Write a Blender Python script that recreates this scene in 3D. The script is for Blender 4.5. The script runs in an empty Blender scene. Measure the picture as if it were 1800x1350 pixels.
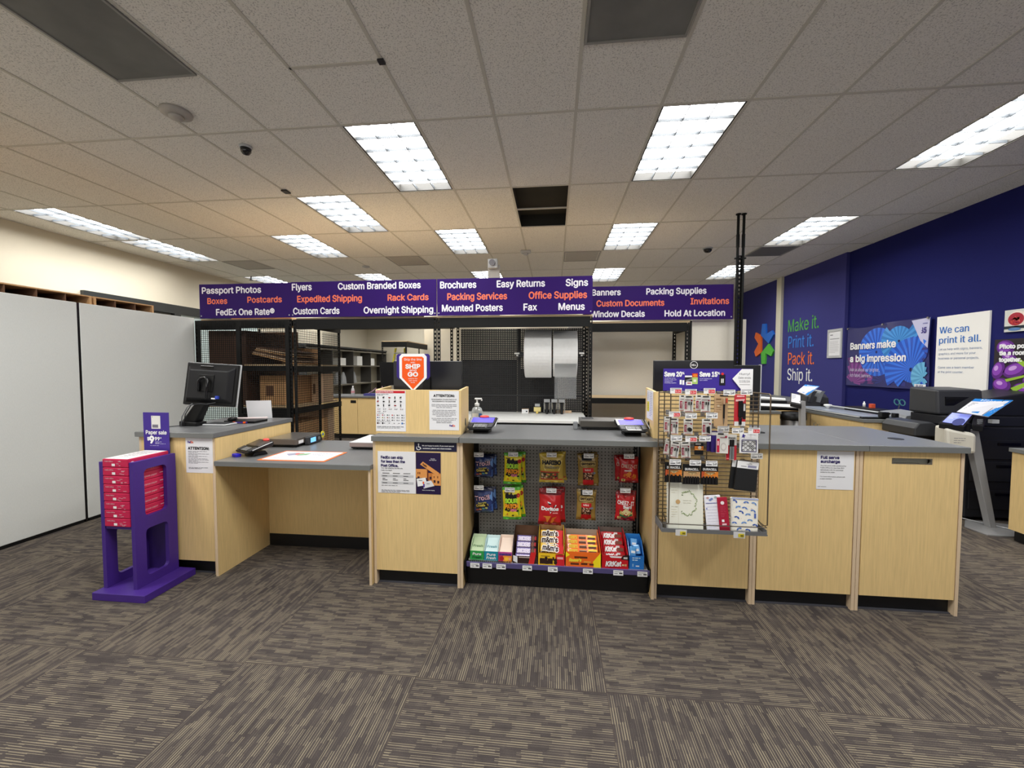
import bpy, bmesh, math, random
from mathutils import Vector, Matrix
random.seed(7)
SC = bpy.context.scene
COL = SC.collection
PI = math.pi

# ------------------------------------------------------------------ materials
def lin(c):
    return tuple(((v/255)/12.92 if v/255 <= .04045 else ((v/255+.055)/1.055)**2.4) for v in c)
MATS = {}
def mat(name, c, rough=.55, metal=0., spec=.5, var=0., scale=40., stretch=(1, 1, 1), bump=0., emit=0., trans=0., coat=0.):
    if name in MATS: return MATS[name]
    m = bpy.data.materials.new(name); m.use_nodes = True
    nt = m.node_tree; b = nt.nodes['Principled BSDF']
    col = lin(c)
    b.inputs['Base Color'].default_value = (*col, 1)
    b.inputs['Roughness'].default_value = rough
    b.inputs['Metallic'].default_value = metal
    b.inputs['Specular IOR Level'].default_value = spec
    if coat: b.inputs['Coat Weight'].default_value = coat
    if trans: b.inputs['Transmission Weight'].default_value = trans
    if emit:
        b.inputs['Emission Color'].default_value = (*col, 1); b.inputs['Emission Strength'].default_value = emit
    if var or bump:
        tc = nt.nodes.new('ShaderNodeTexCoord'); mp = nt.nodes.new('ShaderNodeMapping')
        mp.inputs['Scale'].default_value = stretch
        no = nt.nodes.new('ShaderNodeTexNoise'); no.inputs['Scale'].default_value = scale; no.inputs['Detail'].default_value = 4
        nt.links.new(tc.outputs['Object'], mp.inputs[0]); nt.links.new(mp.outputs[0], no.inputs[0])
        if var:
            rp = nt.nodes.new('ShaderNodeMapRange'); rp.inputs[1].default_value = .25; rp.inputs[2].default_value = .75
            rp.inputs[3].default_value = 1-var; rp.inputs[4].default_value = 1+var
            mx = nt.nodes.new('ShaderNodeMix'); mx.data_type = 'RGBA'; mx.blend_type = 'MULTIPLY'; mx.inputs[0].default_value = 1
            mx.inputs[6].default_value = (*col, 1)
            nt.links.new(no.outputs[0], rp.inputs[0]); nt.links.new(rp.outputs[0], mx.inputs[7]); nt.links.new(mx.outputs[2], b.inputs['Base Color'])
        if bump:
            bp = nt.nodes.new('ShaderNodeBump'); bp.inputs['Strength'].default_value = bump; bp.inputs['Distance'].default_value = .004
            nt.links.new(no.outputs[0], bp.inputs['Height']); nt.links.new(bp.outputs[0], b.inputs['Normal'])
    MATS[name] = m
    return m
def ink(*c): return mat('ink_%d_%d_%d' % c, c, .5, spec=.3)
def gloss(*c): return mat('gloss_%d_%d_%d' % c, c, .22, spec=.6)

WOOD = mat('maple_laminate', (226, 196, 137), .42, var=.09, scale=9, stretch=(14, 14, .7))
WOODD = mat('maple_laminate_inner', (202, 172, 118), .45, var=.08, scale=9, stretch=(14, 14, .7))
PLY = mat('plywood_edge', (214, 190, 158), .6, var=.06, scale=30, stretch=(20, 1, 1))
TOP = mat('grey_worktop', (106, 107, 108), .33, var=.05, scale=60)
EDGE = mat('grey_worktop_edge', (112, 114, 112), .4)
BLK = mat('black_plastic', (13, 13, 14), .45, spec=.35)
BLKM = mat('black_steel', (9, 9, 9), .55, spec=.25, var=.1, scale=30)
KICK = mat('black_kick_vinyl', (10, 10, 12), .5)
DGR = mat('dark_grey_plastic', (48, 49, 52), .45)
GRY = mat('grey_plastic', (120, 122, 124), .4)
LGR = mat('light_grey_plastic', (185, 187, 188), .4)
WHT = mat('white_paint', (236, 236, 232), .5)
PAPER = mat('white_paper', (232, 232, 234), .6)
STEEL = mat('brushed_steel', (170, 168, 166), .32, metal=1., var=.06, scale=20, stretch=(1, 30, 30))
WIRE = mat('grey_wire', (105, 98, 90), .4, metal=.7)
PURP = mat('purple_paint', (66, 36, 128), .5, var=.04, scale=50)
PURS = mat('purple_sign', (46, 15, 96), .55, spec=.15)
CREAM = mat('cream_wall', (218, 209, 188), .75, var=.015, scale=3)
FABP = mat('pale_grey_panel_fabric', (214, 216, 212), .85, var=.04, scale=90, stretch=(4, 4, .6), bump=.15)
FABC = mat('cream_panel_fabric', (222, 216, 202), .85, var=.05, scale=80, stretch=(4, 4, .5), bump=.15)
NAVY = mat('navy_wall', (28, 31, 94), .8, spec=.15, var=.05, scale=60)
NAVY2 = mat('navy_wall_lit', (60, 60, 122), .8, spec=.15, var=.05, scale=60)  # lighter copy of the navy: brighter light on the far section, put into the colour
CARD = mat('brown_cardboard', (200, 156, 108), .75, var=.08, scale=14)
CARDP = mat('pale_cardboard', (218, 186, 152), .75, var=.06, scale=14)
CARDD = mat('dark_cardboard', (104, 72, 50), .8, var=.08, scale=14)
PART = mat('particle_board', (205, 178, 138), .7, var=.1, scale=120)
CLEAR = mat('clear_plastic', (235, 238, 240), .12, trans=.85)
ORNG = mat('orange_ink', (240, 116, 84), .5)
FXP = ink(74, 32, 140); FXO = ink(240, 90, 20); NVI = ink(38, 28, 92); WI = ink(240, 240, 240); BI = ink(18, 18, 20); GI = ink(120, 120, 124)

def carpet():
    m = bpy.data.materials.new('carpet_tiles'); m.use_nodes = True; nt = m.node_tree; N = nt.nodes; L = nt.links
    b = N['Principled BSDF']; b.inputs['Roughness'].default_value = .95; b.inputs['Specular IOR Level'].default_value = .1
    def n(t, **k):
        x = N.new(t)
        for a, v in k.items(): setattr(x, a, v)
        return x
    def ma(op, a, bb=None, c=None):
        x = n('ShaderNodeMath', operation=op)
        for i, v in enumerate((a, bb, c)):
            if v is None: continue
            if isinstance(v, (int, float)): x.inputs[i].default_value = v
            else: L.new(v, x.inputs[i])
        return x.outputs[0]
    tc = n('ShaderNodeTexCoord'); sp = n('ShaderNodeSeparateXYZ'); L.new(tc.outputs['Object'], sp.inputs[0])
    X = ma('ADD', sp.outputs[0], .66); Y = ma('SUBTRACT', sp.outputs[1], 1.863)
    tx = ma('FLOOR', ma('DIVIDE', X, .915)); ty = ma('FLOOR', ma('DIVIDE', Y, .915))
    par = ma('FLOORED_MODULO', ma('ADD', tx, ty), 2.)
    fx = ma('ADD', ma('MULTIPLY', X, ma('SUBTRACT', 1., par)), ma('MULTIPLY', Y, par))
    fy = ma('ADD', ma('MULTIPLY', Y, ma('SUBTRACT', 1., par)), ma('MULTIPLY', X, par))
    uu = ma('DIVIDE', fx, .0108); row = ma('FLOOR', uu)
    w1 = n('ShaderNodeTexWhiteNoise', noise_dimensions='1D'); L.new(row, w1.inputs['W'])
    seg = ma('FLOOR', ma('ADD', ma('DIVIDE', fy, .085), ma('MULTIPLY', w1.outputs[0], 7.)))
    cv = n('ShaderNodeCombineXYZ'); L.new(row, cv.inputs[0]); L.new(seg, cv.inputs[1]); L.new(ma('ADD', ma('MULTIPLY', tx, 13.), ty), cv.inputs[2])
    w2 = n('ShaderNodeTexWhiteNoise', noise_dimensions='3D'); L.new(cv.outputs[0], w2.inputs['Vector'])
    cl = n('ShaderNodeTexNoise'); cl.inputs['Scale'].default_value = 9; L.new(tc.outputs['Object'], cl.inputs[0])
    fi = n('ShaderNodeTexNoise'); fi.inputs['Scale'].default_value = 420; fi.inputs['Detail'].default_value = 2; L.new(tc.outputs['Object'], fi.inputs[0])
    li = ma('GREATER_THAN', ma('ABSOLUTE', ma('SUBTRACT', ma('SUBTRACT', uu, row), .5)), .27)
    dash = ma('MULTIPLY', li, ma('SUBTRACT', ma('MULTIPLY', w2.outputs[0], 1.05), .12))
    v = ma('ADD', ma('ADD', dash, .3), ma('ADD', ma('MULTIPLY', ma('SUBTRACT', cl.outputs[0], .5), .5), ma('MULTIPLY', ma('SUBTRACT', fi.outputs[0], .5), .9)))
    rp = n('ShaderNodeValToRGB'); e = rp.color_ramp.elements
    e[0].position = .1; e[0].color = (*lin((60, 55, 53)), 1)
    e[1].position = 1.; e[1].color = (*lin((132, 122, 104)), 1)
    a = rp.color_ramp.elements.new(.4); a.color = (*lin((73, 67, 65)), 1)
    a = rp.color_ramp.elements.new(.72); a.color = (*lin((101, 93, 84)), 1)
    L.new(v, rp.inputs[0])
    # thin darker seams between the tiles
    ex = ma('ABSOLUTE', ma('SUBTRACT', ma('FLOORED_MODULO', X, .915), .4575)); ey = ma('ABSOLUTE', ma('SUBTRACT', ma('FLOORED_MODULO', Y, .915), .4575))
    sm = ma('GREATER_THAN', ma('MAXIMUM', ex, ey), .455)
    mx = n('ShaderNodeMix', data_type='RGBA'); mx.inputs[7].default_value = (*lin((70, 62, 58)), 1)
    L.new(ma('MULTIPLY', sm, .6), mx.inputs[0]); L.new(rp.outputs[0], mx.inputs[6]); L.new(mx.outputs[2], b.inputs['Base Color'])
    bp = n('ShaderNodeBump'); bp.inputs['Strength'].default_value = .4; bp.inputs['Distance'].default_value = .003; L.new(v, bp.inputs['Height']); L.new(bp.outputs[0], b.inputs['Normal'])
    return m
def ceiling_mat():
    m = bpy.data.materials.new('ceiling_tile'); m.use_nodes = True; nt = m.node_tree; N = nt.nodes; L = nt.links
    b = N['Principled BSDF']; b.inputs['Roughness'].default_value = .95; b.inputs['Specular IOR Level'].default_value = .1
    tc = N.new('ShaderNodeTexCoord'); no = N.new('ShaderNodeTexNoise'); no.inputs['Scale'].default_value = 110; no.inputs['Detail'].default_value = 3
    no.inputs['Roughness'].default_value = .7
    L.new(tc.outputs['Object'], no.inputs[0])
    rp = N.new('ShaderNodeValToRGB'); e = rp.color_ramp.elements
    e[0].position = .36; e[0].color = (*lin((190, 187, 180)), 1); e[1].position = .47; e[1].color = (*lin((244, 241, 233)), 1)
    L.new(no.outputs[0], rp.inputs[0]); L.new(rp.outputs[0], b.inputs['Base Color'])
    bp = N.new('ShaderNodeBump'); bp.inputs['Strength'].default_value = .35; bp.inputs['Distance'].default_value = .004
    L.new(no.outputs[0], bp.inputs['Height']); L.new(bp.outputs[0], b.inputs['Normal'])
    return m

# ------------------------------------------------------------------ mesh builder
class MB:
    def __init__(s): s.v = []; s.f = []; s.m = []; s.mats = []
    def mi(s, m):
        if m not in s.mats: s.mats.append(m)
        return s.mats.index(m)
    def add(s, vs, fs, m):
        o = len(s.v); k = s.mi(m)
        s.v += [tuple(p) for p in vs]
        for f in fs: s.f.append([i+o for i in f]); s.m.append(k)
        return s
    def box(s, x0, x1, y0, y1, z0, z1, m):
        x0, x1 = sorted((x0, x1)); y0, y1 = sorted((y0, y1)); z0, z1 = sorted((z0, z1))
        v = [(x, y, z) for z in (z0, z1) for y in (y0, y1) for x in (x0, x1)]
        return s.add(v, [(0, 2, 3, 1), (4, 5, 7, 6), (0, 1, 5, 4), (2, 6, 7, 3), (0, 4, 6, 2), (1, 3, 7, 5)], m)
    def hexa(s, v8, m):   # bottom 4 ccw, top 4 ccw
        return s.add(v8, [(3, 2, 1, 0), (4, 5, 6, 7), (0, 1, 5, 4), (1, 2, 6, 5), (2, 3, 7, 6), (3, 0, 4, 7)], m)
    def quad(s, a, b, c, d, m): return s.add([a, b, c, d], [(0, 1, 2, 3)], m)
    def prism(s, poly, ax, a0, a1, m):
        """poly of 2-D points extruded along axis ax ('x': (y,z), 'y': (x,z), 'z': (x,y))"""
        n = len(poly)
        def P(p, a): return (a, p[0], p[1]) if ax == 'x' else (p[0], a, p[1]) if ax == 'y' else (p[0], p[1], a)
        v = [P(p, a0) for p in poly]+[P(p, a1) for p in poly]
        return s.add(v, [tuple(range(n))[::-1], tuple(range(n, 2*n))]+[(i, (i+1) % n, n+(i+1) % n, n+i) for i in range(n)], m)
    def ring(s, outer, inner, ax, a0, a1, m):
        """plate with a hole; outer and inner need the same number of points"""
        n = len(outer)
        def P(p, a): return (a, p[0], p[1]) if ax == 'x' else (p[0], a, p[1]) if ax == 'y' else (p[0], p[1], a)
        v = [P(p, a) for a in (a0, a1) for q in (outer, inner) for p in q]
        f = []
        for i in range(n):
            j = (i+1) % n
            f += [(i, n+i, n+j, j), (2*n+i, 2*n+j, 3*n+j, 3*n+i), (i, j, 2*n+j, 2*n+i), (n+i, 3*n+i, 3*n+j, n+j)]
        return s.add(v, f, m)
    def cyl(s, p0, p1, r, m, n=12, r2=None, cap=True):
        p0 = Vector(p0); p1 = Vector(p1); r2 = r if r2 is None else r2
        d = (p1-p0).normalized(); a = d.orthogonal().normalized(); b = d.cross(a)
        v = []
        for p, q in ((p0, r), (p1, r2)):
            v += [p+(a*math.cos(2*PI*i/n)+b*math.sin(2*PI*i/n))*q for i in range(n)]
        f = [(i, (i+1) % n, n+(i+1) % n, n+i) for i in range(n)]
        if cap: f += [tuple(range(n))[::-1], tuple(range(n, 2*n))]
        return s.add(v, f, m)
    def tube(s, pts, r, m, n=6):
        P = [Vector(p) for p in pts]; v = []; a = None
        for i, p in enumerate(P):
            t = (P[min(i+1, len(P)-1)]-P[max(i-1, 0)]).normalized()
            a = t.orthogonal().normalized() if a is None else (a-t*a.dot(t)).normalized()
            b = t.cross(a)
            v += [p+(a*math.cos(2*PI*k/n)+b*math.sin(2*PI*k/n))*r for k in range(n)]
        f = [(i*n+k, i*n+(k+1) % n, (i+1)*n+(k+1) % n, (i+1)*n+k) for i in range(len(P)-1) for k in range(n)]
        f += [tuple(range(n))[::-1], tuple(range((len(P)-1)*n, len(P)*n))]
        return s.add(v, f, m)
    def lathe(s, prof, c, m, n=16, sx=1., sy=1.):
        v = [(c[0]+r*sx*math.cos(2*PI*k/n), c[1]+r*sy*math.sin(2*PI*k/n), c[2]+z) for r, z in prof for k in range(n)]
        f = [(i*n+k, i*n+(k+1) % n, (i+1)*n+(k+1) % n, (i+1)*n+k) for i in range(len(prof)-1) for k in range(n)]
        f += [tuple(range(n))[::-1], tuple(range((len(prof)-1)*n, len(prof)*n))]
        return s.add(v, f, m)
    def disc(s, c, r, ax, m, n=20, r2=None):
        r2 = r if r2 is None else r2
        def P(a, b): return (c[0], c[1]+a, c[2]+b) if ax == 'x' else (c[0]+a, c[1], c[2]+b) if ax == 'y' else (c[0]+a, c[1]+b, c[2])
        return s.add([P(r*math.cos(2*PI*k/n), r2*math.sin(2*PI*k/n)) for k in range(n)], [tuple(range(n))], m)
    def xf(s, M):
        s.v = [tuple(M @ Vector(p)) for p in s.v]; return s
    def build(s, name, parent=None, loc=None, bev=0., smooth=False, local=False, sub=0, solid=0., seg=2):
        """world-space verts by default: they are moved into the space of loc / of the parent"""
        off = Vector((0, 0, 0))
        if not local:
            if parent is not None:
                p = parent
                while p is not None: off += p.location; p = p.parent
            if loc is not None: off += Vector(loc) if parent is None else Vector(loc)
        me = bpy.data.meshes.new(name)
        me.from_pydata([(x-off.x, y-off.y, z-off.z) for x, y, z in s.v], [], s.f)
        for m in s.mats: me.materials.append(m)
        me.polygons.foreach_set('material_index', s.m)
        if smooth: me.polygons.foreach_set('use_smooth', [True]*len(me.polygons))
        me.update()
        o = bpy.data.objects.new(name, me); COL.objects.link(o)
        if parent is not None: o.parent = parent
        if loc is not None: o.location = loc
        if bev:
            q = o.modifiers.new('edge', 'BEVEL'); q.width = bev; q.segments = seg; q.limit_method = 'ANGLE'; q.angle_limit = math.radians(40)
        if solid:
            q = o.modifiers.new('thick', 'SOLIDIFY'); q.thickness = solid; q.offset = 0
        if sub:
            q = o.modifiers.new('sub', 'SUBSURF'); q.levels = sub; q.render_levels = sub
        return o

def tag(o, label, cat, group=None, kind=None):
    o['label'] = label; o['category'] = cat
    if group: o['group'] = group
    if kind: o['kind'] = kind
    return o
def struct(o, label=None):
    o['kind'] = 'structure'
    if label: o['label'] = label; o['category'] = label.split()[-1] if False else o.name.split('_')[0]
    return o
def thing(name, label, cat, loc=(0, 0, 0), rotz=0., group=None):
    o = bpy.data.objects.new(name, None); COL.objects.link(o); o.empty_display_size = .1
    o.location = loc; o.rotation_euler = (0, 0, rotz)
    return tag(o, label, cat, group)
def dup(root, loc, rotz=None, label=None, group=None, rot=None):
    r = root.copy(); COL.objects.link(r); r.location = loc
    if rotz is not None: r.rotation_euler = (0, 0, rotz)
    if rot is not None: r.rotation_euler = rot
    if label: r['label'] = label
    if group: r['group'] = group
    for ch in list(root.children):
        c = ch.copy(); COL.objects.link(c); c.parent = r
        for g in list(ch.children):
            d = g.copy(); COL.objects.link(d); d.parent = c
    return r

# ------------------------------------------------------------------ flat printing: text and shapes as thin layers of ink
FONT = None
try:
    import os
    p = bpy.utils.system_resource('DATAFILES', path='fonts')
    FONT = bpy.data.fonts.load(os.path.join(p, 'Inter.woff2'))
except Exception:
    FONT = None
TC = {}
def tmesh(t, bold=0.):
    """outlines of a line of type, filled by the non-zero winding rule: (points, triangles, width, height)"""
    if t not in TC:
        from mathutils.geometry import delaunay_2d_cdt
        cu = bpy.data.curves.new('lettering', 'FONT'); cu.body = t; cu.size = 1; cu.fill_mode = 'NONE'
        if FONT: cu.font = FONT
        cu.resolution_u = 3
        ob = bpy.data.objects.new('lettering', cu); me = bpy.data.meshes.new_from_object(ob)
        P = [Vector((v.co.x, v.co.y)) for v in me.vertices]; E = [tuple(e.vertices) for e in me.edges]
        bpy.data.objects.remove(ob); bpy.data.meshes.remove(me); bpy.data.curves.remove(cu)
        nb = {}
        for e in E: nb.setdefault(e[0], []).append(e[1]); nb.setdefault(e[1], []).append(e[0])
        seen = set(); loops = []
        for v in range(len(P)):
            if v in seen or v not in nb: continue
            L_ = [v]; seen.add(v); nx = v+1 if v+1 in nb[v] else nb[v][0]
            while nx not in seen:
                seen.add(nx); L_.append(nx); c = [k for k in nb[nx] if k not in seen]
                if not c: break
                nx = c[0]
            if len(L_) > 2: loops.append(L_)
        vs, fs = [], []
        if loops:
            bx = [(min(P[i].x for i in L_), max(P[i].x for i in L_), L_) for L_ in loops]; bx.sort(key=lambda q: q[0])
            groups = []
            for x0, x1, L_ in bx:
                if groups and x0 < groups[-1][1]: groups[-1][1] = max(x1, groups[-1][1]); groups[-1][2].append(L_)
                else: groups.append([x0, x1, [L_]])
            for _, _, G in groups:
                pts = []; ed = []
                for L_ in G:
                    o = len(pts); pts += [P[i] for i in L_]; ed += [(o+i, o+(i+1) % len(L_)) for i in range(len(L_))]
                r = delaunay_2d_cdt(pts, ed, [], 1, 1e-5)
                V, F = r[0], r[2]; o = len(vs); vs += [(v.x, v.y) for v in V]
                for f in F:
                    cx = sum(V[i].x for i in f)/len(f); cy = sum(V[i].y for i in f)/len(f); wn = 0
                    for i, j in ed:
                        p, q = pts[i], pts[j]
                        if (p.y <= cy) != (q.y <= cy):
                            if p.x+(cy-p.y)/(q.y-p.y)*(q.x-p.x) > cx: wn += 1 if q.y > p.y else -1
                    if wn: 
                        a_ = (V[f[1]]-V[f[0]]).cross(V[f[2]]-V[f[0]])
                        fs.append(tuple(o+i for i in (f if a_ > 0 else f[::-1])))
        x0 = min([v[0] for v in vs] or [0]); x1 = max([v[0] for v in vs] or [1])
        TC[t] = ([(a-x0, b) for a, b in vs], fs, x1-x0, max([v[1] for v in vs] or [1]))
    return TC[t]
class Pr:
    """ink on a sheet: o = top-left corner, u to the right, v up, n towards the reader; coordinates in metres, y measured down"""
    def __init__(s, o, u=(1, 0, 0), v=(0, 0, 1), lift=.0006, warp=None, mb=None):
        s.o = Vector(o); s.u = Vector(u).normalized(); s.v = Vector(v).normalized(); s.n = s.u.cross(s.v); s.lift = lift; s.warp = warp; s.mb = mb or MB()
    def P(s, x, y, l):
        h = s.lift*l+(s.warp(x, y) if s.warp else 0)
        return s.o+s.u*x-s.v*y+s.n*h
    def poly(s, pts, m, l=1): s.mb.add([s.P(x, y, l) for x, y in pts][::-1], [tuple(range(len(pts)))], m); return s
    def rect(s, x0, y0, x1, y1, m, l=1):
        n = 10 if s.warp else 1
        for i in range(n):
            for j in range(n):
                a, b = x0+(x1-x0)*i/n, x0+(x1-x0)*(i+1)/n; c, d = y0+(y1-y0)*j/n, y0+(y1-y0)*(j+1)/n
                s.poly([(a, c), (b, c), (b, d), (a, d)], m, l)
        return s
    def frame(s, x0, y0, x1, y1, w, m, l=1):
        s.rect(x0, y0, x1, y0+w, m, l); s.rect(x0, y1-w, x1, y1, m, l); s.rect(x0, y0+w, x0+w, y1-w, m, l); s.rect(x1-w, y0+w, x1, y1-w, m, l); return s
    def disc(s, x, y, r, m, l=1, ry=None, n=16, rot=0.):
        ry = ry or r; c, q = math.cos(rot), math.sin(rot)
        pts = [(r*math.cos(2*PI*k/n), ry*math.sin(2*PI*k/n)) for k in range(n)]
        return s.poly([(x+a*c-b*q, y+a*q+b*c) for a, b in pts], m, l)
    def text(s, t, x, y, h, m, w=None, bold=.022, al='l', l=2, slant=0., rot=0., sx=1.):
        """y = baseline, h = capital height"""
        vs, fs, tw, _ = tmesh(t, 0.)
        k = h/tmesh('H', 0.)[3]; kx = (w/tw) if w else k*sx; W = tw*kx
        x -= W*(.5 if al == 'c' else 1. if al == 'r' else 0.)
        c, q = math.cos(rot), math.sin(rot); d = max(0., bold)*k
        n = 0 if bold < .006 else 2 if bold <= .012 or h < .01 else 4 if bold <= .024 else 8
        for i_, (dx, dy) in enumerate([(0, 0)]+[(d*math.cos(2*PI*i/n), d*math.sin(2*PI*i/n)) for i in range(n)]):
            out = []; ll = l+i_*.055
            for a, b in vs:
                px, py = a*kx+slant*b*k+dx, b*k+dy
                out.append(s.P(x+px*c-py*q, y-(px*q+py*c), ll))
            s.mb.add(out, fs, m)
        return s
    def lines(s, x0, y0, x1, n, dy, h, m, l=2, al='l', short=.6, seed=1):
        """small print too fine to read: rows of word-long strokes"""
        R = random.Random(seed)
        for i in range(n):
            W = (x1-x0)*(short if i == n-1 else R.uniform(.88, 1.)); x = x0 if al == 'l' else (x0+x1-W)/2; e = x+W
            while x < e-.002:
                k = min(R.uniform(.012, .034), e-x)
                s.rect(x, y0+i*dy, x+k, y0+i*dy+h, m, l); x += k+.004
        return s
    def build(s, name='print', parent=None, **k): return s.mb.build(name, parent, **k)

def sheet(name, label, cat, x0, x1, z0, z1, y, m=PAPER, th=.0012, group=None):
    """a paper facing the shop (-y): returns (object, Pr on its face)"""
    c = ((x0+x1)/2, y, z0)
    o = MB().box(x0, x1, y-th, y, z0, z1, m).build(name, loc=c)
    tag(o, label, cat, group)
    return o, Pr((x0, y-th, z1))
def fedex(p, x, y, h, l=2, purple=None):
    p.text('Fed', x, y, h, purple or FXP, w=h*1.75, l=l, bold=.03); p.text('Ex', x+h*1.78, y, h, FXO, w=h*1.3, l=l, bold=.03); p.disc(x+h*3.18, y-.07*h, h*.07, FXO, l, n=8)

# ------------------------------------------------------------------ camera
EYE = 1.52
cam = bpy.data.cameras.new('camera'); cam.sensor_width = 36; cam.lens = 711/1800*36; cam.clip_start = .05
co = bpy.data.objects.new('camera', cam); COL.objects.link(co); SC.camera = co
YAW, PITCH, ROLL = .1032, -.0419, .0015
fw = Vector((-math.sin(YAW)*math.cos(PITCH), math.cos(YAW)*math.cos(PITCH), math.sin(PITCH))); rt = Vector((math.cos(YAW), math.sin(YAW), 0)); up = rt.cross(fw)
r2 = rt*math.cos(ROLL)+up*math.sin(ROLL); u2 = up*math.cos(ROLL)-rt*math.sin(ROLL)
co.matrix_world = Matrix(((r2.x, u2.x, -fw.x, 0), (r2.y, u2.y, -fw.y, 0), (r2.z, u2.z, -fw.z, EYE), (0, 0, 0, 1)))

# ------------------------------------------------------------------ room
XL, XR, YF, YB, ZC = -7.05, 4.82, -4.2, 14.78, 3.411
def put(name, mb, **k): return struct(mb.build(name, **k))
put('floor', MB().box(XL-.2, XR+.2, YF-.2, YB+.2, -.1, 0, carpet()))
put('wall_left', MB().box(XL-.15, XL, YF, YB, 0, ZC, CREAM))
put('wall_back', MB().box(XL, -3.7, YB, YB+.15, 0, ZC, CREAM))
put('wall_rear', MB().box(-3.7, XR, 11.3, 11.45, 0, ZC, CREAM))
put('wall_front', MB().box(XL, XR, YF-.15, YF, 0, ZC, CREAM))
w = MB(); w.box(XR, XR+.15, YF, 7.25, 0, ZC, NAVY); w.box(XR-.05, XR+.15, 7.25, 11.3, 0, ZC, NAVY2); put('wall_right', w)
put('trim_1', MB().box(4.715, 4.77, 9.06, 9.24, 0, ZC, mat('cream_trim', (214, 210, 190), .5)), bev=.004)
GX, GY, TX, TY = -2.2898, 3.0959, .61, 1.22
LIGHTS = [(1, 0), (5, 0), (9, 0), (-1, 1), (-7, 1), (-3, 2), (1, 2), (5, 2), (9, 2), (-7, 2), (-7, 4), (-3, 4), (1, 4), (5, 4), (9, 4), (-7, 6), (-3, 6), (-5, 8), (1, 6), (5, 6)]
HOLES = {(3, 1)}
cm = ceiling_mat(); ce = MB()
for i in range(-8, 12):
    for j in range(-6, 10):
        if (i, j) in LIGHTS or (i, j) in HOLES: continue
        x0, y0 = max(GX+i*TX, XL), max(GY+j*TY, YF); x1, y1 = min(GX+(i+1)*TX, XR), min(GY+(j+1)*TY, YB)
        if x1 > x0 and y1 > y0: ce.quad((x0, y1, ZC), (x1, y1, ZC), (x1, y0, ZC), (x0, y0, ZC), cm)
dk = mat('dark_plenum', (40, 38, 30), .8)
for i, j in HOLES:
    x0, y0 = GX+i*TX, GY+j*TY; x1, y1 = x0+TX, y0+TY; z = ZC+.16
    ce.quad((x0, y1, z), (x1, y1, z), (x1, y0, z), (x0, y0, z), dk)
    for a, b in (((x0, y0), (x1, y0)), ((x1, y0), (x1, y1)), ((x1, y1), (x0, y1)), ((x0, y1), (x0, y0))):
        ce.quad((*a, ZC), (*b, ZC), (*b, z), (*a, z), dk)
put('ceiling', ce)
gm = mat('ceiling_tee', (206, 202, 190), .6); g = MB(); e = .004
for i in range(-7, 12): g.box(GX+i*TX-.011, GX+i*TX+.011, YF, YB, ZC-e, ZC+.004, gm)
for j in range(-5, 10): g.box(XL, XR, GY+j*TY-.011, GY+j*TY+.011, ZC-e-.0005, ZC+.004, gm)
g.box(GX+TX, GX+2*TX, 2.475, 2.497, ZC-e, ZC, gm); g.box(GX+3*TX, GX+4*TX, 4.915, 4.937, ZC-e, ZC+.01, gm)
put('trim_2', g)
put('baseboard_right', MB().box(XR-.062, XR-.05, 7.26, 11.3, 0, .1, KICK))

# ceiling lights
EM = bpy.data.materials.new('lit_diffuser'); EM.use_nodes = True
b = EM.node_tree.nodes['Principled BSDF']; b.inputs['Base Color'].default_value = (.9, .9, .9, 1); b.inputs['Emission Color'].default_value = (.98, .98, .965, 1); b.inputs['Emission Strength'].default_value = 23.
LOUV = mat('louver_blade', (70, 74, 78), .5, spec=.3); FRM = mat('light_frame_shadow', (40, 38, 34), .6)
def light_proto():
    t = thing('ceiling_light', '', 'ceiling light', (0, 0, ZC), group='lit grid lights set in the ceiling')
    f = MB(); a, c = TX/2-.012, TY/2-.012; h = .075
    f.box(-a, -a+.012, -c, c, 0, h, FRM); f.box(a-.012, a, -c, c, 0, h, FRM); f.box(-a+.012, a-.012, -c, -c+.012, 0, h, FRM); f.box(-a+.012, a-.012, c-.012, c, 0, h, FRM)
    f.build('housing', t, local=True)
    a -= .012; c -= .012
    d = MB(); d.quad((-a, c, h), (a, c, h), (a, -c, h), (-a, -c, h), EM); d.build('diffuser', t, local=True)
    l = MB()
    for k in range(1, 3): x = -a+2*a*k/3; l.box(x-.003, x+.003, -c, c, .004, .03, LOUV)
    for k in range(1, 6): y = -c+2*c*k/6; l.box(-a, a, y-.0025, y+.0025, .004, .027, LOUV)
    l.build('louver', t, local=True)
    return t
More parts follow.
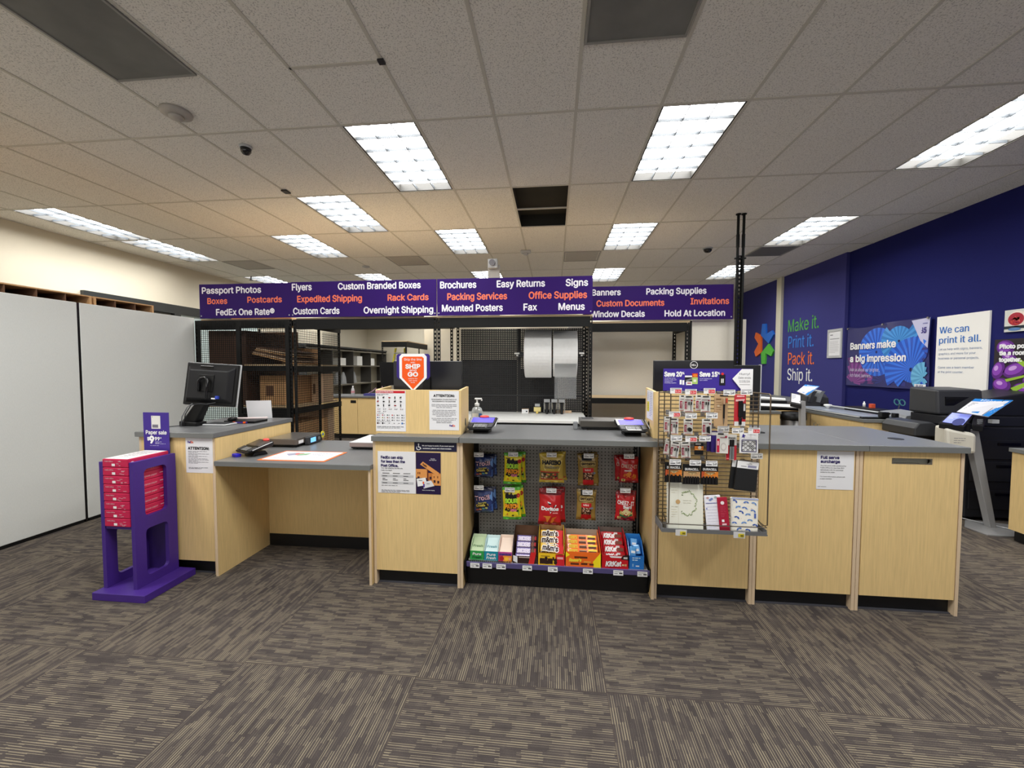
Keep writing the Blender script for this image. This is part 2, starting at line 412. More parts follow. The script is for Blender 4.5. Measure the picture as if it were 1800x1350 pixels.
LN = {(1, 0): 'large lit ceiling light nearest the camera, left of the dark open ceiling tiles', (5, 0): 'large lit ceiling light nearest the camera, right of the dark open ceiling tiles',
      (9, 0): 'long lit ceiling light cut off by the right edge above the blue wall', (-1, 1): 'lit ceiling light in the second row, above the purple Flyers sign',
      (-7, 1): 'lit ceiling light nearest along the cream left wall', (-7, 2): 'lit ceiling light second along the cream left wall, touching the nearer one', (-3, 2): 'lit ceiling light in the third row above the Postcards sign',
      (1, 2): 'small lit ceiling light, left of the white box sensor under the open tiles', (5, 2): 'lit ceiling light above the Banners sign, left of the dome camera',
      (9, 2): 'lit ceiling light beside the tall black pole, in front of the blue wall', (-7, 4): 'farthest lit ceiling light showing above the Passport Photos sign', (-3, 4): 'thin lit ceiling light peeping over the Custom Branded Boxes sign',
      (1, 4): 'half hidden lit ceiling light behind the white mast camera', (5, 4): 'partly hidden lit ceiling light just above the Banners sign', (9, 4): 'far lit ceiling light crossed by the tall black pole',
      (-7, 6): 'lit ceiling light hidden over the back room by the left wall', (-3, 6): 'lit ceiling light hidden over the back room behind the signs',
      (-5, 8): 'added lit ceiling light brightening the back room shelving', (1, 6): 'lit ceiling light hidden behind the Brochures sign', (5, 6): 'lit ceiling light hidden behind the Banners sign'}  # the rearmost light is an unseen extra, added to brighten the back room
lp = light_proto()
for n, (i, j) in enumerate(LIGHTS):
    loc = (GX+(i+.5)*TX, GY+(j+.5)*TY, ZC)
    if n == 0: lp.location = loc; lp['label'] = LN[(i, j)]
    else: dup(lp, loc, label=LN[(i, j)])
# the lights over the shop front, behind the viewpoint
for i, j in ((1, -2), (5, -2), (-3, -2), (9, -2), (-7, -2), (1, -4), (5, -4), (-3, -4), (9, -4), (-7, -4)):
    L = bpy.data.lights.new('shop_front_lamp', 'AREA'); L.shape = 'RECTANGLE'; L.size = .57; L.size_y = 1.18; L.energy = 60 if j == -2 else 5; L.color = (.98, .98, .965)
    o = bpy.data.objects.new('shop_front_lamp', L); COL.objects.link(o); o.location = (GX+(i+.5)*TX, GY+(j+.5)*TY, ZC-.01)

# added fill light behind the viewpoint, tilted up to brighten the ceiling
L = bpy.data.lights.new('shop_window_daylight', 'AREA'); L.shape = 'RECTANGLE'; L.size = 10.; L.size_y = 2.3; L.energy = 140; L.color = (.97, .98, 1.)
o = bpy.data.objects.new('shop_window_daylight', L); COL.objects.link(o); o.location = (-1, YF+.05, 1.9); o.rotation_euler = (PI/2+.5, 0, 0)
# ceiling fittings
def ceil_vent(label, x0, x1, y0, y1, dark, slats=True, slat_m=None, group='flat grilles set in the ceiling'):
    t = thing('ceiling_vent', label, 'air vent', ((x0+x1)/2, (y0+y1)/2, ZC), group=group)
    q = MB(); z = ZC-.006
    q.box(x0, x1, y0, y1, z, ZC-.001, dark); q.build('face_plate', t)
    f = MB(); w_ = .014
    for a, b_, c, d in ((x0, x1, y0, y0+w_), (x0, x1, y1-w_, y1), (x0, x0+w_, y0+w_, y1-w_), (x1-w_, x1, y0+w_, y1-w_)): f.box(a, b_, c, d, z-.006, z, mat('vent_frame', (150, 148, 142), .5))
    f.build('frame', t)
    p = MB()
    if slats:
        n = 22
        for k in range(n): y = y0+.03+(y1-y0-.06)*k/(n-1); p.box(x0+.03, x1-.03, y-.004, y+.004, z-.003, z, slat_m or mat('vent_slat', (96, 95, 92), .5))
        p.build('grille', t)
V1 = mat('dusty_vent', (124, 124, 120), .8, var=.3, scale=2.2)
V2 = mat('pale_vent', (214, 209, 198), .6, var=.1, scale=8); V3 = mat('grey_vent', (150, 148, 146), .6)
ceil_vent('large dusty grey air vent at the top left corner', -2.88, -2.31, 1.27, 2.475, V1, slats=False, group='dusty return vents near the camera')
ceil_vent('large dusty grey air vent at the top edge above the right big light', .165, .74, 1.27, 2.475, V1, slats=False, group='dusty return vents near the camera')
ceil_vent('pale ceiling grille at far left near the Passport Photos sign', -5.94, -5.35, 6.76, 7.36, V2, slat_m=mat('pale_slat', (176, 172, 164), .6))
ceil_vent('pale ceiling grille above the Custom Branded Boxes sign', -2.89, -2.3, 6.76, 7.36, V2, slat_m=mat('pale_slat', (176, 172, 164), .6))
ceil_vent('pale ceiling grille above the Signs lettering beside the white sensor', .16, .75, 6.76, 7.36, V2, slat_m=mat('pale_slat', (176, 172, 164), .6))
ceil_vent('darker ceiling grille just right of the tall black pole', 3.21, 3.79, 6.76, 7.33, V3, slat_m=mat('grey_slat', (120, 119, 118), .6))  # a darker grey than the other ceiling grilles
def dome(label, x, y, r=.05):
    t = thing('security_camera', label, 'security camera', (x, y, ZC), group='small dome cameras on the ceiling')
    MB().lathe([(r, 0), (r, -.012), (r*.9, -.02)], (x, y, ZC-.001), LGR).build('base', t, smooth=True)
    MB().lathe([(r*.86, -.02), (r*.8, -.045), (r*.55, -.066), (r*.1, -.074)], (x, y, ZC-.001), gloss(14, 14, 16)).build('dome', t, smooth=True)
dome('black dome camera on the ceiling left of the first big light', -2.643, 3.3)
dome('black dome camera on the ceiling left of the tall black pole', 2.416, 6.788, .075)
t = thing('smoke_detector', 'white round detector above the left of the ceiling, beside the dusty vent', 'detector', (-2.8, 2.81, ZC))
MB().lathe([(.1, 0), (.098, -.02), (.06, -.034)], (-2.8, 2.81, ZC-.001), mat('off_white_plastic', (178, 172, 164), .5)).build('base', t, smooth=True)
MB().lathe([(.05, -.034), (.045, -.05), (.01, -.053)], (-2.8, 2.81, ZC-.001), mat('off_white_plastic', (178, 172, 164))).build('cap', t, smooth=True)
t = thing('motion_sensor', 'white box sensor on the ceiling under the dark open tiles', 'sensor', (-.467, 6.63, ZC))
MB().box(-.55, -.385, 6.59, 6.67, ZC-.05, ZC-.001, LGR).build('case', t, bev=.015)
MB().lathe([(.045, 0), (.04, -.02), (.012, -.03)], (-.467, 6.63, ZC-.05), LGR).build('lens', t, smooth=True)
o = MB().lathe([(.07, 0), (.066, -.02), (.03, -.03)], (-3.53, 7.373, ZC-.001), LGR).build('ceiling_detector', loc=(-3.53, 7.373, ZC), smooth=True)
tag(o, 'small white round detector on the far ceiling above the Expedited Shipping sign', 'detector')
o = MB().box(-2.91, -2.85, 4.12, 4.2, ZC-.018, ZC-.004, mat('clip_metal', (60, 60, 62), .3, metal=.6)).build('ceiling_clip', loc=(-2.88, 4.16, ZC-.018)); tag(o, 'small dark metal clip on the ceiling grid above the second row light', 'clip')
o = MB().box(-1.09, -1.05, 2.46, 2.5, ZC-.016, ZC-.004, MATS['clip_metal']).build('ceiling_clip', loc=(-1.07, 2.48, ZC-.016)); tag(o, 'tiny dark clip on the ceiling grid at the top, left of centre', 'clip')
t = thing('mast_camera', 'white boxy camera on a grey mast rising behind the Easy Returns sign', 'security camera', (-.79, 5.3, 2.12))
MB().box(-.87, -.715, 5.3, 5.36, 2.121, 2.86, mat('post_plastic', (176, 172, 164), .5)).build('mast', t, bev=.006)
q = MB(); q.box(-.86, -.735, 5.23, 5.299, 2.8, 2.92, LGR); q.build('head', t, bev=.01)
MB().cyl((-.80, 5.23, 2.865), (-.80, 5.205, 2.865), .04, gloss(90, 84, 90), 16).build('lens', t)
t = thing('ceiling_sprinkler', 'tiny dark sprinkler hanging from the far left ceiling over the Postcards sign', 'sprinkler', (-6.32, 7.95, ZC))
MB().cyl((-6.32, 7.95, ZC-.07), (-6.32, 7.95, ZC), .012, DGR).build('stem', t); MB().cyl((-6.32, 7.95, ZC-.085), (-6.32, 7.95, ZC-.075), .035, DGR).build('deflector', t)

SC.view_settings.view_transform = 'Standard'; SC.view_settings.look = 'None'; SC.view_settings.gamma = 1; SC.view_settings.exposure = 0.; SC.view_settings.use_curve_mapping = False
W = bpy.data.worlds.new('world'); SC.world = W; W.use_nodes = True
W.node_tree.nodes['Background'].inputs[0].default_value = (.5, .5, .5, 1); W.node_tree.nodes['Background'].inputs[1].default_value = .02
# ------------------------------------------------------------------ front counters
ZT = 1.045
def worktop(name, label, x0, x1, y0, y1, z1, th=.036, cat='countertop'):
    t = thing(name, label, cat, ((x0+x1)/2, (y0+y1)/2, z1-th), group='grey laminate countertops')
    MB().box(x0, x1, y0, y1, z1-th+.001, z1, TOP).build('surface', t, bev=.002)
    MB().box(x0+.001, x1-.001, y0-.004, y0-.0004, z1-th, z1-.0015, EDGE).build('edge_band', t, bev=.001)
    return t
def cabinet(label, x0, x1, y0, y1, ztop, door=True, kick=True, gap=.006, slot=False, kicky=.04):
    t = thing('counter_cabinet', label, 'cabinet', ((x0+x1)/2, (y0+y1)/2, 0), group='maple front counter cabinets')
    c = MB(); c.box(x0, x0+.018, y0, y1, 0, ztop, PLY); c.box(x1-.018, x1, y0, y1, 0, ztop, PLY)
    c.box(x0+.0185, x1-.0185, y1-.018, y1, .1, ztop, WOODD); c.box(x0+.0185, x1-.0185, y0+.06, y1-.0185, .1, .118, WOODD); c.build('carcass', t)
    if kick: MB().box(x0+.019, x1-.019, y0+kicky, y0+kicky+.015, 0, .1, KICK).build('kick_plate', t); MB().box(x0+.019, x1-.019, y0+kicky-.018, y0+kicky-.001, 0, .006, mat('vinyl_toe', (66, 66, 72), .5)).build('kick_toe', t)
    d = MB(); a, b_, z0, z1 = x0+.0185+gap, x1-.0185-gap, .1, ztop-.002
    if slot:
        sx0, sx1, sz0, sz1 = slot
        d.box(a, sx0, y0, y0+.018, z0, z1, WOOD); d.box(sx1, b_, y0, y0+.018, z0, z1, WOOD); d.box(sx0, sx1, y0, y0+.018, sz1, z1, WOOD); d.box(sx0, sx1, y0, y0+.018, z0, sz0, WOOD)
    else: d.box(a, b_, y0, y0+.018, z0, z1, WOOD)
    dd = d.build('door', t)
    if slot:
        h = MB(); r = (sz1-sz0)/2
        pin = [(sx1-.006-r*.7+r*.7*math.cos(q*PI/8), (sz0+sz1)/2+(r-.004)*math.sin(q*PI/8)) for q in range(-4, 5)]+[(sx0+.006+r*.7+r*.7*math.cos(q*PI/8), (sz0+sz1)/2+(r-.004)*math.sin(q*PI/8)) for q in range(4, 13)]
        pout = [(sx1, sz0+(sz1-sz0)*k/8) for k in range(9)]+[(sx0, sz1-(sz1-sz0)*k/8) for k in range(9)]
        h.ring(pout, pin, 'y', y0-.001, y0+.012, mat('slot_lip', (96, 90, 80), .5)); h.box(sx0, sx1, y0+.03, y0+.05, sz0-.02, sz1, mat('slot_inside', (170, 172, 160), .5)); h.build('handle_slot', dd)
    return t
# left desk cabinet
t = cabinet('tall maple counter cabinet at the far left end, behind the purple paper rack', -3.03, -2.43, 2.655, 3.5, 1.006, gap=0)
MB().box(-2.4295, -2.424, 2.66, 3.5, .82, 1.006, WOOD).build('side_panel', t)
worktop('countertop', 'short grey countertop holding the slanted black monitor at the left end', -3.045, -2.42, 2.64, 3.52, 1.043)
# low accessible counter
t = thing('low_counter', 'low grey topped counter with open knee space, holding the orange bordered mat', 'counter', (-1.83, 3.05, 0))
MB().box(-2.412, -1.247, 2.63, 3.5, .812, .845, TOP).build('surface', t, bev=.002)
MB().box(-2.411, -1.248, 2.6255, 2.6295, .811, .843, EDGE).build('edge_band', t)
MB().box(-2.409, -1.27, 3.17, 3.188, .1, .811, WOOD).build('back_panel', t)
MB().box(-2.405, -1.27, 3.165, 3.169, 0, .1, KICK).build('kick_plate', t)
p = MB(); p.box(-2.428, -2.41, 2.64, 3.3, 0, .811, WOOD); p.box(-2.4275, -2.4105, 2.6375, 2.6395, 0, .811, PLY); p.build('side_panel', t)
p = MB(); p.box(-1.268, -1.25, 2.64, 3.3, 0, .811, WOOD); p.box(-1.2675, -1.2505, 2.6375, 2.6395, 0, .811, PLY); p.build('side_panel', t)
# pedestal
t = cabinet('narrow maple counter cabinet carrying the shipping notices and the wheelchair sign', -1.245, -.633, 2.668, 3.3, 1.008, gap=0)
worktop('countertop', 'narrow grey countertop below the red headed goods guide and the attention notice', -1.25, -.634, 2.653, 3.3, ZT)
# bay
worktop('countertop', 'wide grey countertop above the snack display, holding two card readers', -.632, .668, 2.655, 3.31, ZT)
# right cabinets
cabinet('maple counter cabinet behind the hanging wire grid of office supplies', .66, 1.268, 2.68, 3.5, 1.008)
cabinet('maple counter cabinet carrying the full serve notice', 1.27, 1.877, 2.68, 3.5, 1.008)
t = cabinet('maple counter cabinet at the right end with a long slot handle', 1.88, 2.462, 2.68, 3.5, 1.008, slot=(2.06, 2.285, .932, .968))
worktop('countertop', 'wide grey countertop behind the wire grid, up to the pale seam', .671, 1.915, 2.66, 3.52, ZT)
t = worktop('countertop', 'grey countertop at the right end with a round black cable grommet', 1.9165, 2.472, 2.66, 3.52, ZT)
g = MB(); g.lathe([(.042, 0), (.04, .003), (.03, .0035)], (2.27, 2.93, ZT), BLK, 20); g.build('cable_grommet', t)

# raised panels on the counter
def riser(label, x0, x1, hx):
    t = thing('counter_riser', label, 'screen panel', ((x0+x1)/2, 2.88, ZT), group='maple privacy risers on the counter')
    f = MB(); f.box(x0, x1, 2.77, 2.788, ZT, 1.358, WOOD); f.build('front_panel', t, bev=.001)
    for q in ((x0, x0+.018), (x1-.018, x1)):
        s = MB(); s.prism([(2.7885, ZT), (3.02, ZT), (3.02, 1.372), (2.80, 1.36), (2.7885, 1.35)], 'x', q[0], q[1], WOOD); o = s.build('side_panel', t)
        if abs(hx-q[0]) < .03 or abs(hx-q[1]) < .03:
            h = MB(); h.disc((hx, 2.91, 1.115), .022, 'x', gloss(8, 8, 8), 18, .03); h.build('cable_hole', o)
riser('maple riser panel left of the snack bay, with the red headed guide on it', -1.268, -.645, -.6442)
riser('maple riser panel behind the top of the wire grid', .665, 1.27, .6642)

# notices
o, p = sheet('notice_sign', 'white attention notice with a small courier logo, on the far left cabinet', 'notice', -2.655, -2.442, .75, 1.003, 2.655)
fedex(p, .018, .036, .014); p.text('ATTENTION:', .02, .083, .019, BI, w=.165, bold=.035)
for k, (n, yy) in enumerate(((2, .094), (2, .112), (2, .13), (3, .148), (2, .172))): p.lines(.02, yy, .185, n, .008, .003, ink(150, 150, 154), seed=k+1, short=.45)
p.lines(.02, .213, .19, 2, .007, .003, GI, seed=9); p.build(parent=o)
o, p = sheet('notice_sign', 'white notice on cheaper shipping with a grey price table', 'notice', -1.21, -.94, .648, .938, 2.6672)
for k, s_ in enumerate(('FedEx can ship', 'for less than the', 'Post Office.')): p.text(s_, .024, .05+.0285*k, .0175, NVI, w=(.156, .17, .122)[k], bold=.034)
for k, s_ in enumerate(('Two-day shipping, one flat rate,', 'FedEx One Rate®.')): p.text(s_, .024, .12+.016*k, .007, BI, w=(.155, .08)[k], bold=.02)
for yy in (.163, .211): p.rect(.025, yy, .255, yy+.016, mat('table_grey', (196, 197, 200), .6), 1)
for k in range(3):
    x = .033+.075*k
    for yy, ww in ((.15, .05), (.169, .034), (.187, .02), (.197, .036), (.217, .034)): p.rect(x, yy, x+ww, yy+.004, ink(70, 70, 74), 2)
p.lines(.025, .236, .14, 1, .01, .003, GI, seed=3, short=1); p.lines(.025, .268, .245, 3, .007, .0028, GI, seed=4); p.build(parent=o)
o, p = sheet('poster_sign', 'dark purple picture notice of orange shipping cartons, beside the white table notice', 'poster', -.938, -.764, .648, .935, 2.6672, ink(36, 22, 62))
p.text('Sized for', .12, .045, .006, WI, w=.03, al='c', bold=.01); p.text('any shipment', .12, .054, .006, WI, w=.05, al='c', bold=.01)
OB = ink(222, 152, 84); OB2 = ink(196, 120, 56); OB3 = ink(120, 60, 30)
p.poly([(.05, .062), (.165, .138), (.15, .158), (.03, .082)][::1], OB, 3); p.poly([(.036, .083), (.05, .067), (.064, .077), (.05, .094)], ink(60, 34, 20), 4) if False else None
p.text('FedEx', .046, .083, .012, ink(70, 36, 30), w=.034, rot=-.58, l=4, bold=.03)
p.rect(0, .114, .08, .175, OB, 1); p.rect(.078, .114, .086, .19, OB3, 2); p.rect(.088, .14, .174, .2, OB2, 1); p.rect(.115, .146, .174, .225, OB, 2)
for x, y in ((.012, .135), (.024, .135), (.125, .16), (.15, .16)): p.rect(x, y, x+.006, y+.014, OB3, 3)
for x, y in ((.012, .165), (.096, .165), (.124, .188), (.15, .192)): p.rect(x, y, x+.014, y+.018, ink(60, 34, 44), 3)
p.poly([(.005, .182), (.068, .172), (.08, .222), (.012, .236)], WI, 4); p.poly([(.045, .205), (.108, .19), (.13, .228), (.055, .248)], ink(222, 222, 226), 5)
p.rect(.048, .2, .058, .216, FXO, 6); p.rect(.052, .216, .062, .24, FXP, 6); p.rect(.02, .19, .045, .194, GI, 6); p.rect(.075, .212, .098, .216, GI, 6)
p.text('FedEx is more than shipping', .045, .262, .0055, WI, w=.085, bold=.01); p.build(parent=o)
o, p = sheet('sign', 'dark blue wheelchair assistance sign just under the countertop', 'sign', -.948, -.652, .945, 1.006, 2.6672, ink(30, 30, 58), group=None)
p.disc(.03, .0145, .0052, WI); p.poly([(.027, .02), (.0325, .02), (.0335, .032), (.043, .032), (.05, .046), (.046, .048), (.0395, .037), (.0285, .037)], WI)
rr = [(.0295+.0155*math.cos(a), .040+.0145*math.sin(a)) for a in [(-2.3-k*.36) for k in range(13)]]; ri = [(.0295+.0115*math.cos(a), .040+.0105*math.sin(a)) for a in [(-2.3-k*.36) for k in range(13)]]
for k in range(12): p.poly([rr[k+1], rr[k], ri[k], ri[k+1]], WI, 1); 
p.text('We are happy to assist. If you need special', .055, .027, .0082, WI, w=.222, bold=.03); p.text('assistance, please ask a team member.', .06, .0455, .0082, WI, w=.2, bold=.03); p.build(parent=o)
o, p = sheet('poster_sign', 'white goods guide with a red heading and rows of tiny symbols, on the riser', 'poster', -1.266, -1.045, 1.06, 1.353, 2.7695)
RD = ink(200, 34, 48)
p.rect(.002, .003, .216, .02, RD, 1); p.text('Dangerous Goods Guide', .006, .0155, .0095, WI, w=.125, bold=.02)
p.lines(.008, .026, .1, 2, .007, .0028, GI, seed=5, short=.5)
R = random.Random(3)
for r in range(3):
    for c in range(5):
        x, y = .016+.042*c, .052+.028*r; m_ = [BI, ink(60, 60, 66), ink(150, 60, 60), BI, ink(90, 80, 70)][(r*2+c) % 5]
        if (r+c) % 3 == 0: p.rect(x-.003, y-.009, x+.004, y+.008, m_, 2)
        elif (r+c) % 3 == 1: p.poly([(x-.007, y-.005), (x+.007, y-.009), (x+.006, y+.003), (x-.006, y+.006)], m_, 2)
        else: p.disc(x, y, .006, m_, 2, n=8); p.rect(x+.004, y-.003, x+.01, y+.003, m_, 3)
        p.rect(x-.006, y+.0115, x+.006, y+.013, GI, 2)
for r in range(2):
    for c in range(5 if r == 0 else 2):
        x, y = .016+.042*c, .134+.017*r; p.disc(x, y, .0042, [ink(170, 120, 120), GI][c % 2], 2, n=6); p.rect(x+.008, y-.003, x+.02, y-.001, GI, 2); p.rect(x+.008, y+.002, x+.016, y+.004, GI, 2)
CL = [ink(150, 30, 40), ink(190, 50, 70), ink(40, 90, 70), RD, ink(50, 50, 54), ink(60, 60, 64), ink(40, 60, 130), ink(150, 150, 60), ink(150, 70, 40)]
for r in range(3):
    for c in range(6):
        x, y = .014+.036*c, .177+.018*r; m_ = CL[(r*6+c) % len(CL)] if r < 2 and (r, c) < (1, 3) else [GI, ink(70, 70, 74)][c % 2]
        p.poly([(x-.0055, y), (x, y-.0055), (x+.0055, y), (x, y+.0055)], m_, 2); p.rect(x+.009, y-.003, x+.018, y-.001, GI, 2); p.rect(x+.009, y+.002, x+.016, y+.004, GI, 2)
p.lines(.008, .163, .06, 1, .01, .0025, GI, seed=6, short=1); p.lines(.008, .222, .11, 1, .01, .002, GI, seed=8, short=1)
for c, m_ in enumerate((ink(70, 24, 26), BI, PAPER, PAPER, PAPER, ink(50, 110, 180))):
    x = .014+.036*c; p.rect(x-.005, .229, x+.005, .241, m_, 2); p.rect(x+.008, .233, x+.018, .237, GI, 2)
p.lines(.008, .258, .205, 1, .006, .004, ink(110, 112, 116), seed=2, short=1); p.lines(.008, .268, .2, 1, .006, .0025, GI, seed=12, short=.9); p.build(parent=o)
o, p = sheet('notice_sign', 'white attention notice on the riser, beside the red headed guide', 'notice', -.873, -.66, 1.075, 1.352, 2.7695)
p.text('ATTENTION:', .1065, .042, .0165, BI, w=.15, al='c', bold=.035)
p.text('GOVERNMENT ISSUED PHOTO ID', .1065, .064, .0085, ink(70, 70, 74), w=.18, al='c', bold=.01); p.text('REQUIREMENTS FOR SHIPPING', .1065, .078, .0085, ink(70, 70, 74), w=.166, al='c', bold=.01)
for k, (n, yy) in enumerate(((3, .094), (5, .134), (3, .192), (1, .222))): p.lines(.016, yy, .198, n, .0105, .0038, ink(150, 150, 154), al='c', seed=20+k, short=.62)
fedex(p, .146, .25, .0125); p.build(parent=o)
o, p = sheet('notice_sign', 'white surcharge notice on the right hand cabinet', 'notice', 1.632, 1.846, .762, 1.002, 2.6795)
for k, s_ in enumerate(('Full serve', 'surcharge')): p.text(s_, .022, .048+.025*k, .0175, NVI, w=(.105, .11)[k], bold=.035)
for k, (s_, ww) in enumerate((('Any full serve order produced by', .148), ('FedEx Office for less than $50', .136), ('will include a $2.00 surcharge', .132), ('added to the order.', .086), ('', 0), ('For more information please ask', .144), ('a team member.', .07))):
    if s_: p.text(s_, .021, .094+.0137*k, .0068, ink(60, 60, 64), w=ww, bold=.008)
p.lines(.008, .222, .06, 1, .01, .002, GI, short=1); p.build(parent=o)
# papers on the side of the right riser (facing left)
t = thing('notice_sign', 'white price list with a yellow patch on the side of the right riser', 'notice', (.6644, 2.9, 1.1))
MB().box(.6632, .6645, 2.795, 2.97, 1.16, 1.36, PAPER).build('sheet', t)
p = Pr((.663, 2.97, 1.36), (0, -1, 0), (0, 0, 1)); p.lines(.09, .015, .165, 14, .012, .004, ink(150, 150, 190), seed=31); p.lines(.008, .015, .07, 7, .009, .003, ink(150, 150, 190), seed=32)
p.rect(.012, .08, .07, .15, ink(226, 212, 60)); p.lines(.02, .095, .062, 4, .012, .004, ink(130, 120, 30), l=2, seed=33); p.build(parent=t)

# ship and go sign
t = thing('sign', 'orange shield shaped skip the line sign standing on the left riser', 'sign', (-1.0, 2.79, 1.358))
def shield(w, h, k, r=.02): return [(-w+r, h), (w-r, h), (w, h-r), (w, k), (0, 0), (-w, k), (-w, h-r)]
cx = -.998; z0 = 1.345
q = MB(); q.prism([(cx+a, z0+.105+b) for a, b in [(-.122, 0), (-.122, .15), (-.11, .162), (.11, .162), (.122, .15), (.122, 0), (.105, -.02), (-.105, -.02)]], 'y', 2.798, 2.802, ink(52, 32, 120)); q.build('back_board', t)
q = MB(); q.prism([(cx+a, z0+b) for a, b in shield(.1, .268, .098)], 'y', 2.792, 2.7965, WI); q.build('shield_board', t)
q = MB(); q.prism([(cx+a, z0+.016+b) for a, b in shield(.08, .232, .085, .012)], 'y', 2.7905, 2.7918, FXO); f = q.build('shield_face', t)
p = Pr((cx, 2.79, z0+.268))
for s_, y, h, ww, bd in (('Skip the line', .048, .0165, .13, .0), ('with', .066, .009, .032, .01), ('SHIP', .104, .0285, .105, .045), ('and', .124, .0155, .05, .012), ('GO', .16, .0285, .072, .045), ('look for the', .18, .0075, .066, .01), ('self-serve', .194, .0075, .06, .01), ('kiosk', .207, .0075, .03, .01)): p.text(s_, 0, y, h, WI, w=ww, al='c', bold=bd, l=1)
p.build('print', f)

# ------------------------------------------------------------------ monitors, seen from behind
def rot_box(mb, M): return mb.xf(M)
t = thing('monitor', 'black square monitor with a slanted stand on the far left countertop', 'monitor', (-2.83, 2.98, 1.043))
M_ = Matrix.Translation((-2.755, 3.0, 1.375)) @ Matrix.Rotation(math.radians(9), 4, 'Z') @ Matrix.Rotation(math.radians(-7), 4, 'X') @ Matrix.Rotation(math.radians(3.5), 4, 'Y')
q = MB(); q.box(-.2, .2, -.006, .022, -.17, .17, BLK).xf(M_); q.build('back_shell', t, bev=.006)
q = MB(); q.hexa([(-.19, -.006, -.155), (.19, -.006, -.155), (.19, -.006, .155), (-.19, -.006, .155)][::1] and [(-.185, -.006, -.15), (-.15, -.05, -.12), (.15, -.05, -.12), (.185, -.006, -.15), (-.185, -.006, .15), (-.15, -.05, .11), (.15, -.05, .11), (.185, -.006, .15)], mat('shell_black', (20, 20, 22), .5, spec=.35)).xf(M_); q.build('rear_bulge', t, bev=.008)
q = MB(); q.box(.19, .205, .0225, .036, -.174, .174, LGR); q.box(-.205, .19, .0225, .036, .165, .174, LGR); q.box(-.205, -.196, .0225, .036, -.174, .165, LGR); q.box(-.196, .19, .0225, .036, -.174, -.165, LGR); q.xf(M_); q.build('silver_bezel', t, bev=.003)
q = MB(); q.box(-.195, .189, .023, .03, -.164, .164, gloss(12, 12, 14)).xf(M_); q.build('screen', t)
q = MB(); q.box(-.07, .05, -.056, -.051, -.06, .075, BLK); q.box(-.06, .04, -.058, -.051, .128, .145, gloss(6, 6, 6)); q.xf(M_); q.build('mounting_plate', t, bev=.002)
q = MB(); q.tube([M_ @ Vector(a) for a in ((-.05, -.06, -.06), (-.05, -.075, .02), (-.03, -.08, .045), (0, -.08, .052), (.02, -.08, .03), (.02, -.075, -.12))], .011, gloss(18, 18, 20), 8); q.build('hinge_loop', t, smooth=True)
q = MB(); q.box(.085, .105, -.07, -.05, -.115, -.09, ink(50, 70, 170)); q.box(.05, .08, -.06, -.05, -.118, -.108, WI); q.xf(M_); q.build('video_plug', t)
q = MB(); q.hexa([(-2.985, 2.93, 1.043), (-2.83, 2.93, 1.043), (-2.83, 3.03, 1.043), (-2.985, 3.03, 1.043), (-2.985, 2.93, 1.085), (-2.83, 2.93, 1.075), (-2.83, 3.03, 1.075), (-2.985, 3.03, 1.085)], BLK); q.build('base', t, bev=.008)
q = MB(); q.hexa([(-2.985, 2.945, 1.075), (-2.855, 2.945, 1.07), (-2.855, 3.02, 1.07), (-2.985, 3.02, 1.075), (-2.86, 2.935, 1.215), (-2.745, 2.935, 1.225), (-2.745, 2.985, 1.225), (-2.86, 2.985, 1.215)], BLK); q.build('stand_arm', t, bev=.012)
q = MB(); q.tube([(-2.86, 2.93, 1.225), (-2.9, 2.925, 1.2), (-2.945, 2.92, 1.12), (-2.955, 2.92, 1.045)], .004, GRY); q.tube([(-2.66, 2.93, 1.235), (-2.73, 2.93, 1.222), (-2.8, 2.93, 1.225), (-2.87, 2.928, 1.215), (-2.92, 2.925, 1.14), (-2.935, 2.92, 1.045)], .004, DGR); q.build('cable', t, smooth=True)
o = MB().hexa([(-2.79, 3.425, 1.044), (-2.595, 3.485, 1.044), (-2.595, 3.487, 1.044), (-2.79, 3.427, 1.044), (-2.79, 3.405, 1.21), (-2.59, 3.465, 1.21), (-2.59, 3.467, 1.21), (-2.79, 3.407, 1.21)], PAPER).build('paper_sheet', loc=(-2.69, 3.44, 1.044)); tag(o, 'white paper sheet standing under the slanted black monitor', 'paper')
q = MB(); q.box(-2.82, -2.62, 2.97, 3.1, 1.044, 1.056, LGR); o = q.build('keyboard', loc=(-2.72, 3.03, 1.044), bev=.005); tag(o, 'pale slim keyboard tray on the far left countertop', 'keyboard')
q = MB(); [q.box(-2.81+.015*c, -2.798+.015*c, 2.98+.028*r, 3.0+.028*r, .0125+1.0435, 1.0605, DGR) for c in range(12) for r in range(4)]; q.build('keys', o)
t = thing('pen', 'orange and purple pen lying on the far left countertop', 'pen', (-2.6, 3.09, 1.044))
MB().cyl((-2.66, 3.105, 1.052), (-2.55, 3.12, 1.052), .007, ink(60, 40, 120), 8).build('barrel', t); MB().cyl((-2.665, 3.104, 1.052), (-2.645, 3.107, 1.052), .0085, FXO, 8).build('cap', t); MB().cyl((-2.58, 3.116, 1.052), (-2.56, 3.119, 1.052), .0085, FXO, 8).build('grip', t)
q = MB(); q.box(-2.78, -2.5, 3.14, 3.3, 1.044, 1.062, BLK); o = q.build('desk_tray', loc=(-2.65, 3.22, 1.044), bev=.004); tag(o, 'flat black tray on the far left countertop, behind the pen', 'tray')
q = MB(); q.hexa([(-2.77, 3.24, 1.0625), (-2.53, 3.33, 1.0625), (-2.56, 3.38, 1.0625), (-2.78, 3.3, 1.0625), (-2.77, 3.24, 1.07), (-2.53, 3.33, 1.07), (-2.56, 3.38, 1.07), (-2.78, 3.3, 1.07)], ink(232, 214, 212)); o = q.build('notepad', loc=(-2.66, 3.3, 1.0625)); tag(o, 'pale pink notepad lying on the flat black tray', 'notepad')
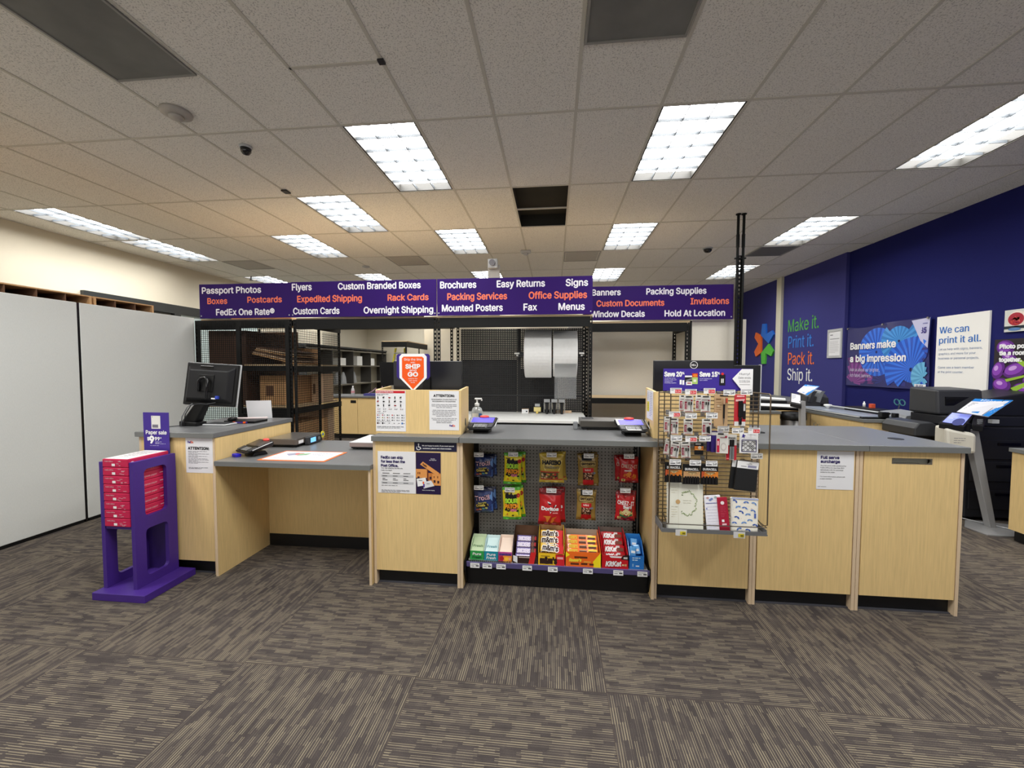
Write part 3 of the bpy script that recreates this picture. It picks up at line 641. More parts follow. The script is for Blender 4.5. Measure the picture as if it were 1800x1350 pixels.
q = MB(); q.lathe([(.03, 0), (.035, .012), (.028, .026), (.01, .032)], (-2.72, 3.165, 1.0625), BLK, 12, .8, 1.3); o = q.build('mouse', loc=(-2.72, 3.165, 1.0625), smooth=True); tag(o, 'black computer mouse behind the slanted monitor stand', 'mouse')
q = MB(); q.tube([(-2.95, 2.95, 1.047), (-3.0, 2.9, 1.047), (-3.03, 2.84, 1.047), (-3.05, 2.75, 1.05), (-3.06, 2.74, 1.0), (-3.06, 2.74, .6)], .003, DGR); o = q.build('cable', loc=(-3.0, 2.85, 1.045)); tag(o, 'thin dark cable running off the far left countertop edge', 'cable')

def back_monitor(label, x0, x1, y, z0, z1, logo=None, edge=None, rz=0.):
    cx = (x0+x1)/2
    t = thing('monitor', label, 'monitor', (cx, y, ZT), group='wide monitors turned away behind the risers')
    q = MB(); q.box(x0, x1, y-.006, y+.02, z0, z1, mat('monitor_black', (24, 25, 28), .35)); f = q.build('back_shell', t, bev=.004)
    MB().box(x0+.008, x1-.008, y+.0205, y+.023, z0+.008, z1-.008, gloss(10, 10, 12)).build('screen', t)
    q = MB(); q.box(cx-.03, cx+.03, y-.03, y-.007, ZT+.008, z1-.12, BLK); q.build('stand', t, bev=.004); q = MB(); q.box(cx-.11, cx+.11, y-.09, y+.09, ZT, ZT+.008, BLK); q.build('base', t, bev=.003)
    if edge: MB().box(x1+.0005, x1+.008, y-.004, y+.026, z0, z1+.004, LGR).build('silver_edge', t)
    if logo:
        p = Pr((logo[0], y-.0068, logo[1])); n = 24
        for k in range(n):
            a, c = 2*PI*k/n, 2*PI*(k+1)/n; p.poly([(.027*math.cos(a), .027*math.sin(a)), (.027*math.cos(c), .027*math.sin(c)), (.0235*math.cos(c), .0235*math.sin(c)), (.0235*math.cos(a), .0235*math.sin(a))], WI)
        p.text('DELL', 0, .006, .012, WI, w=.034, al='c', bold=.02); p.build('logo', f)
back_monitor('wide black monitor back behind the skip the line sign', -1.25, -.707, 3.06, 1.2, 1.566)
back_monitor('wide black monitor back with a round white logo, behind the purple sale header', .727, 1.285, 3.06, 1.2, 1.57, logo=(1.008, 1.537))
back_monitor('black monitor with a pale right edge, behind the white arrow of the sale header', 1.3, 1.515, 3.16, 1.2, 1.537, edge=True)

# ------------------------------------------------------------------ card readers, scales and other things on the counters
SCR = mat('lit_blue_screen', (84, 76, 214), .4, emit=.5); SCRD = gloss(70, 62, 56); SCB = mat('lit_cyan_screen', (120, 190, 250), .2, emit=.9)
def reader(label, loc, rz, screen, receipt=False):
    t = thing('card_reader', label, 'card reader', loc, rz, group='black card readers on the counter')
    MB().prism([(-.05, 0), (.07, 0), (.05, .03), (-.03, .03)], 'x', -.06, .06, BLK).build('stand', t, local=True, bev=.006)
    b_ = MB(); w0, w1 = .092, .112
    b_.hexa([(-w0+.02, -.09, .024), (w0-.02, -.09, .024), (w1-.01, .085, .06), (-w1+.01, .085, .06), (-w0, -.1, .042), (w0, -.1, .042), (w1, .09, .098), (-w1, .09, .098)], BLK); body = b_.build('body', t, local=True, bev=.012)
    sl = math.atan2(.056, .19); M_ = Matrix.Translation((0, -.1, .0425)) @ Matrix.Rotation(sl, 4, 'X')
    MB().box(-.098, .098, .09, .196, 0, .0012, gloss(10, 10, 12)).xf(M_).build('screen_bezel', t, local=True)
    MB().box(-.082, .082, .1, .185, .0014, .0022, screen).xf(M_).build('screen', t, local=True)
    MB().box(-.05, .05, .015, .072, 0, .0015, gloss(5, 5, 6)).xf(M_).build('keypad_well', t, local=True)
    k = MB(); [k.box(-.04+.028*c, -.018+.028*c, .02+.012*r, .029+.012*r, .0016, .004, GRY) for c in range(3) for r in range(4)]; k.xf(M_).build('keys', t, local=True)
    for sx in (-1, 1): MB().hexa([(sx*.055, .012, 0), (sx*.09, .02, 0), (sx*.095, .08, 0), (sx*.055, .08, 0), (sx*.056, .014, .006), (sx*.087, .022, .006), (sx*.092, .078, .006), (sx*.056, .078, .006)] if sx > 0 else [(-.09, .02, 0), (-.055, .012, 0), (-.055, .08, 0), (-.095, .08, 0), (-.087, .022, .006), (-.056, .014, .006), (-.056, .078, .006), (-.092, .078, .006)], DGR).xf(M_).build('palm_rest', t, local=True, bev=.003)
    MB().lathe([(.028, 0), (.026, .008), (.01, .012)], (0, 0, 0), mat('red_silicone', (226, 70, 62), .45), 14, 1.3, .6).xf(M_ @ Matrix.Translation((.0, .196, .002))).build('contactless_dome', t, local=True, smooth=True)
    if receipt: MB().box(-.045, .045, .004, .014, .0015, .005, WHT).xf(M_).build('card_slot_label', t, local=True)
    MB().tube([M_ @ Vector(a) for a in ((.108, .03, .003), (.109, .1, .004), (.111, .18, .003))], .0035, LGR).build('stylus', t, local=True, smooth=True)
    return t
t = reader('black card reader on the low counter with a bright blue card guard', (-2.28, 2.86, .845), math.radians(-24), SCRD)
MB().box(-.075, -.02, -.125, -.085, .0005, .022, ink(48, 40, 190)).build('card_guard', t, local=True, bev=.002)
reader('black card reader with a lit blue screen, left end of the snack bay counter', (-.52, 2.9, ZT), math.radians(-2), SCR)
reader('black card reader with a lit blue screen, beside the flat scale on the right', (.545, 2.9, ZT), math.radians(2), SCR, True)
def scale(label, x0, x1, y0, y1, z0, z1, plate, body):
    t = thing('parcel_scale', label, 'scale', ((x0+x1)/2, (y0+y1)/2, z0), group='flat parcel scales on the counters')
    q = MB(); q.box(x0+.01, x1-.01, y0+.01, y1-.01, z0+.01, z0+.022, BLK); [q.box(a, a+.03, b_, b_+.03, z0, z0+.0105, KICK) for a in (x0+.02, x1-.05) for b_ in (y0+.02, y1-.05)]; q.build('base', t)
    q = MB(); q.box(x0, x1, y0, y1, z0+.0225, z1, body); q.build('platform', t, bev=.003)
    MB().box(x0-.001, x1+.001, y0-.001, y1+.001, z1+.0005, z1+.004, plate).build('weighing_plate', t, bev=.001)
    return t
SBODY = mat('scale_taupe', (112, 102, 94), .35, metal=.3); SBD = mat('scale_dark', (72, 68, 62), .35, metal=.3)
t = scale('flat steel parcel scale with a lit blue display on the low counter', -2.4, -2.13, 3.14, 3.49, .845, .912, STEEL, SBODY)
q = MB(); q.box(-2.128, -2.085, 3.25, 3.44, .85, .915, DGR); d = q.build('display_unit', t, bev=.006)
q = MB(); q.box(-2.0845, -2.083, 3.27, 3.345, .866, .905, SCB); q.build('display_screen', d); q = MB(); q.cyl((-2.0845, 3.395, .885), (-2.082, 3.395, .885), .016, GRY, 12); q.build('button_pad', d)
q = MB(); q.box(-2.129, -2.1275, 3.17, 3.235, .873, .9, WI); q.build('white_label', t)
p = Pr((-2.0835, 3.44, .95), (0, 1, 0), (0, 0, 1)); q = MB(); q.cyl((-2.1, 3.475, .905), (-2.096, 3.475, .905), .03, ink(226, 214, 70), 18); d = q.build('yellow_sticker', t); q = MB(); q.cyl((-2.0958, 3.475, .905), (-2.0945, 3.475, .905), .012, ink(60, 110, 190), 12); q.build('blue_centre', d)
t = scale('pale flat parcel scale at the right end of the low counter, against the maple riser', -1.655, -1.33, 3.12, 3.49, .845, .902, mat('scale_white_plate', (206, 206, 208), .4), mat('scale_rose', (150, 136, 132), .35, metal=.3))
t = scale('wide dark flat scale with a grey display post on the snack bay counter', .2, .6, 3.085, 3.3, ZT, 1.113, STEEL, SBD)
q = MB(); q.box(.148, .183, 3.09, 3.13, ZT, 1.105, GRY); q.box(.183, .199, 3.1, 3.12, ZT+.02, ZT+.04, BLK); q.build('display_post', t, bev=.008)
q = MB(); q.box(.22, .31, 3.2, 3.28, 1.1175, 1.1195, DGR); q.build('button_strip', t)
# orange bordered mat
t = thing('counter_mat', 'orange bordered printed mat lying on the low counter', 'mat', (-1.86, 2.86, .8455))
P4 = [(-2.15, 2.72), (-1.62, 2.7), (-1.6, 3.0), (-2.07, 3.02)]
P4 = [(-2.13, 2.69), (-1.615, 2.69), (-1.615, 3.01), (-2.13, 3.01)]
MB().box(-2.13, -1.615, 2.69, 3.01, .8455, .8475, ink(240, 120, 60)).build('border_sheet', t)
p = Pr((-2.11, 2.99, .8477), (1, 0, 0), (0, 1, 0)); p.rect(0, 0, .475, .28, ink(226, 226, 232))
p.poly([(.06, .09), (.13, .04), (.2, .09), (.12, .15)], ink(150, 150, 170), 2); p.poly([(.12, .06), (.18, .05), (.22, .1), (.16, .13)], ink(196, 120, 120), 3); p.poly([(.17, .08), (.25, .06), (.24, .12), (.18, .14)], ink(140, 176, 140), 4)
p.lines(.27, .05, .45, 3, .03, .008, ink(120, 120, 140)); p.lines(.27, .16, .45, 3, .03, .006, ink(150, 150, 160)); p.lines(.03, .2, .24, 3, .02, .006, ink(170, 150, 160)); p.build(parent=t)
# sanitiser
t = thing('sanitiser_bottle', 'clear hand sanitiser pump bottle behind the left card reader', 'bottle', (-.625, 3.17, ZT))
MB().lathe([(.042, 0), (.046, .01), (.046, .12), (.036, .148), (.016, .16), (.016, .168)], (-.608, 3.17, ZT), mat('clear_gel', (226, 230, 228), .15, trans=.6), 20, 1., .72).build('bottle', t, smooth=True)
q = MB(); q.box(-.64, -.59, 3.135, 3.1355, ZT+.03, ZT+.11, mat('label_cream', (226, 220, 206), .5)); q.box(-.588, -.565, 3.136, 3.1365, ZT+.075, ZT+.11, ink(60, 100, 160)); q.build('label', t)
q = MB(); q.lathe([(.019, .166), (.019, .186), (.007, .19), (.007, .216)], (-.608, 3.17, ZT), WHT, 14); q.box(-.626, -.57, 3.16, 3.18, ZT+.216, ZT+.228, WHT); q.box(-.575, -.566, 3.163, 3.177, ZT+.206, ZT+.218, WHT); q.build('pump', t, bev=.002)
o = MB().tube([(.60, 2.96, 1.1), (.62, 2.94, 1.115), (.645, 2.91, 1.1), (.6635, 2.905, 1.1)], .003, DGR).build('cable', loc=(.63, 2.93, 1.1)); tag(o, 'short dark cable from the right card reader into the riser hole', 'cable')

# ------------------------------------------------------------------ purple paper rack
t = thing('paper_rack', 'purple wooden floor rack holding stacked red paper reams', 'display rack', (-2.8, 2.5, 0))
MB().box(-2.98, -2.6, 2.275, 2.648, 0, .05, PURP).build('base', t, bev=.003)
def rrect(y0, y1, z0, z1, r, n=6):
    out = []
    for cy, cz, a0 in ((y1-r, z1-r, 0), (y0+r, z1-r, PI/2), (y0+r, z0+r, PI), (y1-r, z0+r, 1.5*PI)): out += [(cy+r*math.cos(a0+PI/2*k/n), cz+r*math.sin(a0+PI/2*k/n)) for k in range(n+1)]
    return out
for xa, xb in ((-2.965, -2.938), (-2.745, -2.718)):
    q = MB()
    for z0, z1, h0, h1 in ((.05, .47, .11, .43), (.47, .895, .515, .835)):
        q.ring(rrect(2.335, 2.632, z0, z1, .0008), rrect(2.405, 2.562, h0, h1, .03), 'x', xa, xb, PURP)
    q.build('side_panel', t)
MB().box(-2.9375, -2.7455, 2.34, 2.627, .45, .468, PURP).build('shelf', t)
MB().box(-2.9375, -2.7455, 2.616, 2.63, .05, .4495, mat('purple_paint_back', (50, 26, 100), .5)).build('back_panel', t)
REAM = mat('red_ream_wrap', (196, 30, 78), .38, var=.1, scale=18); RW = ink(226, 190, 200)
def ream(k, label):
    z = .4685+k*.0562; z1 = z+.055; t = thing('paper_ream', label, 'paper ream', (-2.8415, 2.5, z), group='red wrapped paper reams in the purple rack')
    q = MB(); q.box(-2.934, -2.749, 2.33, 2.612, z, z1, REAM); b_ = q.build('wrapper', t, bev=.005)
    p = Pr((-2.934, 2.3295, z1)); R = random.Random(k); p.rect(.07, .03, .094, .046, WI); p.text('%s' % 'FedEx Office', .02, .019, .008, RW, w=.06, bold=.01)
    for _ in range(5): x = R.uniform(.1, .15); y = R.uniform(.008, .048); p.rect(x, y, x+R.uniform(.01, .03), y+.0025, RW)
    p.mb.v = p.mb.v; 
    r_ = Pr((-2.7485, 2.33, z1), (0, 1, 0), (0, 0, 1), mb=p.mb); r_.disc(.03, .028, .012, WI, ry=.01); r_.text('multipurpose paper', .05, .034, .012, RW, w=.14, bold=.0); r_.rect(.21, .024, .29, .028, RW); p.build('print', t)
    return t, z1
nm = ['lowest', 'second lowest', 'third from the bottom', 'fourth from the bottom', 'fourth from the top', 'third from the top', 'second from the top', 'topmost']
for k in range(8):
    t, z1 = ream(k, '%s red paper ream stacked in the purple rack' % nm[k] if k < 7 else 'topmost red paper ream with a white printed face, in the purple rack')
p = Pr((-2.932, 2.61, z1+.0002), (1, 0, 0), (0, 1, 0)); p.rect(.004, .004, .178, .274, ink(232, 226, 226)); p.lines(.03, .05, .15, 6, .03, .008, GI, seed=2); p.build('top_print', t)
t = thing('sign', 'purple paper sale price sign standing behind the red reams', 'sign', (-2.86, 2.638, .9))
MB().box(-2.965, -2.76, 2.632, 2.6345, .7, 1.188, ink(66, 46, 138)).build('board', t)
p = Pr((-2.965, 2.6317, 1.188)); p.rect(.066, .024, .138, .118, ink(226, 224, 218)); p.rect(.074, .088, .12, .11, ink(120, 116, 130), 2); p.disc(.076, .032, .003, BI, 2, n=6)
p.text('Paper sale', .1025, .158, .027, WI, w=.165, al='c', bold=.02); p.text('$', .03, .203, .022, WI, bold=.03); p.text('9', .05, .222, .048, WI, bold=.05); p.text('99', .091, .203, .024, WI, bold=.03); p.text('*', .134, .196, .016, WI)
p.lines(.092, .212, .15, 2, .008, .003, ink(190, 184, 220), seed=1); p.lines(.092, .226, .175, 1, .008, .0025, ink(190, 184, 220), seed=2, short=1); p.lines(.05, .24, .12, 1, .01, .0025, ink(190, 184, 220), short=1); p.build(parent=t)

# ------------------------------------------------------------------ pale partition panels on the left
for lab, y0, y1 in (('tall pale grey partition panel at the left edge, nearer the camera', 1.75, 3.445), ('tall pale grey partition panel running back to the wire cage', 3.467, 4.715)):
    t = thing('partition_panel', lab, 'partition', (-4.56, (y0+y1)/2, 0), group='tall pale partition panels on the left')
    MB().box(-4.59, -4.54, y0, y1, .03, 2.132, FABP).build('fabric_panel', t, bev=.006)
    MB().box(-4.585, -4.546, y0+.01, y1-.01, 0, .0295, BLK).build('base_rail', t)
o = MB().box(-4.585, -4.545, 3.4455, 3.4665, 0, 2.13, gloss(16, 16, 17)).build('partition_joint', loc=(-4.565, 3.456, 0)); tag(o, 'thin black vertical joint between the two pale partition panels', 'post')
for lab, y0, y1 in (('brown slotted shelf unit showing over the nearer pale partition', 1.9, 3.62), ('brown slotted shelf unit showing over the farther pale partition', 3.64, 4.25)):
    t = thing('slotted_shelf', lab, 'shelf unit', (-4.8, (y0+y1)/2, 0), group='brown shelf units behind the partition')
    q = MB(); q.box(-5.0, -4.6, y0, y0+.02, 0, 2.21, CARD); q.box(-5.0, -4.6, y1-.02, y1, 0, 2.21, CARD); q.box(-5.0, -4.98, y0+.02, y1-.02, 0, 2.21, CARDD); q.build('frame', t)
    MB().box(-5.0, -4.6, y0, y1, 2.2105, 2.222, CARD).build('top_board', t); MB().box(-4.98, -4.602, y0+.02, y1-.02, 2.12, 2.13, CARDD).build('shelf', t)
    q = MB(); n = int((y1-y0)/.2); [MB().box(-4.98, -4.605, y0+(y1-y0)*k/n-.004, y0+(y1-y0)*k/n+.004, 2.131, 2.21, CARDD).build('divider', t) for k in range(1, n)]
t = thing('window_1', 'dark framed window high on the cream left wall', 'window', (-7.04, 6.5, 0)); t['kind'] = 'structure'
FRB = mat('dark_bronze_frame', (40, 42, 42), .4)
q = MB(); q.box(-7.049, -6.99, 5.4, 9., 2.5, 2.66, FRB); q.box(-7.049, -6.99, 5.4, 5.46, .0, 2.5, FRB); q.box(-7.049, -6.99, 6.85, 6.98, 0, 2.5, FRB); q.build('window_frame', t)
MB().box(-7.048, -7.03, 5.46, 6.85, .1, 2.5, gloss(30, 34, 34)).build('dark_pane', t); MB().box(-7.048, -7.02, 6.98, 9., .1, 2.5, mat('frosted_pane', (196, 212, 210), .5)).build('frosted_pane', t)
# ------------------------------------------------------------------ black racks behind the counter
RY = 4.72
def post(mb, x, y, z1, z0=0., w=.038, holes=True, d=.038):
    """perforated steel upright: an angle with slots cut clean through its front web"""
    p_ = .05; n = int((z1-z0)/p_); s = .004
    if not holes: mb.box(x-w/2, x+w/2, y-d/2, y+d/2, z0, z1, BLKM); return
    for a, b_ in ((x-w/2, x-w*.16), (x+w*.16, x+w/2)): mb.box(a, b_, y-d/2, y-d/2+s, z0, z1, BLKM)
    for k in range(n+1): mb.box(x-w*.16, x+w*.16, y-d/2, y-d/2+s, z0+k*p_, min(z0+k*p_+p_*.5, z1), BLKM)
    mb.box(x-w/2, x-w/2+s, y-d/2+s, y+d/2, z0, z1, BLKM)
def mesh_panel(x0, x1, z0, z1, y, pitch=.0268, r=.0022):
    q = MB()
    n = int((x1-x0)/pitch); [q.box(x0+(x1-x0)*k/n-r, x0+(x1-x0)*k/n+r, y, y+.003, z0, z1, BLKM) for k in range(1, n)]
    n = int((z1-z0)/pitch); [q.box(x0, x1, y+.003, y+.006, z0+(z1-z0)*k/n-r, z0+(z1-z0)*k/n+r, BLKM) for k in range(1, n)]
    return q
def mesh_side(y0, y1, z0, z1, x, pitch=.03, r=.0023):
    q = MB()
    n = int((y1-y0)/pitch); [q.box(x, x+.003, y0+(y1-y0)*k/n-r, y0+(y1-y0)*k/n+r, z0, z1, BLKM) for k in range(1, n)]
    n = int((z1-z0)/pitch); [q.box(x+.003, x+.006, y0, y1, z0+(z1-z0)*k/n-r, z0+(z1-z0)*k/n+r, BLKM) for k in range(1, n)]
    return q
ZR = 2.1
# cage rack
t = thing('cage_rack', 'black wire mesh cage rack full of cardboard, under the Passport Photos sign', 'rack', (-3.87, 5.25, 0))
D1 = 5.82
for x, y in ((-4.5, RY), (-3.925, RY), (-3.235, RY), (-4.5, D1), (-3.22, D1), (-3.22, 5.3)):
    q = MB(); post(q, x, y, ZR); q.build('upright', t)
for nm_, z in (('top', ZR), ('middle', 1.53), ('lower', 1.0)):
    q = MB()
    if nm_ == 'top': q.box(-4.48, -3.25, RY-.02, RY+.015, z-.1, z, BLKM)
    else: q.box(-3.9, -3.25, RY-.018, RY+.015, z-.065, z, BLKM)
    q.box(-3.24, -3.2, RY+.02, D1, z-.075, z-.005, BLKM)
    q.build('beam', t)
    s = MB(); s.box(-4.48 if nm_ != 'middle' else -3.9, -3.245, RY+.03, D1-.03, z+.002, z+.02, PART); s.build('shelf_board', t)
f = MB(); f.box(-3.955, -3.9, RY-.03, RY-.005, .3, 2.02, BLKM); f.box(-3.3, -3.25, RY-.03, RY-.021, .3, 2.02, BLKM); f.box(-4.48, -4.44, RY-.03, RY-.021, .3, 2.02, BLKM); f.box(-4.44, -3.955, RY-.03, RY-.021, 1.98, 2.02, BLKM); f.box(-4.44, -3.955, RY-.03, RY-.021, .3, .34, BLKM); f.box(-3.9, -3.3, RY-.03, RY-.021, .88, .935, BLKM); f.box(-3.9, -3.3, RY-.03, RY-.021, .3, .34, BLKM); f.build('door_frame', t)
for a, b_ in ((-4.44, -3.955), (-3.9, -3.3)):
    o = mesh_panel(a, b_, .34, 2.09, RY-.04).build('wire_mesh', t)
for a, b_ in ((RY+.025, 5.28), (5.32, D1-.02)): mesh_side(a, b_, .3, 2.0, -3.2).build('wire_mesh', t)
q = MB(); q.box(-4.52, -3.9, D1+.022, D1+.026, 0, 2.05, CARDD); q.build('back_sheet', t)

def carton(name, label, x0, x1, y0, y1, z0, z1, m=CARD, rz=0., group='cartons inside the mesh cage', tape=True, flap=False):
    c = ((x0+x1)/2, (y0+y1)/2, z0); a, b_, h = (x1-x0)/2, (y1-y0)/2, z1-z0
    t = thing(name, label, 'carton', c, rz, group)
    MB().box(-a, a, -b_, b_, 0, h, m).build('body', t, local=True, bev=.003)
    if tape: MB().box(-a*.98, a*.98, -.02, .02, h+.0002, h+.001, mat('parcel_tape', (196, 170, 120), .3)).build('tape', t, local=True); MB().box(-a*.6, -a*.1, -b_-.0012, -b_-.0002, h*.3, h*.65, CARDD).build('print', t, local=True)
    return t
carton('carton', 'tall dark brown carton filling the left bay of the mesh cage', -4.475, -3.945, 4.85, 5.7, 1.021, 1.985, mat('dark_brown_board', (74, 50, 36), .8, var=.08, scale=14), tape=False)
carton('carton', 'brown carton at the bottom of the left cage bay', -4.38, -3.95, 4.9, 5.6, .02, .75, CARDD)
carton('carton', 'large brown carton with a dark hand hole on the middle cage shelf', -3.85, -3.42, 4.95, 5.5, 1.022, 1.4, CARD)
carton('carton', 'slim tan carton beside the large one on the middle cage shelf', -3.38, -3.26, 5.35, 5.7, 1.022, 1.42, CARDP)
carton('carton', 'tan carton below the lowest cage beam, right side', -3.85, -3.3, 4.9, 5.6, .4, .78, CARD); 
carton('carton', 'tan carton on the cage floor under another carton', -3.85, -3.3, 4.9, 5.6, .02, .398, CARDP)
carton('carton', 'small open carton on the top cage shelf near the dark gap', -3.85, -3.5, 5.4, 5.75, 1.552, 1.78, CARD)
for k in range(6):   # flattened cartons lying aslant on the upper shelf
    z = 1.553+.028*k; dx = .015*k
    q = MB(); q.hexa([(-3.88+dx, 4.86, z+.13-.012*k), (-3.27, 4.82, z), (-3.28, 5.35, z), (-3.86+dx, 5.38, z+.13-.012*k), (-3.88+dx, 4.86, z+.145-.012*k), (-3.27, 4.82, z+.013), (-3.28, 5.35, z+.013), (-3.86+dx, 5.38, z+.145-.012*k)], [CARD, CARDP, CARDD][k % 3])
    o = q.build('flattened_carton', loc=(-3.57, 5.1, z)); tag(o, 'flattened cardboard carton in the slanting pile on the upper cage shelf', 'cardboard', group='flattened cartons piled on the upper cage shelf')
carton('carton', 'tan carton visible low through the side mesh of the cage', -3.75, -3.3, 5.62, 5.78, .4, .95, CARDP)
for k in range(3):
    q = MB(); q.box(-4.4+.02*k, -3.5, 5.0+.05*k, 5.6, ZR+.0215+.02*k, ZR+.038+.02*k, CARD); o = q.build('flattened_carton', loc=(-3.9, 5.3, ZR+.02*k)); tag(o, 'flattened cardboard lying on top of the cage behind the Passport Photos sign', 'cardboard', group='flattened cartons on the cage roof')

# open gateway rack and packing station
t = thing('gateway_frame', 'black beam and posts framing the opening under the Flyers sign', 'rack', (-2.3, 5.25, 0))
for x, y in ((-3.196+.02, RY-.002), (-1.405, RY), (-1.405, 5.5)):
    q = MB(); post(q, x, y, ZR); q.build('upright', t)
MB().box(-3.155, -1.425, RY-.02, RY+.015, 1.98, ZR, BLKM).build('beam', t)
MB().box(-3.18, -1.39, RY+.02, 5.74, ZR+.001, ZR+.02, PART).build('shelf_board', t)
MB().box(-3.155, -1.425, RY+.02, 5.74, ZR-.03, ZR, BLKM).build('shelf_underside', t)
t = thing('packing_station', 'black packing bench with pegboard back and white worktop, under the Brochures sign', 'packing bench', (-.46, 5.2, 0))
for x, y in ((-1.36, RY), (.415, RY), (-1.33, 5.56), (.40, 5.56)):
    q = MB(); post(q, x, y, ZR); q.build('upright', t)
q = MB(); q.box(-1.34, .395, RY-.02, RY+.015, 1.985, ZR, BLKM); q.box(-1.34, .395, RY+.02, 5.54, ZR-.03, ZR, BLKM); q.build('beam', t)
MB().box(-1.38, .435, RY-.01, 5.6, ZR+.001, ZR+.02, PART).build('shelf_board', t)
q = MB(); q.box(-1.335, .395, RY-.03, 5.57, .868, .9, WHT); q.build('worktop', t, bev=.003)
q = MB(); q.box(-1.335, .395, RY-.025, RY, .78, .8675, BLKM); q.build('front_rail', t)
def pegboard(x0, x1, z0, z1, y, m, pitch=.0254, hole=.0068):
    q = MB(); nx = int((x1-x0)/pitch); nz = int((z1-z0)/pitch); ox = (x1-x0-nx*pitch)/2+pitch/2; oz = (z1-z0-nz*pitch)/2+pitch/2; h = hole/2
    xs = [x0+ox+k*pitch for k in range(nx)]; zs = [z0+oz+k*pitch for k in range(nz)]
    zp = z0
    for z in zs: q.quad((x0, y, zp), (x1, y, zp), (x1, y, z-h), (x0, y, z-h), m); zp = z+h
    q.quad((x0, y, zp), (x1, y, zp), (x1, y, z1), (x0, y, z1), m)
    for z in zs:
        xp = x0
        for x in xs: q.quad((xp, y, z-h), (x-h, y, z-h), (x-h, y, z+h), (xp, y, z+h), m); xp = x+h
        q.quad((xp, y, z-h), (x1, y, z-h), (x1, y, z+h), (xp, y, z+h), m)
    return q
PGB = mat('black_pegboard', (24, 24, 25), .5)
pegboard(-1.3, .38, 1.135, 2.05, 5.57, PGB, hole=.0085).build('pegboard_upper', t); pegboard(-1.3, .38, .905, 1.125, 5.57, PGB, hole=.0085).build('pegboard_lower', t)
q = MB(); q.box(-1.3, .38, 5.563, 5.569, 1.125, 1.135, DGR); q.box(-.5, -.47, 5.572, 5.6, .905, 2.05, BLKM); q.build('pegboard_rail', t)
q = MB(); q.box(-1.3, -.52, 5.64, 5.66, .3, 1.62, gloss(22, 22, 24)); q.box(-.5, .05, 5.64, 5.66, .3, 1.5, gloss(22, 22, 24)); q.build('back_board', t)
# wrap rolls on a rod
def wrap_roll(label, x0, x1, y, z, r, tail=False, sc=0):
    t = thing('wrap_roll', label, 'wrap roll', ((x0+x1)/2, y, z-r), group='big white rolls of cushioning wrap')
    WR = mat('white_wrap', (246, 246, 244), .45, var=.03, scale=30, bump=.25)
    q = MB(); q.cyl((x0, y, z), (x1, y, z), r, WR, 48); q.build('roll', t, bev=.008, smooth=False)
    q = MB(); q.cyl((x0-.006, y, z), (x1+.006, y, z), .05, CARD, 18); q.build('core', t)
    if tail:
        q = MB(); pts = [(y-r*math.cos(a)-.0015, z+r*math.sin(a)) for a in (-.45, -.55, -.65)]+[(y-r*math.cos(.7)-.004+.01*k, z-.2-.09*k) for k in range(5)]
        for a, b_ in zip(pts, pts[1:]): q.quad((x0+.02, *b_), (x1-.01, *b_), (x1-.01, *a), (x0+.02, *a), mat('clear_wrap', (220, 222, 224), .2, trans=.75))
        q.build('loose_tail', t, smooth=True)
    return t
wrap_roll('big white roll of cushioning wrap, left one on the rod', -.365, -.03, 5.2, 1.69, .305)
wrap_roll('big white roll of cushioning wrap, right one with a clear tail hanging down', -.012, .285, 5.21, 1.69, .29, True)
t = thing('roll_holder', 'dark rod and white brackets carrying the two white wrap rolls', 'holder', (-.04, 5.3, 1.69))
MB().cyl((-.5, 5.205, 1.69), (.37, 5.205, 1.69), .02, DGR, 12).build('rod', t)
for x in (-.47, .35): q = MB(); q.box(x-.035, x+.03, 5.18, 5.3, 1.685, 1.705, WHT); q.box(x-.012, x+.012, 5.19, 5.29, 1.66, 1.685, WHT); q.build('bracket', t, bev=.004)
for x in (-.445, .335): q = MB(); q.box(x-.03, x+.03, 5.21, 5.56, 1.655, 1.72, DGR); q.build('arm', t)
# things on the white worktop
q = MB(); q.box(-.425, -.335, 5.38, 5.46, .901, .958, CARDP); o = q.build('small_carton', loc=(-.38, 5.42, .901)); tag(o, 'small white fronted carton on the white packing worktop', 'carton')
q = MB(); q.box(-.424, -.336, 5.378, 5.3795, .902, .957, WI); q.box(-.37, -.35, 5.377, 5.3778, .92, .935, BI); q.build('white_front', o)
t = thing('stapler', 'stand of a black and yellow hand tool on the white packing worktop', 'hand tool', (-.215, 5.42, .901))
q = MB(); q.box(-.272, -.162, 5.4, 5.44, .94, 1.06, BLK); q.build('black_case', t, bev=.006); q = MB(); q.box(-.265, -.17, 5.39, 5.42, .925, .985, ink(236, 220, 150)); q.box(-.235, -.205, 5.37, 5.4, .901, .93, ink(226, 200, 110)); q.build('yellow_jaw', t, bev=.004); q = MB(); q.box(-.25, -.185, 5.39, 5.41, .995, 1.03, LGR); q.build('silver_label', t)
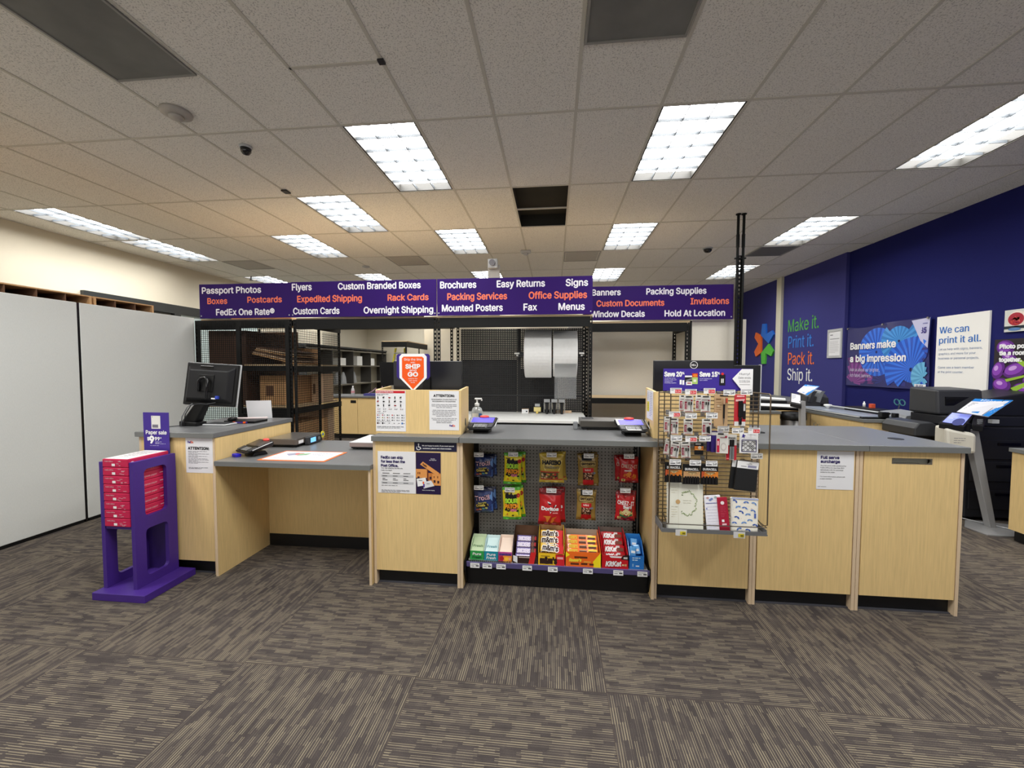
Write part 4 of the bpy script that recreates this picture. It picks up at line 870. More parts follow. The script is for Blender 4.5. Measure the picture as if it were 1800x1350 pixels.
def tape_gun(k, label):
    x = -.09+.098*k; t = thing('tape_dispenser', label, 'tape dispenser', (x, 5.42, .901), group='three tape dispensers standing in a row')
    q = MB(); q.cyl((x-.03, 5.43, 1.0), (x+.03, 5.43, 1.0), .048, mat('clear_tape', (214, 206, 186), .2), 18); q.build('tape_reel', t)
    q = MB(); q.box(x-.04, x+.04, 5.39, 5.45, 1.05, 1.11, LGR); q.box(x-.043, x-.034, 5.4, 5.46, .91, 1.05, LGR); q.box(x+.034, x+.043, 5.4, 5.46, .91, 1.05, LGR); q.build('metal_frame', t, bev=.003)
    q = MB(); q.hexa([(x-.014, 5.33, .901), (x+.014, 5.33, .901), (x+.018, 5.37, .901), (x-.018, 5.37, .901), (x-.022, 5.36, 1.04), (x+.022, 5.36, 1.04), (x+.026, 5.4, 1.05), (x-.026, 5.4, 1.05)], BLK); q.build('handle', t, bev=.006)
    q = MB(); q.box(x-.041, x+.041, 5.386, 5.3895, 1.095, 1.12, BLK); q.build('blade', t)
for k, s_ in enumerate(('left of the three', 'middle of the three', 'right of the three')): tape_gun(k, 'silver tape dispenser with a black handle, %s on the packing worktop' % s_)
q = MB(); q.box(.02, .24, 5.5, 5.56, .901, .93, CARDP); o = q.build('paper_stub', loc=(.13, 5.53, .901)); tag(o, 'small tan block behind the tape dispensers on the packing worktop', 'block')

# rack at the right with panels
t = thing('open_rack', 'black open rack with a cream fabric back, under the Banners sign', 'rack', (1.1, 5.7, 0))
for x, y in ((.47, 5.4), (1.69, 5.4), (1.69, 5.95), (.47, 5.95)):
    q = MB(); post(q, x, y, 2.09); q.build('upright', t)
q = MB(); q.box(.49, 1.67, 5.38, 5.415, 1.98, 2.09, BLKM); q.box(.49, 1.67, 5.42, 5.93, 2.04, 2.07, BLKM); q.box(1.67, 1.71, 5.42, 5.93, 1.99, 2.08, BLKM); q.build('beam', t)
MB().box(.45, 1.72, 5.39, 5.97, 2.091, 2.112, PART).build('shelf_board', t)
MB().box(.49, 1.67, 5.41, 5.93, 1.1, 1.118, PART).build('shelf_board', t); q = MB(); q.box(.49, 1.67, 5.38, 5.409, 1.045, 1.115, BLKM); q.build('beam', t)
for lab, x0, x1, y in (('cream fabric partition panel behind the right rack', .2, 1.742, 6.02), ('bright cream fabric panel between the right rack and the tall black pole', 1.765, 2.29, 5.45), ('cream fabric panel edge showing just right of the tall black pole', 2.375, 2.43, 5.45)):
    t = thing('partition_panel', lab, 'partition', ((x0+x1)/2, y, 0), group='cream partition panels behind the racks')
    MB().box(x0, x1, y, y+.05, .03, 2.13, FABC).build('fabric_panel', t, bev=.004); MB().box(x0, x1, y+.005, y+.045, 0, .0295, BLK).build('base_rail', t)
    if x0 == 1.765: q = MB(); q.box(x0-.02, x0-.001, y-.005, y+.055, 0, 2.12, BLK); q.box(x1+.001, x1+.02, y-.005, y+.055, 0, 2.12, BLK); q.build('edge_trim', t)
t = thing('partition_panel', 'cream fabric side panel at the right end of the open rack', 'partition', (1.73, 5.7, 0), group='cream partition panels behind the racks')
MB().box(1.712, 1.742, 5.5, 6.015, .03, 2.08, FABC).build('fabric_panel', t)
t = thing('utility_pole', 'tall black twin rod cable pole reaching the ceiling beside the Invitations sign', 'pole', (2.28, 5.33, 0))
for x in (2.252, 2.318):
    q = MB(); q.cyl((x, 5.33, 0), (x, 5.33, ZC-.001), .016, BLKM, 10); q.cyl((x, 5.33, 3.0), (x, 5.33, 3.16), .02, BLKM, 10); q.cyl((x, 5.33, ZC-.012), (x, 5.33, ZC-.001), .03, BLKM, 12); q.build('rod', t)
q = MB(); post(q, 2.285, 5.36, 2.9, w=.05, d=.04); q.build('slotted_post', t)
q = MB(); q.box(2.22, 2.35, 5.315, 5.345, 2.86, 2.875, BLKM); q.cyl((2.285, 5.36, 2.9), (2.285, 5.36, 2.905), .03, BLKM); q.build('clamp_bracket', t)

# ------------------------------------------------------------------ big purple signs above the racks
def big_sign(label, x0, x1, y, z0, z1, rows):
    c = (x0+x1)/2; H = z1-z0
    t = thing('overhead_sign', label, 'sign', (c, y, z0), group='purple service signs above the racks')
    MB().box(x0, x1, y-.012, y, z0, z1, PURS).build('board', t, bev=.002)
    q = MB(); q.cyl((x0+.02, y-.013, z0+.03), (x0+.02, y-.0121, z0+.03), .008, LGR, 10); q.cyl((x1-.02, y-.013, z0+.03), (x1-.02, y-.0121, z0+.03), .008, LGR, 10); q.build('fixing_screw', t)
    for s_, a, b_, y_, h, col in rows: p = Pr((x0, y-.0122, z1)); p.text(s_, a, y_*H, h, col, w=b_-a, bold=.024, l=1); p.build('lettering', t)
SW = mat('sign_white', (238, 234, 240), .5); SO = mat('sign_orange', (240, 112, 76), .5)
big_sign('purple overhead sign starting with Passport Photos', -4.42, -3.206, RY-.035, 2.122, 2.545, [('Passport Photos', .04, .83, .27, .075, SW), ('Boxes', .11, .375, .575, .07, SO), ('Postcards', .65, 1.1, .555, .07, SO), ('FedEx One Rate®', .225, 1.0, .91, .075, SW)])
big_sign('purple overhead sign reading Flyers and Custom Branded Boxes', -3.2, -1.378, RY-.036, 2.122, 2.55, [('Flyers', .02, .27, .235, .078, SW), ('Custom Branded Boxes', .61, 1.63, .235, .075, SW), ('Expedited Shipping', .085, .905, .57, .075, SO), ('Rack Cards', 1.23, 1.725, .565, .07, SO), ('Custom Cards', .03, .62, .91, .075, SW), ('Overnight Shipping', .93, 1.78, .91, .075, SW)])
big_sign('purple overhead sign reading Brochures and Easy Returns', -1.37, .43, RY-.036, 2.122, 2.55, [('Brochures', .04, .465, .255, .075, SW), ('Easy Returns', .71, 1.26, .255, .075, SW), ('Signs', 1.5, 1.745, .255, .075, SW), ('Packing Services', .125, .825, .575, .075, SO), ('Office Supplies', 1.08, 1.735, .575, .075, SO), ('Mounted Posters', .06, .775, .885, .075, SW), ('Fax', 1.02, 1.17, .885, .075, SW), ('Menus', 1.42, 1.71, .885, .075, SW)])
big_sign('purple overhead sign reading Banners and Packing Supplies', .37, 2.228, 5.37, 2.125, 2.56, [('Banners', .115, .475, .26, .075, SW), ('Packing Supplies', .8, 1.53, .255, .075, SW), ('Custom Documents', .175, 1.02, .585, .075, SO), ('Invitations', 1.345, 1.805, .56, .075, SO), ('Window Decals', .105, .78, .9, .075, SW), ('Hold At Location', 1.03, 1.76, .9, .075, SW)])

# ------------------------------------------------------------------ back room seen through the opening
t = thing('back_counter', 'maple base cabinets with a grey top in the back room, left of the riser', 'cabinet', (-3.5, 8.4, 0))
MB().box(-5.4, -2.2, 8.1, 8.75, .87, .905, TOP).build('countertop', t, bev=.003)
for k in range(5):
    x0 = -5.38+.63*k; q = MB(); q.box(x0+.003, x0+.627, 8.13, 8.148, .1, .868, WOOD); d = q.build('door', t); q = MB(); q.box(x0+.48, x0+.6, 8.125, 8.1295, .755, .815, BLK); q.build('handle', d)
q = MB(); q.box(-5.38, -2.22, 8.1485, 8.72, .1, .868, WOODD); q.build('carcass', t); MB().box(-5.38, -2.22, 8.17, 8.7, 0, .0995, KICK).build('kick_plate', t)
t = thing('water_bottle', 'small clear water bottle standing on the back room counter', 'bottle', (-4.28, 8.25, .906)); MB().lathe([(.03, 0), (.036, .01), (.036, .1), (.03, .14), (.014, .17), (.014, .19)], (-4.28, 8.25, .906), mat('clear_bottle', (225, 228, 232), .2, trans=.5), 14).build('bottle', t, smooth=True); MB().lathe([(.0365, .06), (.0365, .1)], (-4.28, 8.25, .906), ink(200, 130, 140), 14).build('label', t); MB().lathe([(.016, .185), (.016, .205), (.012, .207)], (-4.28, 8.25, .906), WHT, 12).build('cap', t)
q = MB(); q.box(-4.02, -3.75, 8.2, 8.4, .906, .95, ink(66, 66, 130)); o = q.build('blue_tray', loc=(-3.9, 8.3, .906)); tag(o, 'small blue tray on the back room counter', 'tray')
q = MB(); q.tube([(-3.95, 8.3, .955), (-3.85, 8.28, 1.0), (-3.8, 8.32, 1.06), (-3.72, 8.3, 1.0), (-3.66, 8.33, 1.1), (-3.6, 8.3, .98)], .012, ink(150, 120, 130)); o = q.build('cable', loc=(-3.8, 8.3, .95)); tag(o, 'tangle of cable on the blue tray in the back room', 'cable')
t = thing('monitor', 'black monitor edge on in the back room, left of the wide black one', 'monitor', (-3.55, 8.5, .906)); q = MB(); q.hexa([(-3.68, 8.32, 1.12), (-3.45, 8.5, 1.12), (-3.47, 8.53, 1.12), (-3.7, 8.35, 1.12), (-3.7, 8.3, 1.62), (-3.45, 8.49, 1.62), (-3.47, 8.52, 1.62), (-3.72, 8.33, 1.62)], BLK); q.build('screen', t); MB().box(-3.62, -3.55, 8.42, 8.47, .96, 1.15, BLK).build('stand', t); MB().box(-3.75, -3.42, 8.3, 8.6, .906, .96, BLK).build('base', t)
t = thing('book_shelf', 'dark grey open shelving along the left wall of the back room', 'shelf unit', (-6.5, 12, 0))
SH = mat('grey_shelving', (186, 181, 166), .5)
for z in (.5, 1.0, 1.56, 2.02):
    q = MB(); q.box(-6.95, -6.2, 9.6, 14.5, z-.03, z, SH); q.box(-6.2, -6.19, 9.6, 14.5, z-.035, z+.004, mat('shelf_lip', (110, 104, 92), .5)); q.build('shelf', t)
for y in (9.6, 10.8, 12.0, 13.2, 14.48): q = MB(); q.box(-6.95, -6.2, y, y+.025, 0, 2.06, mat('shelf_upright', (70, 68, 66), .5)); q.build('divider', t)
MB().box(-6.58, -6.56, 9.63, 14.47, 0, 1.985, SH).build('back_sheet', t)
MB().box(-6.98, -6.185, 9.58, 14.52, 2.061, 2.11, DGR).build('top_rail', t)
for y, z, h in ((11.5, 1.561, .22), (12.55, 1.561, .3), (13.45, 1.561, .25)): q = MB(); q.box(-6.5, -6.25, y-.2, y+.15, z, z+h, WHT); o = q.build('storage_box', loc=(-6.4, y, z)); tag(o, 'pale storage box on the upper shelf of the back room shelving', 'box', group='pale boxes on the back room shelving')
for y, z in ((11.4, 1.001), (11.75, 1.001), (12.4, 1.001)): q = MB(); q.lathe([(.09, 0), (.1, .02), (.08, .2), (.05, .3), (.03, .36)], (-6.4, y, z), mat('clear_bottle', (225, 228, 232), .2), 12); o = q.build('jug', loc=(-6.4, y, z), smooth=True); tag(o, 'clear jug on the middle shelf of the back room shelving', 'jug', group='jugs on the back room shelving')
t = thing('back_rack', 'black steel rack in the back room holding the yellow ladder', 'rack', (-3.85, 10.4, 0))
for x, y in ((-4.15, 9.5), (-3.56, 9.5), (-4.15, 11.1), (-3.78, 11.1)): q = MB(); post(q, x, y, 2.13); q.build('upright', t)
q = MB(); q.box(-4.17, -3.54, 9.47, 9.5, 2.0, 2.13, BLKM); q.hexa([(-3.54, 9.5, 2.0), (-3.54, 11.1, 2.0), (-3.58, 11.1, 2.0), (-3.58, 9.5, 2.0), (-3.54, 9.5, 2.13), (-3.54, 11.1, 2.13), (-3.58, 11.1, 2.13), (-3.58, 9.5, 2.13)], BLKM); q.box(-4.17, -3.54, 9.47, 9.5, 1.45, 1.56, BLKM); q.box(-4.17, -3.54, 9.5, 11.1, 1.5, 1.52, BLKM); q.build('beam', t)
MB().box(-4.17, -3.54, 9.51, 11.1, 2.131, 2.15, PART).build('shelf_board', t)
t = thing('step_ladder', 'yellow step ladder stored in the black back room rack', 'ladder', (-3.93, 10.2, 1.521))
YL = mat('ladder_yellow', (226, 214, 40), .5)
for s_ in (-1, 1): q = MB(); q.hexa([(-3.95+s_*.17-.025, 10.0, 1.522), (-3.95+s_*.17+.025, 10.0, 1.522), (-3.95+s_*.17+.025, 10.04, 1.522), (-3.95+s_*.17-.025, 10.04, 1.522), (-3.95+s_*.12-.02, 10.1, 2.0), (-3.95+s_*.12+.02, 10.1, 2.0), (-3.95+s_*.12+.02, 10.14, 2.0), (-3.95+s_*.12-.02, 10.14, 2.0)], YL); q.build('side_rail', t)
for k in range(3): q = MB(); q.box(-4.1, -3.8, 10.03+.02*k, 10.1+.02*k, 1.56+.15*k, 1.585+.15*k, LGR); q.build('step', t)
q = MB(); q.box(-3.7, -3.57, 10.5, 10.9, 1.522, 1.8, ink(226, 170, 160)); o = q.build('folder_stack', loc=(-3.63, 10.7, 1.522)); tag(o, 'pink folders on the black back room rack', 'folder')
# ------------------------------------------------------------------ snack display in the counter bay
t = thing('snack_display', 'grey pegboard snack display built into the counter under the wide top', 'display unit', (.02, 2.9, 0))
for xa, xb in ((-.631, -.612), (.64, .659)):
    q = MB(); q.box(xa, xb, 2.672, 3.2, 0, 1.008, WOODD); q.box(xa, xb, 2.669, 2.6715, 0, 1.008, PLY); q.build('side_panel', t)
PGG = mat('grey_pegboard', (150, 148, 143), .55)
pegboard(-.57, .625, .19, 1.005, 3.04, PGG, hole=.0074).build('pegboard', t)
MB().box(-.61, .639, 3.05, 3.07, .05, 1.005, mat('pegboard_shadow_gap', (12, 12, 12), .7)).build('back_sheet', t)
for x in (-.59, .602):
    q = MB(); n = 28
    q.box(x-.013, x-.005, 3.03, 3.036, .19, 1.005, BLKM); q.box(x+.005, x+.013, 3.03, 3.036, .19, 1.005, BLKM)
    for k in range(n): q.box(x-.005, x+.005, 3.03, 3.036, .19+.029*k, .19+.029*k+.013, BLKM)
    q.build('upright', t)
q = MB(); q.box(-.585, .625, 2.69, 3.03, .165, .18, LGR); q.build('shelf_deck', t)
q = MB(); q.box(-.58, -.28, 2.685, 2.705, .1805, .186, STEEL); [q.box(-.58+.014*k, -.574+.014*k, 2.684, 2.7, .186, .19, DGR) for k in range(21)]; q.build('front_fence', t)
STRIP = mat('lilac_price_strip', (96, 88, 140), .2, coat=.6)
q = MB(); q.hexa([(-.59, 2.682, .150), (.632, 2.682, .150), (.632, 2.689, .150), (-.59, 2.689, .150), (-.59, 2.676, .184), (.632, 2.676, .184), (.632, 2.689, .184), (-.59, 2.689, .184)], STRIP); strip = q.build('price_strip', t)
for k, px in enumerate((-.53, -.445, -.35, -.172, .0, .232, .43, .585)):
    q = MB(); q.box(px-.032, px+.032, 2.672, 2.674, .147, .180, WI); q.box(px-.026, px+.02, 2.6712, 2.6718, .171, .174, GI); q.box(px-.026, px-.004, 2.6712, 2.6718, .158, .162, GI); q.box(px+.006, px+.026, 2.6712, 2.6718, .158, .166, ink(60, 60, 64)); q.build('price_label', t)
for x in (-.603, .632): q = MB(); q.prism([(2.672, .13), (2.68, .195), (2.72, .195), (3.02, .3), (3.02, .02), (2.72, .02)], 'x', x, x+.007, BLK); q.build('bracket', t)
q = MB(); q.box(-.596, .632, 2.74, 2.76, 0, .164, KICK); q.build('kick_plate', t)

def price_print(p, w, h, sale=False, wid=True):
    p.rect(.004, .003, w-.006, .006, GI); p.rect(.004, .012, w*.3, .0145, GI)
    if sale: p.rect(w*.42, h*.28, w-.003, h-.003, ink(216, 60, 64)); p.text('5.24', w*.46, h-.008, .01, ink(250, 200, 200), w=w*.42, bold=.02)
    else: p.rect(.004, .02, w*.5, .025, ink(70, 70, 74)); p.text('3.49', w*.6, h-.008, .011, ink(50, 50, 54), w=w*.32, bold=.02)
def hook(label, x, z, y0, y1, w=.07, h=.033, sale=False, tag_col=None, loaded=True, group='wire hooks with price tags', below=.0):
    """wire hook from y1 (board) out to y0, price tag on its tip; origin at the tip"""
    t = thing('peg_hook', label, 'display hook', (x, y1, z), group=group)
    q = MB(); q.tube([(x, y1, z-.012), (x, y0+.03, z-.012), (x, y0+.006, z-.006)], .0028, STEEL); q.tube([(x, y1, z+.004), (x, y0, z+.004)], .0022, STEEL); q.box(x-.012, x+.012, y1-.006, y1, z-.02, z+.012, STEEL); q.build('wire', t)
    q = MB(); q.box(x-w/2, x+w/2, y0-.002, y0, z-h/2, z+h/2, tag_col or WI); g = q.build('price_tag', t)
    p = Pr((x-w/2, y0-.0021, z+h/2)); price_print(p, w, h, sale); p.build('print', g)
    return t
SNK = [('blue gummy candy bags, upper left', -.535, .889), ('blue gummy candy bags, lower left', -.535, .649), ('yellow sour candy bags, upper row', -.286, .897), ('yellow sour candy bags, lower row', -.31, .64),
       ('gold gummy bear bags', -.013, .9), ('red tortilla chip bags', -.013, .645), ('gold pretzel bags, upper row', .246, .899), ('gold pretzel bags, lower row', .24, .64), ('red cracker bags, upper right', .522, .903), ('red and white cracker bags, lower right', .50, .662)]
for n_, x, z in SNK: hook('wire hook with a price tag holding the %s' % n_, x, z, 2.85, 3.036)

def bag(name, label, x, zt, w, h, y, m, seal, art, tilt=0., puff=.03, group=None, fl=0.):
    """pillow bag hanging with its top edge at zt; its face looks to -y"""
    NX, NZ = 16, 22
    ph = random.Random(len(label)*7+int(x*100)).uniform(0, 6)
    def prof(u, v): return max(0., 1-abs(2*u-1)**3.2)*max(0., math.sin(PI*min(1, max(0, (v-.05)/.9))))**.55*puff
    def edge(u, v): return 1-.075*math.sin(PI*v)+.012*math.sin(14*v+ph)
    def wr(px, py):
        u, v = (px/w), (py/h); return prof(u, v)+(.003*math.sin(8*v+ph+6*u)*math.sin(PI*u)+.0022*math.sin(19*u+ph+4*v)*(.4+abs(2*v-1))+.0016*math.sin(27*v-11*u))*min(1, 8*u, 8*(1-u))
    loc = (x, y, zt)
    t = thing(name, label, 'snack bag', loc, group=group); t.rotation_euler = (0, tilt, math.radians(fl))
    q = MB(); nv = NX+1
    def pos(u, v, side):
        px = -w/2+w*(.5+(u-.5)*edge(u, v)); pz = -h*v
        if v in (0., 1.) : pz += .0018*math.sin(u*60)
        d = wr(u*w, v*h) if 0 < u < 1 and 0 < v < 1 else 0
        return (px, -d*.75-.0006 if side == 0 else d*.45+.0006, pz)
    V = [pos(i/NX, j/NZ, s) for s in (0, 1) for j in range(NZ+1) for i in range(nv)]; o_ = (NZ+1)*nv
    for s in (0, 1):
        for j in range(NZ):
            for i in range(NX):
                a = s*o_+j*nv+i; f = [a, a+nv, a+nv+1, a+1]; q.f.append(f if s == 0 else f[::-1])
                v_ = (j+.5)/NZ; q.m.append(q.mi(seal if v_ < .085 or v_ > .93 else m))
    bd = [j*nv for j in range(NZ+1)]+[NZ*nv+i for i in range(1, nv)]+[j*nv+NX for j in range(NZ-1, -1, -1)]+[i for i in range(NX-1, 0, -1)]
    for a, b_ in zip(bd, bd[1:]+bd[:1]): q.f.append([a, a+o_, b_+o_, b_]); q.m.append(q.mi(seal))
    q.v = V; q.build('wrapper', t, local=True, smooth=True)
    p = Pr((-w/2, -.0012, 0), warp=lambda a, b_: wr(min(max(a, .001), w-.001), min(max(b_, .001), h-.001))*.75, lift=.00045)
    art(p, w, h); p.build('print', t, local=True)
    return t
def a_trolli(p, w, h):
    LB = ink(110, 150, 210); p.poly([(w*.55, h*.1), (w*.95, h*.12), (w*.95, h*.5), (w*.8, h*.35)], LB); p.poly([(w*.8, h*.7), (w*.95, h*.6), (w*.95, h*.92), (w*.7, h*.92)], ink(70, 110, 180))
    p.text('Trolli', w*.1, h*.47, h*.17, ink(20, 22, 50), w=w*.72, bold=.07, l=2, rot=.12); p.text('Trolli', w*.1, h*.47, h*.17, ink(232, 190, 206), w=w*.72, bold=.02, l=3, rot=.12)
    p.disc(w*.45, h*.68, w*.33, ink(40, 30, 30), 2, ry=h*.12, rot=-.15); p.text('Sour Brite', w*.26, h*.6, h*.06, ink(226, 214, 80), w=w*.4, l=3, rot=.12); p.text('Crawlers', w*.16, h*.73, h*.105, ink(226, 206, 90), w=w*.6, bold=.03, l=3, rot=.12)
    for k, c in enumerate((ink(200, 90, 60), ink(220, 150, 60), ink(90, 170, 160), ink(200, 200, 110))): p.disc(w*(.2+.15*k), h*(.86-.03*k), w*.075, c, 3, ry=h*.035, n=8)
def a_sour(p, w, h):
    p.text('Sour', w*.5, h*.3, h*.1, BI, w=w*.6, al='c', bold=.1, l=2); [p.disc(w*(.24+.13*k), h*(.26+.02*(k % 2)), w*.08, BI, 2, ry=h*.03, n=7) for k in range(5)]
    p.disc(w*.5, h*.2, w*.05, BI, 2, ry=h*.05, n=6)
    for k in range(6): p.disc(w*(.2+.12*k), h*(.68+.03*(k % 2)), w*.08, BI, 2, ry=h*.03, n=7)
    p.rect(w*.16, h*.31, w*.8, h*.66, ink(40, 40, 20), 1)
    p.text('SOUR', w*.48, h*.46, h*.125, ink(176, 226, 60), w=w*.64, al='c', bold=.05, l=3); p.text('PATCH', w*.5, h*.625, h*.125, ink(246, 160, 40), w=w*.68, al='c', bold=.05, l=3); p.text('KIDS', w*.6, h*.72, h*.065, ink(226, 120, 150), w=w*.3, al='c', bold=.05, l=4)
    p.disc(w*.86, h*.24, w*.1, ink(190, 40, 40), 3, ry=h*.07, n=8); p.poly([(w*.2, h*.82), (w*.28, h*.78), (w*.3, h*.86)], ink(220, 110, 30), 3); p.disc(w*.55, h*.86, w*.07, ink(60, 60, 20), 3, ry=h*.025, n=7); p.rect(w*.12, h*.15, w*.36, h*.18, ink(80, 50, 40), 3); p.poly([(w*.74, h*.7), (w*.9, h*.62), (w*.9, h*.84), (w*.8, h*.9)], ink(150, 190, 50), 2)
def a_haribo(p, w, h):
    p.poly([(w*.08, h*.2), (w*.92, h*.22), (w*.8, h*.6), (w*.22, h*.57)], ink(222, 200, 110), 1)
    p.text('HARIBO', w*.5, h*.36, h*.125, BI, w=w*.72, al='c', bold=.05, l=3); p.text('Goldbears', w*.5, h*.5, h*.09, ink(120, 116, 96), w=w*.58, al='c', bold=.02, l=3)
    p.rect(w*.06, h*.6, w*.8, h*.635, ink(200, 60, 50), 2); p.rect(w*.06, h*.635, w*.76, h*.86, ink(110, 90, 60), 2); p.rect(w*.06, h*.86, w*.94, h*.895, ink(200, 60, 50), 2)
    R = random.Random(5)
    for k in range(26): p.disc(w*R.uniform(.12, .7), h*R.uniform(.67, .84), w*.045, [ink(200, 60, 60), ink(220, 190, 90), ink(70, 80, 40), ink(226, 200, 160), ink(50, 46, 40)][k % 5], 3, ry=h*.03, n=7)
    p.rect(w*.3, h*.92, w*.9, h*.95, ink(240, 222, 120), 2)
def a_doritos(p, w, h):
    p.rect(0.004, h*.09, w-.004, h*.15, ink(110, 16, 24), 1); p.poly([(w*.38, h*.33), (w*.78, h*.42), (w*.52, h*.66)], WI, 2); p.poly([(w*.41, h*.37), (w*.72, h*.44), (w*.52, h*.63)], BI, 3)
    p.text('Doritos', w*.5, h*.57, h*.085, WI, w=w*.72, al='c', bold=.05, l=4)
    p.poly([(w*.22, h*.74), (w*.55, h*.73), (w*.4, h*.93)], ink(236, 150, 60), 3); p.poly([(w*.6, h*.78), (w*.8, h*.74), (w*.62, h*.94), (w*.54, h*.92)], ink(222, 130, 50), 4); p.rect(w*.62, h*.62, w*.84, h*.66, ink(240, 160, 160), 4); [p.disc(w*(.3+.05*k), h*(.78+.03*(k % 3)), w*.012, ink(190, 90, 30), 4, n=5) for k in range(5)]
def a_snyder(p, w, h):
    p.rect(w*.2, h*.02, w*.68, h*.19, BI, 2); p.rect(w*.12, h*.21, w*.88, h*.38, ink(60, 44, 20), 1); p.rect(w*.15, h*.225, w*.85, h*.365, ink(186, 160, 96), 2); p.text("SNYDER'S", w*.5, h*.33, h*.07, ink(50, 34, 16), w=w*.62, al='c', bold=.05, l=3)
    RR = ink(190, 30, 36); p.rect(w*.25, h*.42, w*.75, h*.97, RR, 1); p.text('Mini', w*.48, h*.51, h*.055, ink(240, 210, 200), w=w*.26, al='c', bold=.03, l=3)
    p.rect(w*.25, h*.565, w*.75, h*.8, ink(60, 34, 24), 2); R = random.Random(9)
    for k in range(40): a = R.uniform(w*.28, w*.72); b_ = R.uniform(h*.58, h*.785); p.disc(a, b_, w*.035, [ink(196, 140, 100), ink(222, 196, 170), ink(150, 96, 60)][k % 3], 3, ry=h*.014, n=6, rot=R.uniform(0, 3))
    p.disc(w*.75, h*.58, w*.1, ink(120, 130, 150), 4, ry=h*.035, n=8)
def a_cheez(p, w, h, white=False):
    if white: p.poly([(w*.1, h*.12), (w*.9, h*.14), (w*.9, h*.24), (w*.1, h*.2)], ink(240, 200, 200), 1)
    c = WI if white else ink(206, 176, 160)
    p.text('CHEEZ-IT', w*.5, h*.4, h*.13, c, w=w*.8, al='c', bold=.015, l=3, rot=-.06)
    if white:
        p.text('Snap’d', w*.58, h*.54, h*.1, WI, w=w*.4, al='c', bold=.03, l=4); p.poly([(w*.2, h*.58), (w*.8, h*.56), (w*.84, h*.8), (w*.5, h*.9), (w*.22, h*.82)], ink(50, 100, 60), 2); cc = (ink(240, 226, 170), ink(226, 200, 120))
    else: cc = (ink(226, 140, 60), ink(206, 116, 44)); p.rect(w*.26, h*.5, w*.6, h*.54, WI, 4)
    p.poly([(w*.5, h*.54), (w*.78, h*.66), (w*.55, h*.8), (w*.3, h*.68)], cc[0], 4); p.poly([(w*.26, h*.62), (w*.46, h*.7), (w*.4, h*.8), (w*.2, h*.74)], cc[1], 3); p.poly([(w*.6, h*.74), (w*.84, h*.66), (w*.86, h*.8), (w*.66, h*.86)], cc[1], 3); p.rect(w*.12, h*.84, w*.3, h*.94, ink(226, 200, 130), 3); p.disc(w*.21, h*.885, w*.05, ink(90, 120, 60), 4, n=8)
TRB = gloss(42, 58, 112); YEL = gloss(238, 220, 40); GRN = gloss(84, 176, 50); GLD = gloss(196, 168, 74); DRD = gloss(196, 34, 40); DRD2 = gloss(128, 18, 28); SNG = gloss(150, 122, 58); CZR = gloss(182, 24, 34); DKB = gloss(28, 34, 66)
def pair(fn, dx, dy, label2, dz=.0, rz=0.):
    t = fn; b_ = dup(t, (t.location.x+dx, t.location.y+dy, t.location.z+dz), label=label2); b_.rotation_euler = (0, t.rotation_euler.y-.05, math.radians(rz)); return t
G1 = 'snack bags hanging on the grey pegboard'
pair(bag('snack_bag', 'dark blue gummy candy bag in front on the upper left hook', -.5, .878, .145, .163, 2.885, TRB, DKB, a_trolli, .04, group=G1), .014, .05, 'dark blue gummy candy bag behind another on the upper left hook')
pair(bag('snack_bag', 'dark blue gummy candy bag in front on the lower left hook', -.508, .632, .148, .178, 2.885, TRB, DKB, a_trolli, -.02, group=G1), .014, .05, 'dark blue gummy candy bag behind another on the lower left hook')
pair(bag('snack_bag', 'yellow sour candy bag in front on the upper hook', -.288, .9, .132, .228, 2.88, YEL, GRN, a_sour, .03, group=G1), .02, .05, 'yellow sour candy bag behind the front one on the upper hook')
pair(bag('snack_bag', 'yellow sour candy bag in front on the lower hook', -.302, .652, .136, .238, 2.88, YEL, GRN, a_sour, -.03, group=G1), .016, .05, 'yellow sour candy bag behind the front one on the lower hook')
pair(bag('snack_bag', 'gold gummy bear bag in front with red lines and black lettering', -.012, .905, .178, .21, 2.88, GLD, gloss(214, 186, 70), a_haribo, .0, group=G1), .012, .05, 'gold gummy bear bag behind the front one', rz=4)
pair(bag('snack_bag', 'red tortilla chip bag in front with an orange chip picture', -.018, .65, .165, .262, 2.875, DRD, DRD2, a_doritos, .03, .03, group=G1), .022, .055, 'red tortilla chip bag behind the front one')
pair(bag('snack_bag', 'gold pretzel bag in front on the upper hook', .242, .905, .148, .225, 2.88, SNG, gloss(120, 96, 44), a_snyder, -.02, group=G1), .0, .055, 'gold pretzel bag behind the front one on the upper hook', rz=6)
bag('snack_bag', 'gold pretzel bag alone on the lower hook', .236, .654, .14, .222, 2.88, SNG, gloss(120, 96, 44), a_snyder, .02, group=G1)
pair(bag('snack_bag', 'red cracker bag in front on the upper right hook', .525, .895, .135, .185, 2.88, CZR, DRD2, a_cheez, -.01, group=G1), -.028, .055, 'red cracker bag behind the front one on the upper right hook')
pair(bag('snack_bag', 'red and white cheese cracker bag in front on the lower right hook', .508, .64, .14, .2, 2.88, CZR, DRD2, lambda p, w, h: a_cheez(p, w, h, True), .03, group=G1), .012, .05, 'red and white cheese cracker bag behind the front one, lower right')

